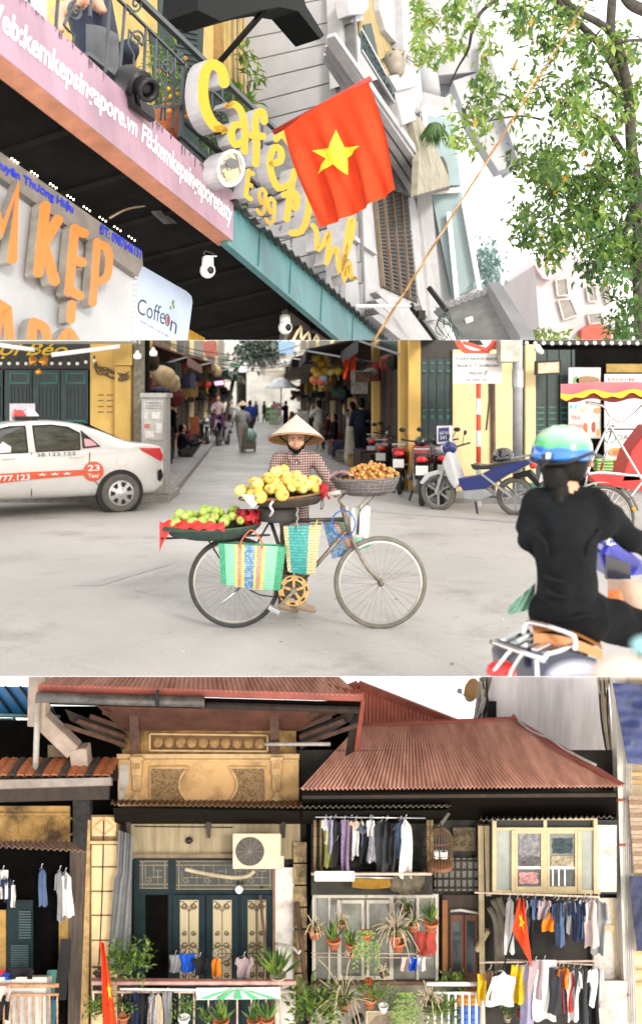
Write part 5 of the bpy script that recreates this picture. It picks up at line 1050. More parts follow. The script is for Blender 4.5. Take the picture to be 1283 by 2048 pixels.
# overhead shapes in the far street: sign panels, blue shutter, tree
def hang_panel(name,label,cat,px,Y,m,d=.08):mb=MB(); mb.prism([P(u,v,Y) for u,v in px],V((0,d,0))); o=mb.build(name,m); tag(o,label,cat); return o
hang_panel('hanging_sign','blue and white slatted sign high over the far street','sign',[(556,682),(590,682),(586,708),(558,706)],45,mat('sign_blue',(.2,.32,.5),.6)); hang_panel('brick_panel','reddish brick facade panel above the far left shops','facade',[(404,682),(432,682),(434,712),(410,712)],40,mat('far_brick',(.3,.09,.07),.8,var=.3),.3)
hang_panel('neon_sign','small glowing pink and green shop sign on the left row','sign',[(428,763),(446,761),(447,769),(430,771)],38,mat('neon',(.6,.3,.5),.4,emit=.4,ecol=(1,.5,.8))); hang_panel('orange_board','orange board leaning by the left shops','board',[(379,834),(397,833),(397,866),(380,868)],26,mat('board_orange',(.45,.13,.05),.7))
for i,(u,v,Y,w_,h_,c) in enumerate([(352,705,24,14,26,(.2,.16,.12)),(388,715,30,16,14,(.3,.07,.05)),(440,712,42,18,12,(.12,.16,.1)),(460,725,50,20,10,(.1,.2,.12)),(598,700,36,22,14,(.35,.33,.3)),(625,695,32,24,16,(.05,.05,.05)),(530,735,60,22,14,(.4,.36,.3)),(548,742,48,20,14,(.36,.3,.24)),(416,745,36,14,10,(.25,.12,.1)),(685,700,24,18,20,(.3,.3,.3)),(655,712,26,14,16,(.15,.13,.1))]):
    hang_panel('shop_sign',['tan','brick red','dark green','mid green','pale grey','black','cream','beige','brown','silver grey','dark brown'][i]+' blurred shop sign hanging over the narrow street','sign',[(u,v),(u+w_,v-1),(u+w_,v+h_),(u,v+h_)],Y,mat('sgn%d'%i,c,.7,var=.3,scale=8))['group']='shop signs hanging over the street'
def lantern(label,u,v,Y,r,c,grp='lanterns along the shops'):
    t=T('lantern',label,'lantern',P(u,v,Y),grp); c0=P(u,v,Y); mb=MB(); mb.ball(c0,(r,r,r*.85),12,8); mb.build('shade',mat('lan_%d%d'%(int(c[0]*99),int(c[1]*99)),c,.6),t,smooth=True)
    mb=MB(); mb.tube([c0+V((0,0,r*z_)) for z_ in (-2,-1.9,-1,-.95,-.8,.8,.95,1,3)],[r*.16,r*.12,r*.1,r*.35,r*.35,r*.35,r*.35,.01,.01],8); mb.build('fitting',mat('lan_gold',(.5,.33,.04),.5),t)
lantern('red lantern with gold base, left of a pair',391,769,33,.16,(.5,.02,.02)); lantern('red lantern with gold base, right of a pair',414,769,33,.16,(.5,.03,.02)); lantern('pink lantern above the squatting person',368,762,25,.17,(.55,.14,.1)); lantern('orange lantern below the pink one',372,775,25,.16,(.6,.2,.1)); lantern('tall red lantern under the left roofs',369,727,25,.2,(.5,.05,.05))
for i,(u,v,c) in enumerate([(632,715,(.6,.45,.05)),(642,725,(.6,.38,.02)),(651,740,(.6,.3,.03)),(636,748,(.65,.4,.05)),(628,760,(.55,.15,.05)),(645,757,(.3,.35,.5)),(660,743,(.6,.5,.2)),(676,741,(.65,.5,.05)),(640,763,(.5,.1,.08)),(630,740,(.6,.35,.05))]):
    lantern(['pale gold','deep gold','amber','bright gold','red orange','bluish','cream gold','yellow','red','ochre'][i]+' festival decoration hung in the cluster on the right row',u,v,24,.13,c,'festival decorations on the right row')
mb=MB(); mb.bar(P(648,708,24),P(662,742,24),.12,.05,(0,1,0)); o=mb.build('wooden_fan',mat('wood_gold',(.5,.3,.08),.6)); tag(o,'flat golden stick slanting through the hanging decorations','stick')
for i,(u,v,Y,s) in enumerate([(330,755,19,.3),(343,766,19.3,.22),(420,735,32,.25),(432,743,33,.25)]):
    t=T('hanging_hat',['large straw hat hung above the cabinet','small brown straw hat hung above the squatting person','straw basket hung under the left awning','straw tray hung beside the green awning'][i],'hat',P(u,v,Y)); mb=MB(); mb.lathe([(s,0),(s*.55,.06),(s*.45,.2),(.02,.22)],16,P(u,v,Y),(.5,-.6,.4)); mb.build('crown',mat('straw',(.45,.33,.18),.85,var=.25,scale=20),t,smooth=True)
# red banners
for i,(u0,v0,u1,v1,dv) in enumerate([(686,700,695,758,0),(700,694,710,760,0),(742,728,796,706,22),(786,722,795,752,0)]):
    mb=MB()
    if dv:mb.grid(lambda s,q_:P(u0+(u1-u0)*s,v0+(v1-v0)*s+dv*q_*(.8+.2*sin(s*20)),19-.5*sin(s*9)*.05),24,4)
    else:mb.grid(lambda s,q_:P(u0+(u1-u0)*s,v0+(v1-v0)*q_,20+.06*sin(q_*9+s*5)),4,16)
    mb2=mb; n0=len(mb.v); mb.add([p+V((0,.02,0)) for p in mb.v[:n0]],[list(f) for f in mb.f]); o=mb.build('red_banner',M_RED if i!=2 else mat('banner_red',(.3,.02,.03),.8,var=.3,scale=20),smooth=True); tag(o,['narrow red banner left of a pair above the woman in cream','narrow red banner right of a pair above the woman in cream','long red tinsel garland along the dark awning','short red tassel banner by the yellow corner pillar'][i],'banner','red banners on the right row')
ps=T('parasol','pale blue white parasol over a stall on the far right row','parasol',P(560,780,42)); mb=MB(); mb.lathe([(.75,0),(.72,.06),(.3,.4),(.05,.5)],10,P(562,776,42)); mb.build('canopy',mat('parasol_white',(.5,.52,.55),.7),ps); mb=MB(); mb.tube([P(562,776,42),P(562,845,42)],.03,6); mb.build('pole',M_GREYMET,ps)
for i,(u,v,Y) in enumerate([(540,838,45),(548,845,42),(553,828,47),(606,850,38)]):
    t=T('goods_stack',['green','pale green','pink','white'][i]+' crates of goods stacked by the far shops','goods',P(u,v,Y)); c=P(u,v,Y)
    for k in range(3):mb=MB(); mb.box(c+V((0,0,k*.24)),(.5-.04*k,.4,.22)); mb.build('crate',mat('goods%d'%i,[(.1,.2,.08),(.3,.4,.25),(.4,.2,.22),(.5,.5,.48)][i],.7),t,bevel=.02)
ftr=T('street_tree','dark tree high above the far street','tree',(-3.4,62,0)); mb=MB()
for k in range(1500):leaf(mb,P(rnd.gauss(522,22),rnd.gauss(696,14),62+rnd.uniform(-2,2)),rdir(),V((0,0,1)),.5,.25)
mb.build('crown',mat('far_leaf',(.09,.12,.1),.8),ftr); mb=MB(); mb.tube([V((LX(62)+.8,62,0)),P(470,740,62),P(505,700,62)],[.16,.12,.06],7); mb.build('trunk',m_bark,ftr)
def wire(a,b,sag,r=.012):
    return [a.lerp(b,k/12)+V((0,0,-sag*4*(k/12)*(1-k/12))) for k in range(13)]
ow=T('overhead_cables','slack black cables strung over the narrow street','cable',P(500,690,30))
for i in range(9):mb=MB(); mb.tube(wire(P(330+i*9,684+i*6,20+i*2),P(600+i*8,690+(i%4)*12,28+i*3),.3+.1*(i%3)),.012,5); mb.build('cable',m_cable,ow)
# ------------------------------------------------------------------ right hand corner shop facing the camera
rs=T('corner_food_shop','cream and dark green corner shop with posters behind the rider','building',W(1080,990))
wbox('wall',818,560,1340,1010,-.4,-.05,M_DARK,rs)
wbox('pillar',815,560,838,1000,0,.2,m_yel,rs); wbox('pillar',903,700,1022,1000,0,.12,m_yel2,rs); wbox('pillar',1046,690,1066,1000,0,.16,m_yel2,rs)
for i,u in enumerate((842,858,874,890)):
    d_=wbox('door_leaf',u-2,716,u+13,1000,-.03,.03,m_green,rs)
    for (v0,v1) in ((726,742),(746,816),(820,832),(836,890)):

        for vv in (v0,v1):mb=MB(); mb.bar(W(u+2,vv,.035),W(u+9,vv,.035),.03,.02,(0,1,0)); mb.build('moulding',m_gteal if v0!=746 else mat('door_rib',None),d_)
wbox('header',838,560,1010,716,-.02,.04,mat('header_grey',(.035,.032,.03),.7),rs); wbox('header',1066,560,1340,690,-.02,.1,mat('header_black',None),rs)
for i,u in enumerate((1068,1092,1116)):
    d_=wbox('door_leaf',u,700,u+22,1000,-.04,.02,m_green,rs)
    for v in (815,826,838,850,862):mb=MB(); mb.bar(W(u+4,v,.025),W(u+19,v,.025),.025,.02,(0,1,0)); mb.build('moulding',m_gteal,d_)
wbox('door_frame',1140,700,1146,1000,-.04,.04,m_green,rs); wbox('amber_panel',1210,728,1300,745,-.02,.02,mat('amber2',(.3,.2,.04),.6),rs)
wbox('green_plinth',1040,965,1080,992,.1,.25,mat('plinth_green',(.03,.12,.08),.6),rs)
mb=MB(); mb.tube([W(985,720,.16),W(986,1000,.16)],.04,8); mb.build('downpipe',mat('rust_pipe',(.1,.06,.05),.8,var=.4),rs); mb=MB(); mb.tube([W(977,700,.14),W(978,800,.14),W(972,860,.14)],.012,5); mb.build('wire',m_cable,rs)
for i in range(14):
    u=1052+i*17; t=T('string_bulb','white globe bulb on the string over the food shop, %s from its pillar'%ORD[i],'bulb',P(u,686,15.3),'bulbs on the string over the food shop'); mb=MB(); mb.ball(P(u,686+(i%2),15.3),.035,8,6); mb.build('globe',mat('lamp_white',None),t,smooth=True)
def board(name,label,cat,u0,v0,u1,v1,Y,m,texts,tilt=0,th=.03):
    mb=MB(); a=[P(u0,v1,Y),P(u1,v1+tilt,Y),P(u1,v0+tilt,Y),P(u0,v0,Y)]; mb.hexa(a,[p+V((0,th,0)) for p in a]); o=mb.build(name,m); tag(o,label,cat)
    for s,tu0,tv0,tu1,tv1,mm in texts:text_quad('lettering',s,P(tu0,tv0,Y),P(tu1,tv0+tilt*.8,Y),P(tu1,tv1+tilt*.8,Y),P(tu0,tv1,Y),mm,o,bold=.012)
    return o
ink=mat('ink',None); m_pap=mat('sign_white',(.6,.6,.6),.5,var=.06); m_redp=mat('print_red',(.5,.1,.08),.6); m_prw=mat('food_print',(.55,.5,.47),.6,var=.2)
b_=board('drinks_poster','white poster with drinks reading TRÀ BÁNH on the dark shop front','poster',1136,735,1200,877,15.9,m_prw,[('TRÀ',1141,829,1160,840,m_redp),('BÁNH',1138,845,1163,857,m_redp)])
for (u,v,w_,h_,c) in [(1165,845,9,24,(.6,.12,.04)),(1182,843,8,22,(.35,.06,.04)),(1192,858,7,14,(.6,.3,.04)),(1185,815,16,12,(.6,.25,.12)),(1160,814,14,10,(.5,.4,.3)),(1139,808,5,10,(.1,.4,.4)),(1148,808,5,10,(.1,.5,.5)),(1150,752,48,18,(.25,.14,.07)),(1145,752,12,20,(.12,.3,.12))]:
    mb=MB(); mb.prism([P(u+w_/2+w_/2*cos(k*pi/6),v+h_/2+h_/2*sin(k*pi/6),15.89) for k in range(12)],V((0,.004,0))); mb.build('food_picture',mat('pic%d%d'%(u,v),c,.6,var=.2,scale=30),b_)
board('menu_board','white menu board reading BÁNH MÌ behind the red canopy','sign',1208,748,1330,857,15.8,m_pap,[('BÁNH MÌ - NƯỚC',1214,753,1322,763,m_redp),('BREAD - JUICE',1216,768,1320,773,ink)])
b_=board('brand_board','white board reading DANICA with a food picture behind the cyclo','sign',1208,860,1330,925,15.6,m_pap,[('DANICA',1233,869,1296,880,mat('print_grey',(.1,.07,.06),.6))])
mb=MB(); c=P(1219,874,15.59); mb.tube([c+V((.1*cos(k*pi/10),0,.1*sin(k*pi/10))) for k in range(20)],.01,5,closed=True); mb.build('ring_logo',mat('print_teal',(.1,.3,.3),.6),b_)
for (u,v,w_,h_,c) in [(1215,895,34,18,(.6,.25,.08)),(1225,900,20,10,(.5,.12,.05)),(1255,896,24,16,(.55,.4,.15))]:mb=MB(); mb.prism([P(u+w_/2+w_/2*cos(k*pi/6),v+h_/2+h_/2*sin(k*pi/6),15.58-.01*(u%3)) for k in range(12)],V((0,.004,0))); mb.build('food_picture',mat('pic%d%d'%(u,v),c,.6,var=.2,scale=30),b_)
b_=board('tilted_screen','small tilted framed screen on the dark shop front','screen',1070,722,1122,750,15.6,M_BLACK,[],-2,.1); mb=MB(); mb.prism([P(1075,726,15.59),P(1117,724,15.59),P(1117,745,15.59),P(1075,747,15.59)],V((0,.003,0))); mb.build('picture',mat('scr',(.35,.25,.1),.5,var=0,col2=(.5,.48,.4),scale=10),b_)
dc=T('wall_camera','white bullet camera under the light string of the food shop','camera',P(1080,700,15.5)); mb=MB(); mb.lathe([(.04,0),(.05,.03),(.05,.16)],10,P(1083,705,15.3),(-.7,-.5,.35)); mb.build('housing',M_WHITE,dc,smooth=True); mb=MB(); mb.bar(P(1074,692,15.5),P(1080,702,15.4),.06); mb.build('mount',M_WHITE,dc)
blb=board('small_blue_sign','small blue and white sign standing behind the parked bikes','sign',873,852,904,888,15.2,mat('sgn_w',(.55,.55,.58),.5),[],-1)
mb=MB(); mb.prism([P(876,856,15.19),P(897,855,15.19),P(897,882,15.19),P(876,884,15.19)],V((0,.003,0))); mb.build('blue_panel',mat('navy_print',(.02,.02,.15),.5),blb); text_quad('lettering','GIỮ XE',P(878,862,15.18),P(895,861,15.18),P(895,868,15.18),P(878,869,15.18),m_pap,blb); text_quad('lettering','24/7',P(879,872,15.18),P(894,871,15.18),P(894,878,15.18),P(879,879,15.18),m_pap,blb)
# traffic sign
sg=T('traffic_sign','round red traffic sign with white text plate on a red and white post','sign',P(956,1000,14.4))
SY=14.4; redp=mat('sign_red',(.62,.05,.02),.4,var=.05); cc=P(950,668,SY)
for k in range(8):
    v0=765+k*32; mb=MB(); mb.tube([P(956,v0,SY),P(956,v0+32,SY)],.04,10,caps=False); mb.build('post_band',m_pap if k%2 else redp,sg,smooth=True)
mb=MB(); mb.prism([P(905,707,SY-.06),P(1003,707,SY-.06),P(1003,767,SY-.06),P(905,767,SY-.06)],V((0,.02,0))); pl=mb.build('text_plate',m_pap,sg)
for s,v0,v1,u0,u1 in (('TỪ DƯỚI ĐƯỜNG ĐƯỢC NGOẠI BỘ',713,722,909,996),('7:00-22:00 T6 - T7, CN HÀNG NGÀY',727,735,911,999),('NGOẠI LỆ',741,751,938,973),('xe công vụ',757,763,930,972)):text_quad('lettering',s,P(u0,v0,SY-.06),P(u1,v0,SY-.06),P(u1,v1,SY-.06),P(u0,v1,SY-.06),ink,pl,bold=.02)
mb=MB(); mb.lathe([(.36,0),(.36,.02)],36,cc+V((0,-.05,0)),(0,1,0)); rg=mb.build('round_plate',redp,sg); mb=MB(); mb.lathe([(.27,-.004),(.27,0)],36,cc+V((0,-.052,0)),(0,1,0)); mb.build('white_field',m_pap,rg)
mb=MB(); mb.prism([P(930,690,SY-.065),P(966,690,SY-.065),P(962,684,SY-.065),P(956,676,SY-.065),P(940,676,SY-.065)],V((0,.003,0))); mb.build('car_symbol',M_BLACK,rg); mb=MB(); mb.bar(P(925,684,SY-.07),P(975,700,SY-.07),.05,.004,(0,1,0)); mb.build('red_bar',redp,rg)
bx=T('junction_box','beige metal junction box on a grey steel pole','box',P(1035,960,14.2)); a=[P(1000,724,14),P(1040,724,14),P(1040,640,14),P(1000,640,14)]; mb=MB(); mb.hexa(a,[p+V((0,.35,0)) for p in a]); mb.build('case',mat('box_beige',C(215,213,200,.6),.6),bx,bevel=.01)
mb=MB(); mb.tube([P(1034,640,14.4),P(1034,985,14.4)],.08,12); mb.build('pole',mat('galvanised',(.36,.38,.4),.5,.3,var=.15),bx,smooth=True); mb=MB(); mb.tube([P(1034,740,14.4),P(1034,775,14.4)],.092,12); mb.build('collar',mat('galvanised',None),bx)
# ------------------------------------------------------------------ cyclo
cy=T('cyclo','chrome cyclo rickshaw with fringed red canopy behind the rider','cyclo',P(1235,1045,12)); QY=12.0
def Q(u,v,d=0):return P(u,v,QY+d)
m_can=mat('canopy_red',C(225,90,100,.62),.6,var=.12)
mb=MB(); mb.grid(lambda s,t:Q(1120+240*s,786-18*sin(min(1,t*1.15)*pi/2)-4*sin(s*pi)+(1-t)*4*sin(s*18),-.5+1.1*t),30,8); mb.build('canopy',m_can,cy,smooth=True)
mb=MB(); mb.grid(lambda s,t:Q(1120+240*s,786+(1)*4*sin(s*18)-4*sin(s*pi)+t*(10+3*sin(s*40)),-.505),80,2); mb.build('fringe',mat('fringe_yellow',(.62,.42,.03),.8,var=.3,scale=40),cy)
mb=MB(); mb.grid(lambda s,t:Q(1122+236*s,788+4*sin(s*18)+t*13,-.48),40,1); mb.build('valance',mat('valance_dark',(.12,.01,.01),.8),cy)
for pts in ([(1220,795),(1220,835),(1215,850),(1190,905),(1168,950)],[(1218,850),(1250,905),(1283,960),(1300,985)],[(1170,805),(1205,812),(1222,835),(1250,840),(1290,805)],[(1175,948),(1205,945),(1255,950),(1290,952)],[(1255,1000),(1290,955)]):
    mb=MB(); mb.tube(interp([Q(u,v,-.3) for u,v in pts],5),.018,8); mb.build('frame_tube',M_CHROME,cy,smooth=True)
for pts in ([(1185,905),(1162,1000)],[(1225,850),(1200,940)]):mb=MB(); mb.tube([Q(u,v,.2) for u,v in pts],.016,8); mb.build('frame_tube',M_CHROME,cy,smooth=True)
c=Q(1203,1035,-.35); R0=62*(QY-.35)/F
mb=MB(); mb.tube([c+V((cos(k*pi/20)*R0,0,sin(k*pi/20)*R0)) for k in range(40)],.022,8,closed=True); wl=mb.build('wheel',mat('dusty_tyre',None),cy,smooth=True)
mb=MB(); mb.tube([c+V((cos(k*pi/20)*R0*.92,0,sin(k*pi/20)*R0*.92)) for k in range(40)],.014,6,closed=True)
for k in range(28):a=2*pi*k/28; mb.tube([c,c+V((cos(a),0,sin(a)))*R0*.92],.004,4)
mb.build('rim',M_CHROME,wl)
mb=MB(); mb.grid(lambda s,t:c+V((cos(.2+s*2.5)*R0*1.14,-.07+.14*t,sin(.2+s*2.5)*R0*1.14)),24,2); mb.build('mudguard',mat('guard_pale',(.5,.5,.47),.35,.3),cy,smooth=True)
mb=MB(); mb.prism([Q(1262,900,.1),Q(1300,850,.1),Q(1330,850,.1),Q(1330,960,.1),Q(1240,965,.1)],V((0,.5,0))); mb.build('seat_side',mat('seat_red',(.5,.02,.02),.45,var=.1),cy,bevel=.02); mb=MB(); mb.prism([Q(1172,948,.1),Q(1300,955,.1),Q(1300,985,.1),Q(1200,970,.1)],V((0,.5,0))); mb.build('footboard',mat('seat_red',None),cy)
mb=MB(); mb.ball(Q(1266,1018,-.4),.03,8,6); mb.build('reflector',mat('kumquat',None),cy)
for nm,lab,u,v,m_ in (('plastic_stool','green slatted plastic stool beyond the cyclo',1205,928,mat('stool_green',(.25,.4,.12),.5)),('plastic_stool','orange slatted plastic stool beyond the cyclo',1240,930,mat('stool_orange',(.55,.2,.08),.5))):
    t=T(nm,lab,'stool',P(u,v+50,15),'plastic stools by the food shop')
    for k in range(4):mb=MB(); mb.box(P(u,v-8+k*6,15),(.27,.25,.035)); mb.build('slat',m_,t,bevel=.01)
    mb=MB(); mb.box(P(u,v+2,15.02),(.24,.2,.22)); mb.build('body',m_,t,bevel=.02)
    for sx in (-1,1):mb=MB(); mb.bar(P(u+sx*13,v+14,15),P(u+sx*15,v+50,15),.04); mb.build('leg',m_,t)
# ------------------------------------------------------------------ the fruit seller's bicycle
BY=6.7
def B(u,v,d=0):return P(u,v,BY+d)
m_frame=mat('worn_black_frame',(.045,.04,.036),.45,.4,var=.5,scale=14); m_rust=mat('rusty_steel',(.2,.17,.14),.55,.6,var=.4,scale=20)
m_rim=mat('dull_rim',(.42,.41,.38),.4,.6,var=.2)
bk=T('bicycle','old black bicycle standing side on, loaded with fruit trays','bicycle',B(610,1256))
def bwheel(u,v,rpx,m_ty,tr):
    c=B(u,v); r=rpx*BY/F; wl=bpy.data.objects.new('wheel',None); COL.objects.link(wl); wl.parent=bk; wl.location=c-bk.location; wl['strip']=STRIP
    ring=lambda R,n=56:[c+V((cos(2*pi*k/n)*R,0,sin(2*pi*k/n)*R)) for k in range(n)]
    mb=MB(); mb.tube(ring(r-tr),tr,8,closed=True); mb.build('tyre',m_ty,wl,smooth=True)
    mb=MB(); mb.lathe([(r-2*tr-.012,-.012),(r-2*tr+.004,-.014),(r-2*tr+.004,.014),(r-2*tr-.012,.012),(r-2*tr-.012,-.012)],56,c,(0,1,0),capb=False,capt=False); mb.build('rim',m_rim,wl,smooth=True)
    for k in range(32):
        a=2*pi*k/32; s=1 if k%2 else-1; a2=a+.5*(1 if k%4<2 else-1)
        mb=MB(); mb.tube([c+V((cos(a2)*.02,.025*s,sin(a2)*.02)),c+V((cos(a),0,sin(a)))*(r-2*tr-.01)],.0013,4,caps=False); mb.build('spoke',m_rust,wl)
    mb=MB(); mb.lathe([(.022,-.045),(.012,-.03),(.012,.03),(.022,.045)],12,c,(0,1,0)); mb.lathe([(.01,-.07),(.01,.07)],8,c,(0,1,0)); mb.build('hub',m_rust,wl,smooth=True)
    return c
rw=bwheel(469,1164,92,M_RUBBER,.019); fw=bwheel(760,1165,93,mat('grey_tyre',(.13,.12,.1),.8,var=.25,scale=12),.018)
def bt(name,pts,r,m=None,d=0,n=10):mb=MB(); mb.tube([B(*p) for p in pts],r,n); return mb.build(name,m or m_frame,bk,smooth=True)
bt('top_tube',[(540,1043),(688,1038)],.014); bt('down_tube',[(692,1062),(588,1180)],.016,m_rust); bt('seat_tube',[(538,1034),(588,1180)],.014); bt('head_tube',[(684,1012),(699,1070)],.019,m_rust)
for s in (-.035,.035):
    bt('chain_stay',[(588,1180,s*.6),(469,1164,s*1.4)],.009); bt('seat_stay',[(540,1042,s*.6),(469,1164,s*1.4)],.008)
    bt('fork_blade',[(u,v,s*1.2) for u,v in [(701,1070),(708,1088),(722,1118),(738,1142),(760,1165)]],.011,m_rust); bt('carrier_stay',[(415,1078,s*2),(469,1164,s*1.4)],.006)
bt('carrier_rail',[(322,1077,-.12),(540,1070,-.12)],.008); bt('carrier_rail',[(322,1077,.12),(540,1070,.12)],.008)
bt('stem',[(684,1012),(677,1000),(690,985)],.012,m_rust);
mb=MB(); mb.tube(interp([B(659,988,-.28),B(676,984,-.26),B(694,982,-.12),B(692,984,0),B(694,982,.12),B(676,984,.24),B(659,986,.26)],4),.012,8); mb.build('handlebar',m_rust,bk,smooth=True)
bt('grip',[(655,989,-.28),(680,984,-.27)],.017,mat('grip_grey',(.3,.29,.27),.7))
bt('brake_rod',[(752,990,-.1),(724,1015,-.1),(716,1030,-.1),(713,1068,-.05)],.005,m_rust); bt('basket_stay',[(736,990,-.12),(719,1012,-.12),(716,1070,-.06)],.006,m_rust); bt('basket_stay',[(752,988,.12),(728,1015,.12),(715,1070,.06)],.006,m_rust)
# crank set
cr=B(587,1181,-.06); mg=mat('gold_chainring',(.5,.33,.13),.4,.5,var=.3,scale=30)
def ringdisc(c,r0,r1,th,n=40):return MB().lathe([(r0,-th),(r1,-th),(r1,th),(r0,th),(r0,-th)],n,c,(0,1,0),capb=False,capt=False)
k_=BY/F
chain=ringdisc(cr,20*k_,30.5*k_,.004).build('chainring',mg,bk)
mb=MB()
for a in range(5):t=a*2*pi/5+.3; mb.bar(cr,cr+V((cos(t),0,sin(t)))*21*k_,.02,.006,(0,1,0))
mb.build('chainring_arm',mg,chain)
ringdisc(cr+V((0,.012,0)),5*k_,17*k_,.003).build('chain_guard',m_frame,bk)
for a in range(7):
    t=a*2*pi/7+.15; mb=MB(); mb.prism([cr+V((cos(t+x)*r_*k_,-.0055,sin(t+x)*r_*k_)) for x,r_ in ((-.18,24),(.18,24),(.18,28),(-.18,28))],V((0,-.001,0))); mb.build('slot',M_BLACK,chain)
mb=MB(); mb.bar(cr+V((0,-.02,0)),B(562,1209,-.1),.02,.012,(0,1,0)); mb.lathe([(.022,-.03),(.022,.01)],12,cr,(0,1,0)); mb.build('crank',m_rust,bk); mb=MB(); mb.box(B(548,1219,-.14),(.09,.07,.03),Ry(.5)); mb.build('pedal',M_GREYMET,bk,bevel=.004)
bt('kickstand',[(484,1172,-.05),(440,1210,-.12)],.008,M_STEEL); bt('chain',[(587,1151,-.06),(469,1156,-.06)],.004,m_rust)
mb=MB(); mb.tube(interp([B(500,1180,-.08),B(520,1190,-.08),B(545,1193,-.08),B(580,1195,-.07)]),.005,6); mb.build('chain_run',M_BLACK,bk)
mb=MB(); mb.lathe([(.15,0),(.155,.02),(.15,.09),(.13,.11)],24,B(555,1040),(0,0,1)); mb.build('saddle_box',mat('black_box',(.02,.018,.016),.7),bk,bevel=0)
# trays
m_bamb=mat('bamboo_tray',C(150,105,60,.6),.7,var=.4,scale=30); m_dkt=mat('dark_tray',(.05,.035,.025),.7,var=.4,scale=25)
def tray(name,label,u0,u1,v,depth_px,vb,m_in,m_out,tilt=0,sy=1.0,Yo=0):
    a,b=B(u0,v+tilt,Yo),B(u1,v-tilt,Yo); c=(a+b)/2; R=(b-a).length/2; ax=V((0,0,1)); ax.rotate(Matrix.Rotation(-math.atan2(b.z-a.z,b.x-a.x),3,'Y')); hgt=(vb-v)*k_
    t=T(name,label,'tray',c-ax*hgt);
    mb=MB(); mb.lathe([(R*.45,-hgt),(R*.8,-hgt*.7),(R*.97,-.01),(R,0),(R*1.0,.012),(R*.97,.014),(R*.94,.0),(R*.75,-hgt*.45),(R*.3,-hgt*.6)],44,c,ax,sy=sy); mb.build('shell',[m_out],t,smooth=True)
    mb=MB(); mb.tube([c+ax*.006+V((cos(k*pi/24)*R*1.005,sin(k*pi/24)*R*sy,0))+V((0,0,-(ax.x/max(ax.z,.1))*cos(k*pi/24)*R)) for k in range(48)],.008,6,closed=True); mb.build('rim_band',m_in,t,smooth=True)
    return t,c,R,ax
t1,c1,R1,ax1=tray('mango_tray','round bamboo tray of mangoes carried over the bicycle frame',479,652,990,0,1012,m_bamb,m_dkt,8,1.0)
t2,c2,R2,ax2=tray('guava_tray','dark round tray of green guavas on the rear carrier',322,520,1052,0,1077,mat('net_rim',(.03,.06,.045),.7),mat('green_net_tray',(.025,.05,.04),.75,var=.5,scale=40),4,.8)
t3,c3,R3,ax3=tray('longan_basket','shallow wire basket of longans on the handlebar',662,797,958,0,990,mat('wire_rim',(.1,.09,.09),.6),mat('wire_basket',(.16,.14,.14),.7,var=.6,scale=60),4,.85)
for k in range(36):
    a=2*pi*k/36; mb=MB(); d=V((cos(a),sin(a)*.85,0)); mb.tube([c3+d*R3*1.0,c3+d*R3*.82-ax3*.085,c3+d*R3*.5-ax3*.118],.004,4,caps=False); mb.build('wire',mat('wire_rim',None),t3)
for f_ in (.3,.6,.9):mb=MB(); mb.tube([c3+V((cos(k*pi/16),sin(k*pi/16)*.85,0))*R3*(1.01-.18*f_)-ax3*.085*f_ for k in range(32)],.004,4,closed=True); mb.build('wire_ring',mat('wire_rim',None),t3)
def heap(name,label,cat,group,pts,r,mats,sq=(1,1,1),seg=(14,9),dimple=None):
    src=None
    for i,p in enumerate(pts):
        if src is None or i<len(mats):
            mb=MB(); mb.ball((0,0,0),tuple(r*q_ for q_ in sq),*seg)
            if dimple:
                for j,v_ in enumerate(mb.v):
                    if v_.z>r*.6*sq[2]:mb.v[j]=v_-V((0,0,dimple*r*(v_.z/(r*sq[2])-.6)))
            for j,f_ in enumerate(mb.f):
                if min(mb.v[q_].z for q_ in f_)>r*sq[2]*(.78 if dimple is None else.95):mb.mi[j]=1
            o=mb.build(name,[mats[i%len(mats)],mat('fruit_stem',(.3,.2,.05),.8)],None,smooth=True)
            if src is None:src=[]
            src.append(o);
        else:o=src[i%len(src)].copy(); COL.objects.link(o)
        o.location=p; o.rotation_euler=(rnd.uniform(-1.6,1.6),rnd.uniform(-1.6,1.6),rnd.uniform(0,6)); s=rnd.uniform(.84,1.12); o.scale=(s,s*rnd.uniform(.92,1.05),s); tag(o,label,cat,group)
def moundpts(c,R,n,r,ax,H_,sy=1,seed=1):
    q=random.Random(seed); pts=[]; tries=0
    while len(pts)<n and tries<6000:
        tries+=1; a=q.uniform(0,2*pi); rr=sqrt(q.random())*R; z=H_*(1-(rr/R)**1.6)*(1 if q.random()<.75 else q.random())
        x_=V((1,0,-ax.x/ax.z)); p=c+x_*cos(a)*rr+V((0,sin(a)*rr*sy,0))+V((0,0,z+r*.6))
        if all((p-o_).length>r*1.62 for o_ in pts):pts.append(p)
    return pts
m_man=[mat('mango_a',C(252,228,130,.72),.42,var=.12,scale=14),mat('mango_b',C(244,210,100,.7),.42,var=.15,scale=14)]
def spec(m,c,sc=160):return m
heap('mango','ripe yellow mango heaped on the bamboo tray over the bicycle','mango','mangoes on the bamboo tray',moundpts(c1+V((-.01,0,.0)),R1*.9,80,.04,ax1,.125,1,4),.042,m_man,(1,1,1.12),(14,9))
heap('guava','round green guava heaped on the dark rear tray','guava','guavas on the rear tray',moundpts(c2+V((.0,0,.0)),R2*.82,64,.04,ax2,.085,.8,5),.038,[mat('guava_a',C(196,220,110,.62),.4,var=.15,scale=14),mat('guava_b',C(175,208,88,.62),.4,var=.15,scale=14)],(1,1,1.05),(12,8))
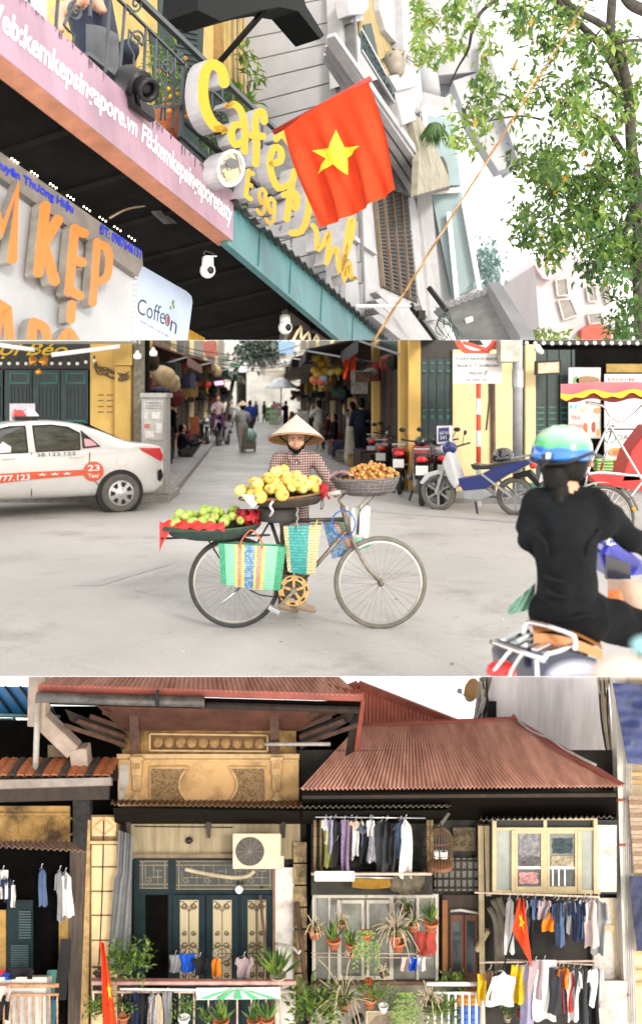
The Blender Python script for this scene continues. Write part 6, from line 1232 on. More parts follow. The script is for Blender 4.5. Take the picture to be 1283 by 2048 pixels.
heap('longan','small tan longan piled in the handlebar basket','longan','longans in the handlebar basket',moundpts(c3+V((.05,0,.0)),R3*.8,170,.0185,ax3,.10,.85,6),.0175,[mat('longan_a',C(232,175,95,.6),.6,var=.2,scale=30),mat('longan_b',C(215,150,75,.6),.6,var=.2,scale=30)],(1,1,1),(8,6))
mb=MB(); mb.lathe([(R3*.78,.0),(R3*.6,.04),(R3*.3,.075),(.01,.09)],20,c3+V((.05,0,-.01)),ax3,sy=.85); o=mb.build('longan_heap',m_dkt if 0 else mat('longan_b',None),t3); o['kind']='stuff'
# cloths and plastic on the trays
def cloth(name,label,cat,fn,m,nu=16,nv=10,th=.004,group=None,parent=None):
    mb=MB(); mb.grid(fn,nu,nv); n0=len(mb.v); fs=[list(f) for f in mb.f]; mb.add([p+V((0,th,0)) for p in mb.v[:n0]],[f[::-1] for f in fs]); o=mb.build(name,m,parent,smooth=True)
    if parent is None:tag(o,label,cat,group)
    return o
m_redpl=mat('red_plastic',(.4,.015,.025),.55,var=.5,scale=25)
cloth('red_cloth','red cloth draped over the edge of the guava tray','cloth',lambda s,t:B(319+130*s,1042+3*s+t*(16+46*max(0,1-s*6))+3*sin(s*30+t*3),-R2*.8*(.35+.66*min(1,s*1.6))-.01-.012*sin(s*24+t*5)),mat('red_sheet',(.55,.03,.025),.5,var=.25,scale=18),40,8)
cloth('red_plastic_bag','crumpled red plastic bag between the guavas and the mango tray','bag',lambda s,t:B(470+50*s+4*sin(t*7),1018+34*t+5*sin(s*17)*sin(t*9),-.05-.12*sin(s*pi)*sin(t*pi)-.02*sin(s*21+t*13)),m_redpl,22,16)
cloth('red_plastic_bag','small red plastic bag tied to the front of the mango tray','bag',lambda s,t:B(636+18*s+6*t,966+30*t+4*sin(s*9),-.16-.04*sin(s*pi)-.012*sin(t*14+s*4)),m_redpl,10,14)
cloth('white_paper','white paper hanging off the mango tray','paper',lambda s,t:B(483+44*s,988+4*s+t*26*(1-abs(s-.5)*1.6 if abs(s-.5)<.5 else.2),-R1*(.75+.2*s)-.02-.01*sin(t*5)),mat('paper_white',(.62,.6,.57),.7),10,8)
cloth('pink_plastic_bag','pale pink plastic bag lying beside the longans','bag',lambda s,t:B(658+52*s,958-16*sin(s*pi*.9+.25)*(1-t*.7)+3*sin(s*18+t*8)-6*t*0,-.16+.2*t-.02*sin(s*15)),mat('pink_film',(.68,.45,.48),.35,var=.15),22,12)
# woven bags
GR=weave('weave_green',(.03,.26,.13),(.05,.34,.19),(.01,.1,.05),62); LG=weave('weave_palegreen',(.2,.45,.32),(.26,.5,.38),(.03,.25,.14),62); YW=weave('weave_yellow',(.6,.5,.08),(.55,.52,.2),(.2,.2,.03),62); PK=weave('weave_pink',(.5,.16,.14),(.4,.32,.24),(.12,.1,.05),62); BW=weave('weave_blue',(.04,.16,.36),(.3,.42,.48),(.02,.06,.15),62); TL=weave('weave_teal',(.02,.24,.24),(.06,.33,.3),(.01,.1,.1),46); CR=weave('weave_cream',(.55,.48,.26),(.42,.4,.22),(.12,.12,.06),50); RD=weave('weave_mixed',(.12,.14,.2),(.35,.22,.18),(.06,.05,.05),46)
def bag(label,top,bot,Y0,Y1,stripes,m_side,handle=None,sag=.0):
    """top, bot = (u0, u1, v); stripes = [(end fraction, material)]"""
    t=T('woven_bag',label,'bag',B((bot[0]+bot[1])/2,bot[2],(Y0+Y1)/2)); f0=0
    def fp(s,q_):
        u=(top[0]+(top[1]-top[0])*s)*(1-q_)+(bot[0]+(bot[1]-bot[0])*s)*q_; v=(top[2]+(top[3]-top[2])*s if len(top)>3 else top[2])*(1-q_)+(bot[2]+(bot[3]-bot[2])*s if len(bot)>3 else bot[2])*q_
        return B(u,v+sag*sin(s*pi)*q_,Y0-.03*sin(s*pi)*sin(q_*pi))
    for f1,m_ in stripes:mb=MB(); mb.grid(lambda s,q_:fp(f0+(f1-f0)*s,q_),4,8); mb.build('panel',m_,t,smooth=True); f0=f1
    mb=MB(); dv=V((0,Y1-Y0,0))
    mb.grid(lambda s,q_:fp(0,q_)+dv*s,2,6); mb.grid(lambda s,q_:fp(1,q_)+dv*s,2,6); mb.grid(lambda s,q_:fp(s,1)+dv*q_,6,2); mb.grid(lambda s,q_:fp(s,q_)+dv,8,4); mb.build('gusset',m_side,t)
    if handle:
        for yo in (Y0-.01,Y1+.01):u0,u1,vt=handle; mb=MB(); mb.tube(interp([B(u0,top[2]+10,yo),B(u0+2,top[2]-6,yo),B((u0+u1)/2,vt,yo),B(u1-2,top[2]-6,yo),B(u1,top[2]+10,yo)],6),.006,7); mb.build('handle',mat('handle_amber',(.4,.1,.03),.4),t,smooth=True)
    return t
bag('green striped woven bag with amber handles hanging on the rear wheel',(437,572,1087,1094),(442,560,1168,1181),-.16,-.06,[(.09,GR),(.24,LG),(.28,YW),(.34,PK),(.385,YW),(.54,BW),(.575,YW),(.65,PK),(.70,YW),(.88,LG),(1,GR)],GR,(481,524,1060),3)
bag('teal woven bag with cream edges hanging from the frame',(566,642,1052,1050),(575,630,1143,1148),-.13,.0,[(.13,CR),(.68,TL),(1,CR)],RD,None,3)
b3=bag('blue and pink woven bag hanging behind the front of the frame',(644,690,1040,1044),(664,742,1118,1092),.08,.2,[(.45,BW),(.7,PK),(1,LG)],BW,None,2)
cloth('white_plastic_bag','white translucent plastic bag hanging behind the steering head','bag',lambda s,t:B(692+48*s-4*t,1012+66*t+4*sin(s*7),.09-.06*sin(s*pi)*sin(t*2.6)+.012*sin(s*20)),mat('white_film',(.62,.63,.62),.35,var=.1),16,14)
mb=MB(); c=B(686,1048,-.09); mb.tube([c+V((cos(k*pi/20)*.085,.02*sin(k*.8)*.3,sin(k*pi/20)*.1)) for k in range(40)],.0055,7,closed=True); o=mb.build('cable_lock',mat('blue_vinyl',(.01,.09,.4),.35),None,smooth=True); tag(o,'loop of blue cable lock hanging on the steering head','lock')
mb=MB(); mb.tube([B(594+1.5*sin(k*1.2),1000+k*3.1,-.16-.003*cos(k*1.2)) for k in range(20)],.007,6); o=mb.build('bag_rope',mat('striped_rope',(.25,.25,.24),.8,var=.8,scale=160),None,smooth=True); tag(o,'grey twisted rope from the mango tray to the teal bag','rope')
for lab,pts,m_ in (('yellow cord tied over the teal bag',[(634,1040),(630,1052),(620,1062)],mat('yellow_cord',(.6,.45,.05),.6)),('dark string dangling from the mango tray edge',[(645,996),(646,1012),(641,1018),(643,998)],m_cable)):mb=MB(); mb.tube(interp([B(u,v,-.17) for u,v in pts]),.004,5); o=mb.build('cord',m_); tag(o,lab,'cord')
mb=MB(); mb.tube(interp([B(546,1002,-.33),B(540,1012,-.33),B(545,1022,-.3),B(540,1032,-.2)]),.009,6); o=mb.build('tied_rag',mat('paper_white',None),None,smooth=True); tag(o,'knotted white rag hanging under the mango tray','rag')
# ------------------------------------------------------------------ the fruit seller
m_plaid=plaid('plaid_shirt',(.42,.34,.31),(.19,.11,.1),(.05,.025,.028),52)
m_trou=mat('brown_trousers',(.1,.055,.04),.85,var=.3); m_shoe=mat('tan_shoe',C(215,190,160,.55),.7,var=.1)
WY2=.42
def Wm(u,v,d=0):return B(u,v,WY2+d)
sh=[(Wm(590,1015),Wm(591,955),.115,.118,0),(Wm(591,955),Wm(592,925),.122,.115,0),(Wm(560,918,.02),Wm(626,920,.02),.062,.062,0),(Wm(588,1035),Wm(590,1015),.12,.115,0),
      (Wm(592,912),Wm(592,900,-.02),.042,.04,3),(Wm(592,887,-.035),Wm(592,876,-.03),.064,.07,3),(Wm(592,895,-.055),Wm(592,897,-.06),.045,.04,3),
      (Wm(592,885,-.105),Wm(592,888,-.115),.011,.014,3),(Wm(585,876,-.085),Wm(599,876,-.085),.012,.012,3),(Wm(587,895,-.108),Wm(597,895,-.108),.008,.008,3),
      (Wm(581,887,-.07),Wm(581,888,-.07),.026,.026,3),(Wm(603,887,-.07),Wm(603,888,-.07),.026,.026,3),
      (Wm(556,918,.02),Wm(545,955,.0),.058,.048,0),(Wm(545,955),Wm(556,990,-.1),.046,.036,0),(Wm(556,990,-.1),Wm(562,1000,-.14),.03,.026,3),
      (Wm(630,920,.02),Wm(650,950,-.06),.056,.046,0),(Wm(650,950,-.06),Wm(664,978,-.19),.044,.034,0),(Wm(664,978,-.19),Wm(668,985,-.22),.026,.026,3)]
for k in range(4):sh.append((Wm(666+k*3.2,984-k*.6,-.225),Wm(668+k*3.4,991-k*.8,-.25),.0105,.009,3)); sh.append((Wm(668+k*3.4,991-k*.8,-.25),Wm(668+k*3.2,995-k*.8,-.235),.009,.008,3))
sh.append((Wm(664,985,-.2),Wm(674,994,-.21),.011,.009,3))
for s,ua,da in ((-1,566,.1),(1,600,-.02)):
    hip=Wm(589+9*s,1040); kn=Wm((589+9*s+ua)/2+4,1125,da*.6-.02); an=Wm(ua,1204,da); toe=Wm(ua+26,1216,da-.06)
    sh+=[(hip,kn,.088,.06,1),(kn,an,.058,.042,1),(an+V((-.015,0,-.025)),toe+V((0,0,-.012)),.036,.03,2)]
wm=person('person','fruit seller in plaid shirt and conical hat standing behind the bicycle',sh,[m_plaid,m_trou,m_shoe,M_SKIN],.0105,Wm(592,1222),smooth_it=5,fold=.004,fm=(0,1))
hatc=Wm(592,878,-.01); hax=V((0,.26,.966)).normalized();
m_hat=mat('palm_hat',C(236,222,203,.64),.8,var=.18,scale=30,bump=.3,bscale=90); m_hatu=mat('palm_hat_inside',C(215,165,100,.55),.8,var=.15,scale=30)
mb=MB(); prof=[(.002,.2),(.03,.172)]+[(.222*k/12,.2-.197*k/12) for k in range(3,13)]; mb.lathe(prof,48,hatc,hax,capb=False,capt=False); ht=mb.build('conical_hat',m_hat,wm,smooth=True)
mb=MB(); mb.lathe([(r_*.985,z_-.006) for r_,z_ in prof],48,hatc,hax,capb=False,capt=False); mb.build('hat_lining',m_hatu,ht,smooth=True)
xh=V((1,0,0)); yh=hax.cross(xh)
for k in range(5,13):
    r_,z_=.222*k/12.2,.2-.197*k/12-.008; mb=MB(); mb.tube([hatc+hax*z_+(xh*cos(j*pi/24)+yh*sin(j*pi/24))*r_ for j in range(48)],.0025 if k<12 else.0045,5,closed=True); mb.build('hat_hoop',mat('hoop_brown',(.2,.11,.05),.7) if k<12 else mat('hat_edge',(.42,.22,.15),.7),ht)
mb=MB(); mb.ball(Wm(592,884,.015),(.075,.075,.095),14,10); mb.build('hair',M_HAIR,wm,smooth=True)
mb=MB(); mb.grid(lambda s,t:Wm(574+36*s,884+(1-(2*s-1)**2)*(15.5+8*t)+t*1.5,-.08-.055*sin(s*pi)+.012*t),20,5); mb.build('chin_scarf',mat('black_scarf',(.006,.006,.007),.9,spec=.1),wm,smooth=True)
for sgn_ in (-1,1):mb=MB(); mb.tube([Wm(592+18*sgn_,886,-.09),Wm(592+34*sgn_,872,-.05)],.006,5); mb.build('hat_strap',mat('black_scarf',None),wm)
for u in (585,600):
    mb=MB(); mb.ball(Wm(u,880.5,-.102),(.012,.006,.0055),10,6); e_=mb.build('eye',mat('eye_white',(.5,.46,.42),.3,var=0),wm,smooth=True); mb=MB(); mb.ball(Wm(u+.3,880.5,-.107),(.005,.003,.005),8,6); mb.build('iris',M_HAIR,e_); mb=MB(); mb.bar(Wm(u-4.2,876.5,-.105),Wm(u+4.2,876.3,-.105),.005,.004,(0,1,0)); mb.build('brow',M_HAIR,wm)
mb=MB(); mb.tube([Wm(587.5,895,-.116),Wm(592,895.8,-.12),Wm(596.5,895,-.116)],[.002,.0045,.002],6); mb.build('lips',mat('lips',(.35,.12,.1),.5),wm)
for k in range(5):mb=MB(); mb.ball(Wm(593,925+k*17,-.155+.0*k),.0055,8,6); mb.build('shirt_button',M_WHITE,wm)
for sgn_ in (-1,1):mb=MB(); mb.prism([Wm(592+sgn_*2,918,-.13),Wm(592+sgn_*13,905,-.07),Wm(592+sgn_*19,914,-.09),Wm(592+sgn_*9,926,-.15)],V((0,.006,0))); mb.build('collar',m_plaid,wm)
# ------------------------------------------------------------------ the rider in black
RY=4.24
def R_(u,v,d=0):return P(u,v,RY+d)
m_top=mat('black_jersey',(.0055,.0065,.008),.9,var=.5,scale=5,bump=.6,bscale=7,spec=.15); m_jean=mat('black_jeans',(.005,.005,.006),.9,var=.4,scale=10,spec=.12)
rp=[(R_(1132,1210),R_(1130,1130),.146,.14,0),(R_(1130,1130),R_(1128,1045),.142,.157,0),(R_(1085,1012),R_(1180,1012,.02),.095,.095,0),(R_(1068,1050,0),R_(1195,1050),.085,.085,0),(R_(1125,1000),R_(1132,950),.058,.055,2),(R_(1132,935,.02),R_(1135,905,.02),.085,.09,2),
      (R_(1066,1012),R_(1060,1080,.18),.068,.06,0),(R_(1060,1080,.18),R_(1110,1130,.42),.055,.045,0),(R_(1196,1015),R_(1262,1080,.1),.075,.062,0),(R_(1262,1080,.1),R_(1330,1110,.38),.06,.048,0),(R_(1330,1110,.38),R_(1350,1112,.45),.04,.036,2),
      (R_(1115,1232),R_(1160,1232),.14,.142,1),(R_(1170,1228,.02),R_(1300,1265,.25),.12,.095,1),(R_(1100,1228,.05),R_(1150,1255,.5),.11,.09,1),(R_(1150,1255,.5),R_(1150,1400,.5),.07,.05,1),(R_(1300,1265,.25),R_(1310,1420,.3),.08,.06,1),(R_(1163,932,.0),R_(1160,940,.0),.03,.025,2),(R_(1178,925,.06),R_(1180,930,.06),.02,.02,2)]
rp+=[(R_(1112,960,-.05),R_(1118,1000,-.09),.03,.022,3)]
rd=person('person','rider in black top and two tone helmet seen from behind on a scooter',rp,[m_top,m_jean,M_SKIN,M_HAIR],.012,R_(1130,1350),smooth_it=6,fold=.0065,fm=(0,1))
mb=MB(); mb.ball(R_(1125,925,.03),(.115,.12,.12),16,10); mb.ball(R_(1110,952,-.05),(.062,.055,.08),14,10); mb.ball(R_(1118,985,-.055),(.045,.04,.07),12,8); mb.build('hair',M_HAIR,rd,smooth=True)
mb=MB(); mb.tube([R_(1132,1222)+V((cos(k*pi/16)*.152,sin(k*pi/16)*.152,.012*sin(k*.8))) for k in range(32)],.011,6,closed=True); mb.build('shirt_hem',m_top,rd,smooth=True)
for a_,b_,c_ in (((1082,1150),(1120,1162),(1168,1150)),((1086,1180),(1130,1194),(1176,1176)),((1200,1060),(1176,1090),(1168,1120)),((1066,1062),(1088,1086),(1094,1112))):mb=MB(); mb.tube(interp([R_(*a_,-.11),R_(*b_,-.135),R_(*c_,-.11)],5),.012,6); mb.build('cloth_crease',m_top,rd,smooth=True)
hm=T('two_tone_helmet','glossy half helmet, green above and blue below, on the rider','helmet',R_(1122,915)); hc=R_(1122,905,.02)
m_hel=mat('helmet_paint',(.1,.5,.25),.15,var=0,coat=1); n_,l_,b_=nodes_of(m_hel)
tc_=n_.new('ShaderNodeTexCoord'); sx_=n_.new('ShaderNodeSeparateXYZ'); l_.new(tc_.outputs['Object'],sx_.inputs[0]); nz_=n_.new('ShaderNodeTexNoise'); nz_.inputs['Scale'].default_value=9; l_.new(tc_.outputs['Object'],nz_.inputs[0])
ad_=n_.new('ShaderNodeMath'); ad_.operation='MULTIPLY_ADD'; ad_.inputs[1].default_value=.05; l_.new(nz_.outputs[0],ad_.inputs[0]); l_.new(sx_.outputs[2],ad_.inputs[2]); rm_=n_.new('ShaderNodeValToRGB'); e_=rm_.color_ramp.elements; mp_=n_.new('ShaderNodeMapRange'); mp_.inputs[1].default_value=0; mp_.inputs[2].default_value=.16; l_.new(ad_.outputs[0],mp_.inputs[0]); l_.new(mp_.outputs[0],rm_.inputs[0])
e_[0].color=(.004,.09,.42,1); e_[0].position=.42; e_[1].color=(.05,.38,.12,1); e_[1].position=.52; x_=e_.new(.9); x_.color=(.28,.55,.36,1); x_=e_.new(.25); x_.color=(.01,.14,.5,1); l_.new(rm_.outputs[0],b_.inputs['Base Color'])
mb=MB(); mb.lathe([(.139,-.03),(.141,0.0),(.136,.04),(.118,.08),(.086,.11),(.045,.127),(.004,.131)],32,hc,(.06,0,1),sx=1.0,sy=1.12); mb.build('shell',m_hel,hm,smooth=True)
mb=MB(); mb.tube([hc+V((cos(k*pi/20)*.141,sin(k*pi/20)*.158,-.032-.012*sin(k*pi/20*2)+.03*max(0,cos(k*pi/20)))) for k in range(40)],.008,6,closed=True); mb.build('edge_trim',M_BLACK,hm,smooth=True)
mb=MB(); mb.grid(lambda s,t:hc+V((cos(-.9+1.9*s)*(.142+.05*t),sin(-.9+1.9*s)*(.15+.05*t),.004-.02*t)),10,3); mb.build('peak',M_BLACK,hm,smooth=True)
mb=MB(); mb.bar(R_(1104,915,-.12),R_(1080,935,-.12),.014,.006); mb.bar(R_(1086,908,-.13),R_(1088,922,-.13),.02,.01); mb.build('strap_clip',M_BLACK,hm); mb=MB(); mb.prism([R_(1092,906,-.142),R_(1100,906,-.142),R_(1099,917,-.142),R_(1091,917,-.142)],V((0,.01,0))); mb.build('sticker',M_WHITE,hm);
# scooter
sc=T('scooter','tan seated scooter with chrome rear rack in the near corner','scooter',R_(1150,1400))
mb=MB(); mb.grid(lambda s,t:R_(1058+138*s+8*t,1240+42*s*s+26*t*(1-.3*s)-7*sin(s*pi)-4*sin(t*pi),-.2+.34*(1-t)),16,8); mb.grid(lambda s,t:R_(1066+138*s,1266+36*s*s+20*t,-.2-.01*t),14,4); mb.build('seat',mat('tan_leather',C(205,130,60,.55),.45,var=.15),sc,smooth=True)
def rt(name,pts,r,m=M_CHROME,n=8):mb=MB(); mb.tube(interp([R_(*p) for p in pts],5),r,n); return mb.build(name,m,sc,smooth=True)
rt('grab_bar',[(1046,1268,-.1),(1050,1250,-.1),(1060,1245,-.1),(1100,1254,-.22),(1140,1268,-.3),(1149,1280,-.3),(1148,1300,-.3)],.012)
rt('rack_rail',[(982,1283,-.1),(1030,1300,-.3),(1082,1316,-.42),(1092,1308,-.42)],.011); rt('rack_rail',[(982,1283,-.1),(1020,1272,.0),(1056,1262,.05)],.011); rt('rack_rail',[(1092,1308,-.42),(1120,1300,-.36),(1148,1288,-.25)],.011); rt('rack_rail',[(990,1288,-.12),(1088,1322,-.42)],.009)
for k in range(5):a,b=(1004+k*21,1280+k*6.6,-.1-.07*k),(1040+k*21,1264+k*6,.0-.06*k); mb=MB(); mb.bar(R_(*a),R_(*b),.03,.008); mb.build('rack_slat',M_CHROME,sc,bevel=.002)
rt('rack_leg',[(1020,1300,-.2),(985,1345,-.15),(970,1370,-.1)],.009); rt('rack_leg',[(1045,1305,-.28),(1020,1345,-.2),(1015,1370,-.2)],.009); rt('rack_leg',[(1072,1318,-.38),(1074,1370,-.35)],.01)
mb=MB(); mb.ball(R_(1002,1342,-.12),(.07,.06,.05),14,8); mb.build('tail_light',mat('tail_lamp',None),sc,smooth=True)
mb=MB(); mb.grid(lambda s,t:R_(1062+130*s,1278+40*s+90*t,-.16+.05*t),10,6); mb.build('side_panel',mat('navy_panel',(.01,.016,.04),.3,coat=.4),sc,smooth=True)
mb=MB(); mb.prism([R_(1200,1108,.5),R_(1212,1085,.5),R_(1235,1080,.5),R_(1283,1120,.55),R_(1300,1150,.55),R_(1262,1152,.5),R_(1215,1158,.5)],V((0,.25,0))); mb.build('front_cowl',mat('cowl_blue',(.02,.03,.35),.25,coat=.5),sc,bevel=.02); mb=MB(); mb.prism([R_(1210,1110,.48),R_(1260,1128,.48),R_(1260,1158,.48),R_(1214,1160,.48)],V((0,.05,0))); mb.build('glove_panel',mat('navy_panel',None),sc)
rt('mirror_stalk',[(1214,1090,.5),(1216,1072,.5),(1222,1062,.5)],.008,M_WHITE)
mb=MB(); mb.grid(lambda s,t:R_(1214+110*s,1158+8*s*s*3+(56+16*s)*t,.42-.1*sin(s*pi)),10,6); mb.build('leg_shield',mat('shield_cream',C(240,200,175,.6),.35,coat=.4),sc,smooth=True); mb=MB(); mb.prism([R_(1216,1180,.35),R_(1240,1182,.35),R_(1280,1215,.33),R_(1276,1226,.33),R_(1236,1200,.34),R_(1216,1196,.35)],V((0,.01,0))); mb.build('orange_decal',mat('decal_orange',(.65,.13,.02),.35),sc)
cloth('mint_plastic_bag','mint green plastic bag hanging beside the rider','bag',lambda s,t:R_(1018+52*s-4*t,1212-46*s+t*(18+34*s),.1-.05*sin(s*pi)+.01*sin(s*19+t*9)),mat('mint_film',C(150,205,180,.55),.4,var=.25,scale=14),16,10)
mb=MB(); mb.prism([R_(1000,1318,-.05),R_(1062,1285,-.05),R_(1170,1310,-.05),R_(1190,1400,-.05),R_(1010,1400,-.05)],V((0,.25,0))); mb.build('rear_body',mat('navy_panel',None),sc,bevel=.02)
# out of focus machine close to the lens
nr=T('near_scooter','pale blurred scooter body at the very front of the street','scooter',P(1200,1360,1.9)); mb=MB(); mb.ball(P(1155,1366,1.9),(.07,.05,.045),14,10); mb.build('lamp_cowl',mat('pale_lilac',(.5,.5,.6),.3),nr,smooth=True); mb=MB(); mb.ball(P(1255,1358,1.8),(.08,.06,.045),14,10); mb.build('front_cowl',mat('pale_peach',C(245,215,200,.6),.3),nr,smooth=True); mb=MB(); mb.ball(P(1290,1292,1.8),(.03,.03,.02),12,8); mb.build('mirror',mat('pale_teal',(.2,.4,.42),.3),nr,smooth=True)
# ================================================================== LOWER PLACE: the old house with balconies
STRIP='B'
DY=14.0; BA=radians(28); BD=V((0,cos(BA),-sin(BA)))  # depth direction of the house
def Z(u,v,d=0):return P(u,v,DY-d*cos(BA))
ZC=[0]
def zb(name,u0,v0,u1,v1,d0,d1,m,par=None,**k):
    ZC[0]+=1; d1+=(ZC[0]%13)*.0011  # no two fronts in one plane
    a=[Z(u0,v1,d1),Z(u1,v1,d1),Z(u1,v0,d1),Z(u0,v0,d1)]; e=BD*(d1-d0); mb=MB(); mb.hexa(a,[p+e for p in a]); return mb.build(name,m,par,**k)
def zpoly(name,px,d,th,m,par=None,**k):mb=MB(); mb.prism([Z(*p[:2],p[2] if len(p)>2 else d) for p in px],BD*th); return mb.build(name,m,par,**k)
def zt(name,pts,r,m,par=None,sm=0,n=7):
    q=[Z(*p) for p in pts]; q=interp(q,sm) if sm else q; mb=MB(); mb.tube(q,r,n); return mb.build(name,m,par,smooth=True)
m_och=mat('ochre_plaster',C(228,186,130,.74),.9,var=0,col2=C(172,134,90,.55),scale=2.2,mixlo=.3,mixhi=.55,bump=.3,bscale=25); m_och2=mat('ochre_stained',C(195,155,92,.72),.9,var=0,col2=C(92,70,42,.5),scale=2.5,mixlo=.35,mixhi=.65)
m_stone=mat('pebble_dash',C(200,165,120,.7),.95,var=0,col2=C(105,80,50,.5),scale=45,bump=.8,bscale=70); m_trim=mat('plaster_trim',C(215,180,130,.75),.85,var=.25,scale=6)
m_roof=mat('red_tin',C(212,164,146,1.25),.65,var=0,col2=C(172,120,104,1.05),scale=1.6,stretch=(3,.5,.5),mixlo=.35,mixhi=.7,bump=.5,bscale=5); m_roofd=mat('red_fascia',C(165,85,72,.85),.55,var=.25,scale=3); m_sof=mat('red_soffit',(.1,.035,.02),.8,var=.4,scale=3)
m_wood=mat('dark_wood',(.03,.02,.014),.8,var=.4,scale=8,stretch=(1,1,.2)); m_brk=mat('bracket_wood',(.09,.045,.03),.8,var=.4,scale=8); m_tin=mat('weathered_tin',(.13,.115,.095),.7,.2,var=.4,scale=7)
m_dteal=mat('teal_door',(.005,.014,.018),.55,var=.3,scale=5,spec=.2); m_pip=mat('pvc_pipe',(.42,.4,.38),.5,var=.2,scale=8); m_wallw=mat('white_wall',C(215,210,205,.7),.85,var=0,col2=C(160,150,140,.6),scale=2.5,mixlo=.25,mixhi=.5); m_tanw=mat('tan_wall',C(165,150,120,.6),.9,var=.3,scale=3,stretch=(3,1,.3))
m_lit=mat('beige_pilaster',C(242,210,160,.62),.9,var=.15,scale=3); m_bei=mat('beige_frame',C(205,185,145,.75),.6,var=.15); m_pane=mat('frosted_pane',C(178,184,178,.6),.3,var=.2,scale=3,spec=.5); m_rail=mat('pale_rail',C(215,190,175,.75),.5,var=.25,scale=10); m_void=mat('void',(.003,.0028,.0026),.95,var=.3,spec=.02)  # the void colour is near-black to paint deep shade in recesses
# ground far below, unseen, added to keep sky light off the undersides
mb=MB(); mb.quad((-14,2,-14),(14,2,-14),(14,40,-14),(-14,40,-14)); st('blocker_ground',mb,m_pave)
# --- main house
hs=T('old_villa','old ochre villa with overhanging red roof and dark green doors','house',Z(420,2048))
zb('back_wall',200,1500,1245,2200,-.6,-.12,mat('house_dark',(.02,.018,.015),.9,var=.5,scale=2),hs)
zb('upper_wall',245,1440,592,1512,0,.02,m_och2,hs); lw=zb('lower_wall',236,1516,597,1612,0,.06,m_och,hs); zb('cornice',234,1508,598,1517,0,.12,m_trim,hs); zb('cornice',238,1519,595,1524,0,.09,m_trim,hs)
for a,b in (((285,1452),(560,1456)),((560,1456),(560,1506)),((285,1452),(285,1506))):mb=MB(); mb.bar(Z(*a,.03),Z(*b,.03),.03,.03,(0,1,0)); mb.build('panel_moulding',m_och2,hs)
zb('disc_panel',302,1469,533,1499,.02,.03,mat('panel_brown',C(120,90,55,.6),.9,var=.3),hs)
for a,b in (((300,1467),(535,1470)),((300,1500),(535,1502)),((300,1467),(300,1500)),((535,1469),(535,1502))):mb=MB(); mb.bar(Z(*a,.05),Z(*b,.05),.025,.04,(0,1,0)); mb.build('panel_moulding',m_trim,hs)
for i in range(10):
    c=Z(316+i*22.6,1484+i*.25,.035); mb=MB(); mb.lathe([(.082,0),(.08,.02),(.06,.04),(.03,.05),(.005,.052)],18,c,-BD); mb.build('boss',mat('boss_plaster',C(190,150,100,.62),.9,var=.35,scale=14),hs,smooth=True)
def stonepanel(u0,u1,flip):
    pts=[(u0,1535),(u1,1535)]; arc=[(k/8) for k in range(9)]
    if not flip:px=[(u0,1535)]+[(u1-16*sin(t*pi),1535+68*t) for t in arc]+[(u0,1603)]
    else:px=[(u1,1535),(u1,1603)]+[(u0+16*sin(t*pi),1603-68*t) for t in arc]
    o=zpoly('stone_panel',px,.085,.03,m_stone,hs); mb=MB(); q=[Z(*p,.095) for p in px]; mb.tube(q,.022,6,closed=True); mb.build('panel_border',m_trim,o)
stonepanel(300,374,False); stonepanel(458,530,True)
for cu in (273,553):
    zb('corbel',cu-13,1514,cu+13,1522,.06,.2,m_trim,hs,bevel=.01); c_=zb('corbel',cu-10,1522,cu+10,1552,.06,.16,m_trim,hs,bevel=.015); zb('corbel',cu-9,1552,cu+9,1582,.06,.13,m_trim,hs,bevel=.02)
    for k in range(3):zb('flute',cu-7+k*5,1526,cu-4+k*5,1538,.16,.165,m_och2,c_)
    for k in range(4):zb('reed',cu-8+k*4.2,1556,cu-5+k*4.2,1580,.13,.145,m_trim,c_,bevel=.006)
    zpoly('tassel',[(cu-4,1584),(cu+4,1584),(cu+6,1594),(cu+14,1602),(cu+6,1600),(cu,1604),(cu-6,1600),(cu-14,1602),(cu-6,1594)],.1,.03,m_trim,hs)
for px in ([(240,1530),(256,1528),(258,1560),(246,1600),(238,1608)],):zpoly('flaked_plaster',px,.066,.003,m_wallw,hs)
# roof of the tower
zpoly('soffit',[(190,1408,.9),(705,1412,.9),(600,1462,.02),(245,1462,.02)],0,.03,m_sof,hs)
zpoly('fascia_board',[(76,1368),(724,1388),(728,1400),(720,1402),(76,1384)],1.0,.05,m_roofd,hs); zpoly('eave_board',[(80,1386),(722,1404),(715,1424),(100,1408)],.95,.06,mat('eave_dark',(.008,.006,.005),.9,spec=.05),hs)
def corr_q(name,A,B_,C_,D_,nw,amp,m,par,up,sub=6,nv=1):  # A-B lower edge, D-C upper edge
    mb=MB(); f=lambda s,t,o=0:A.lerp(B_,s).lerp(D_.lerp(C_,s),t)+up*(amp*sin(s*nw*2*pi)+o); mb.grid(f,nw*sub,nv); mb.grid(lambda s,t:f(s,t,-.01),nw*sub,nv); mb.grid(lambda s,t:f(s,0,-.01*t),nw*sub,1); return mb.build(name,m,par,smooth=True)
UPR=V((0,-.5,.87))
corr_q('tower_roof',Z(76,1372,1.0),Z(722,1392,1.0),Z(640,1320,-.6),Z(160,1320,-.6),64,.02,m_roof,hs,UPR)
for pts in ([(180,1358,.2),(470,1340,-.3)],[(560,1350,-.2),(724,1390,1.0)]):zt('ridge_cap',pts,.04,m_roofd,hs)
zt('gutter_pipe',[(74,1394,1.1),(240,1400,1.1),(408,1404,1.1)],.075,mat('gutter_grey',(.13,.12,.115),.45,.3,var=.5,scale=6),hs,n=12); zt('gutter_pipe',[(300,1403,1.12),(408,1406,1.12)],.05,mat('gutter_worn',(.35,.3,.28),.6,var=.4),hs); zt('gutter_pipe',[(405,1410,1.05),(718,1420,1.05)],.05,m_wood,hs)
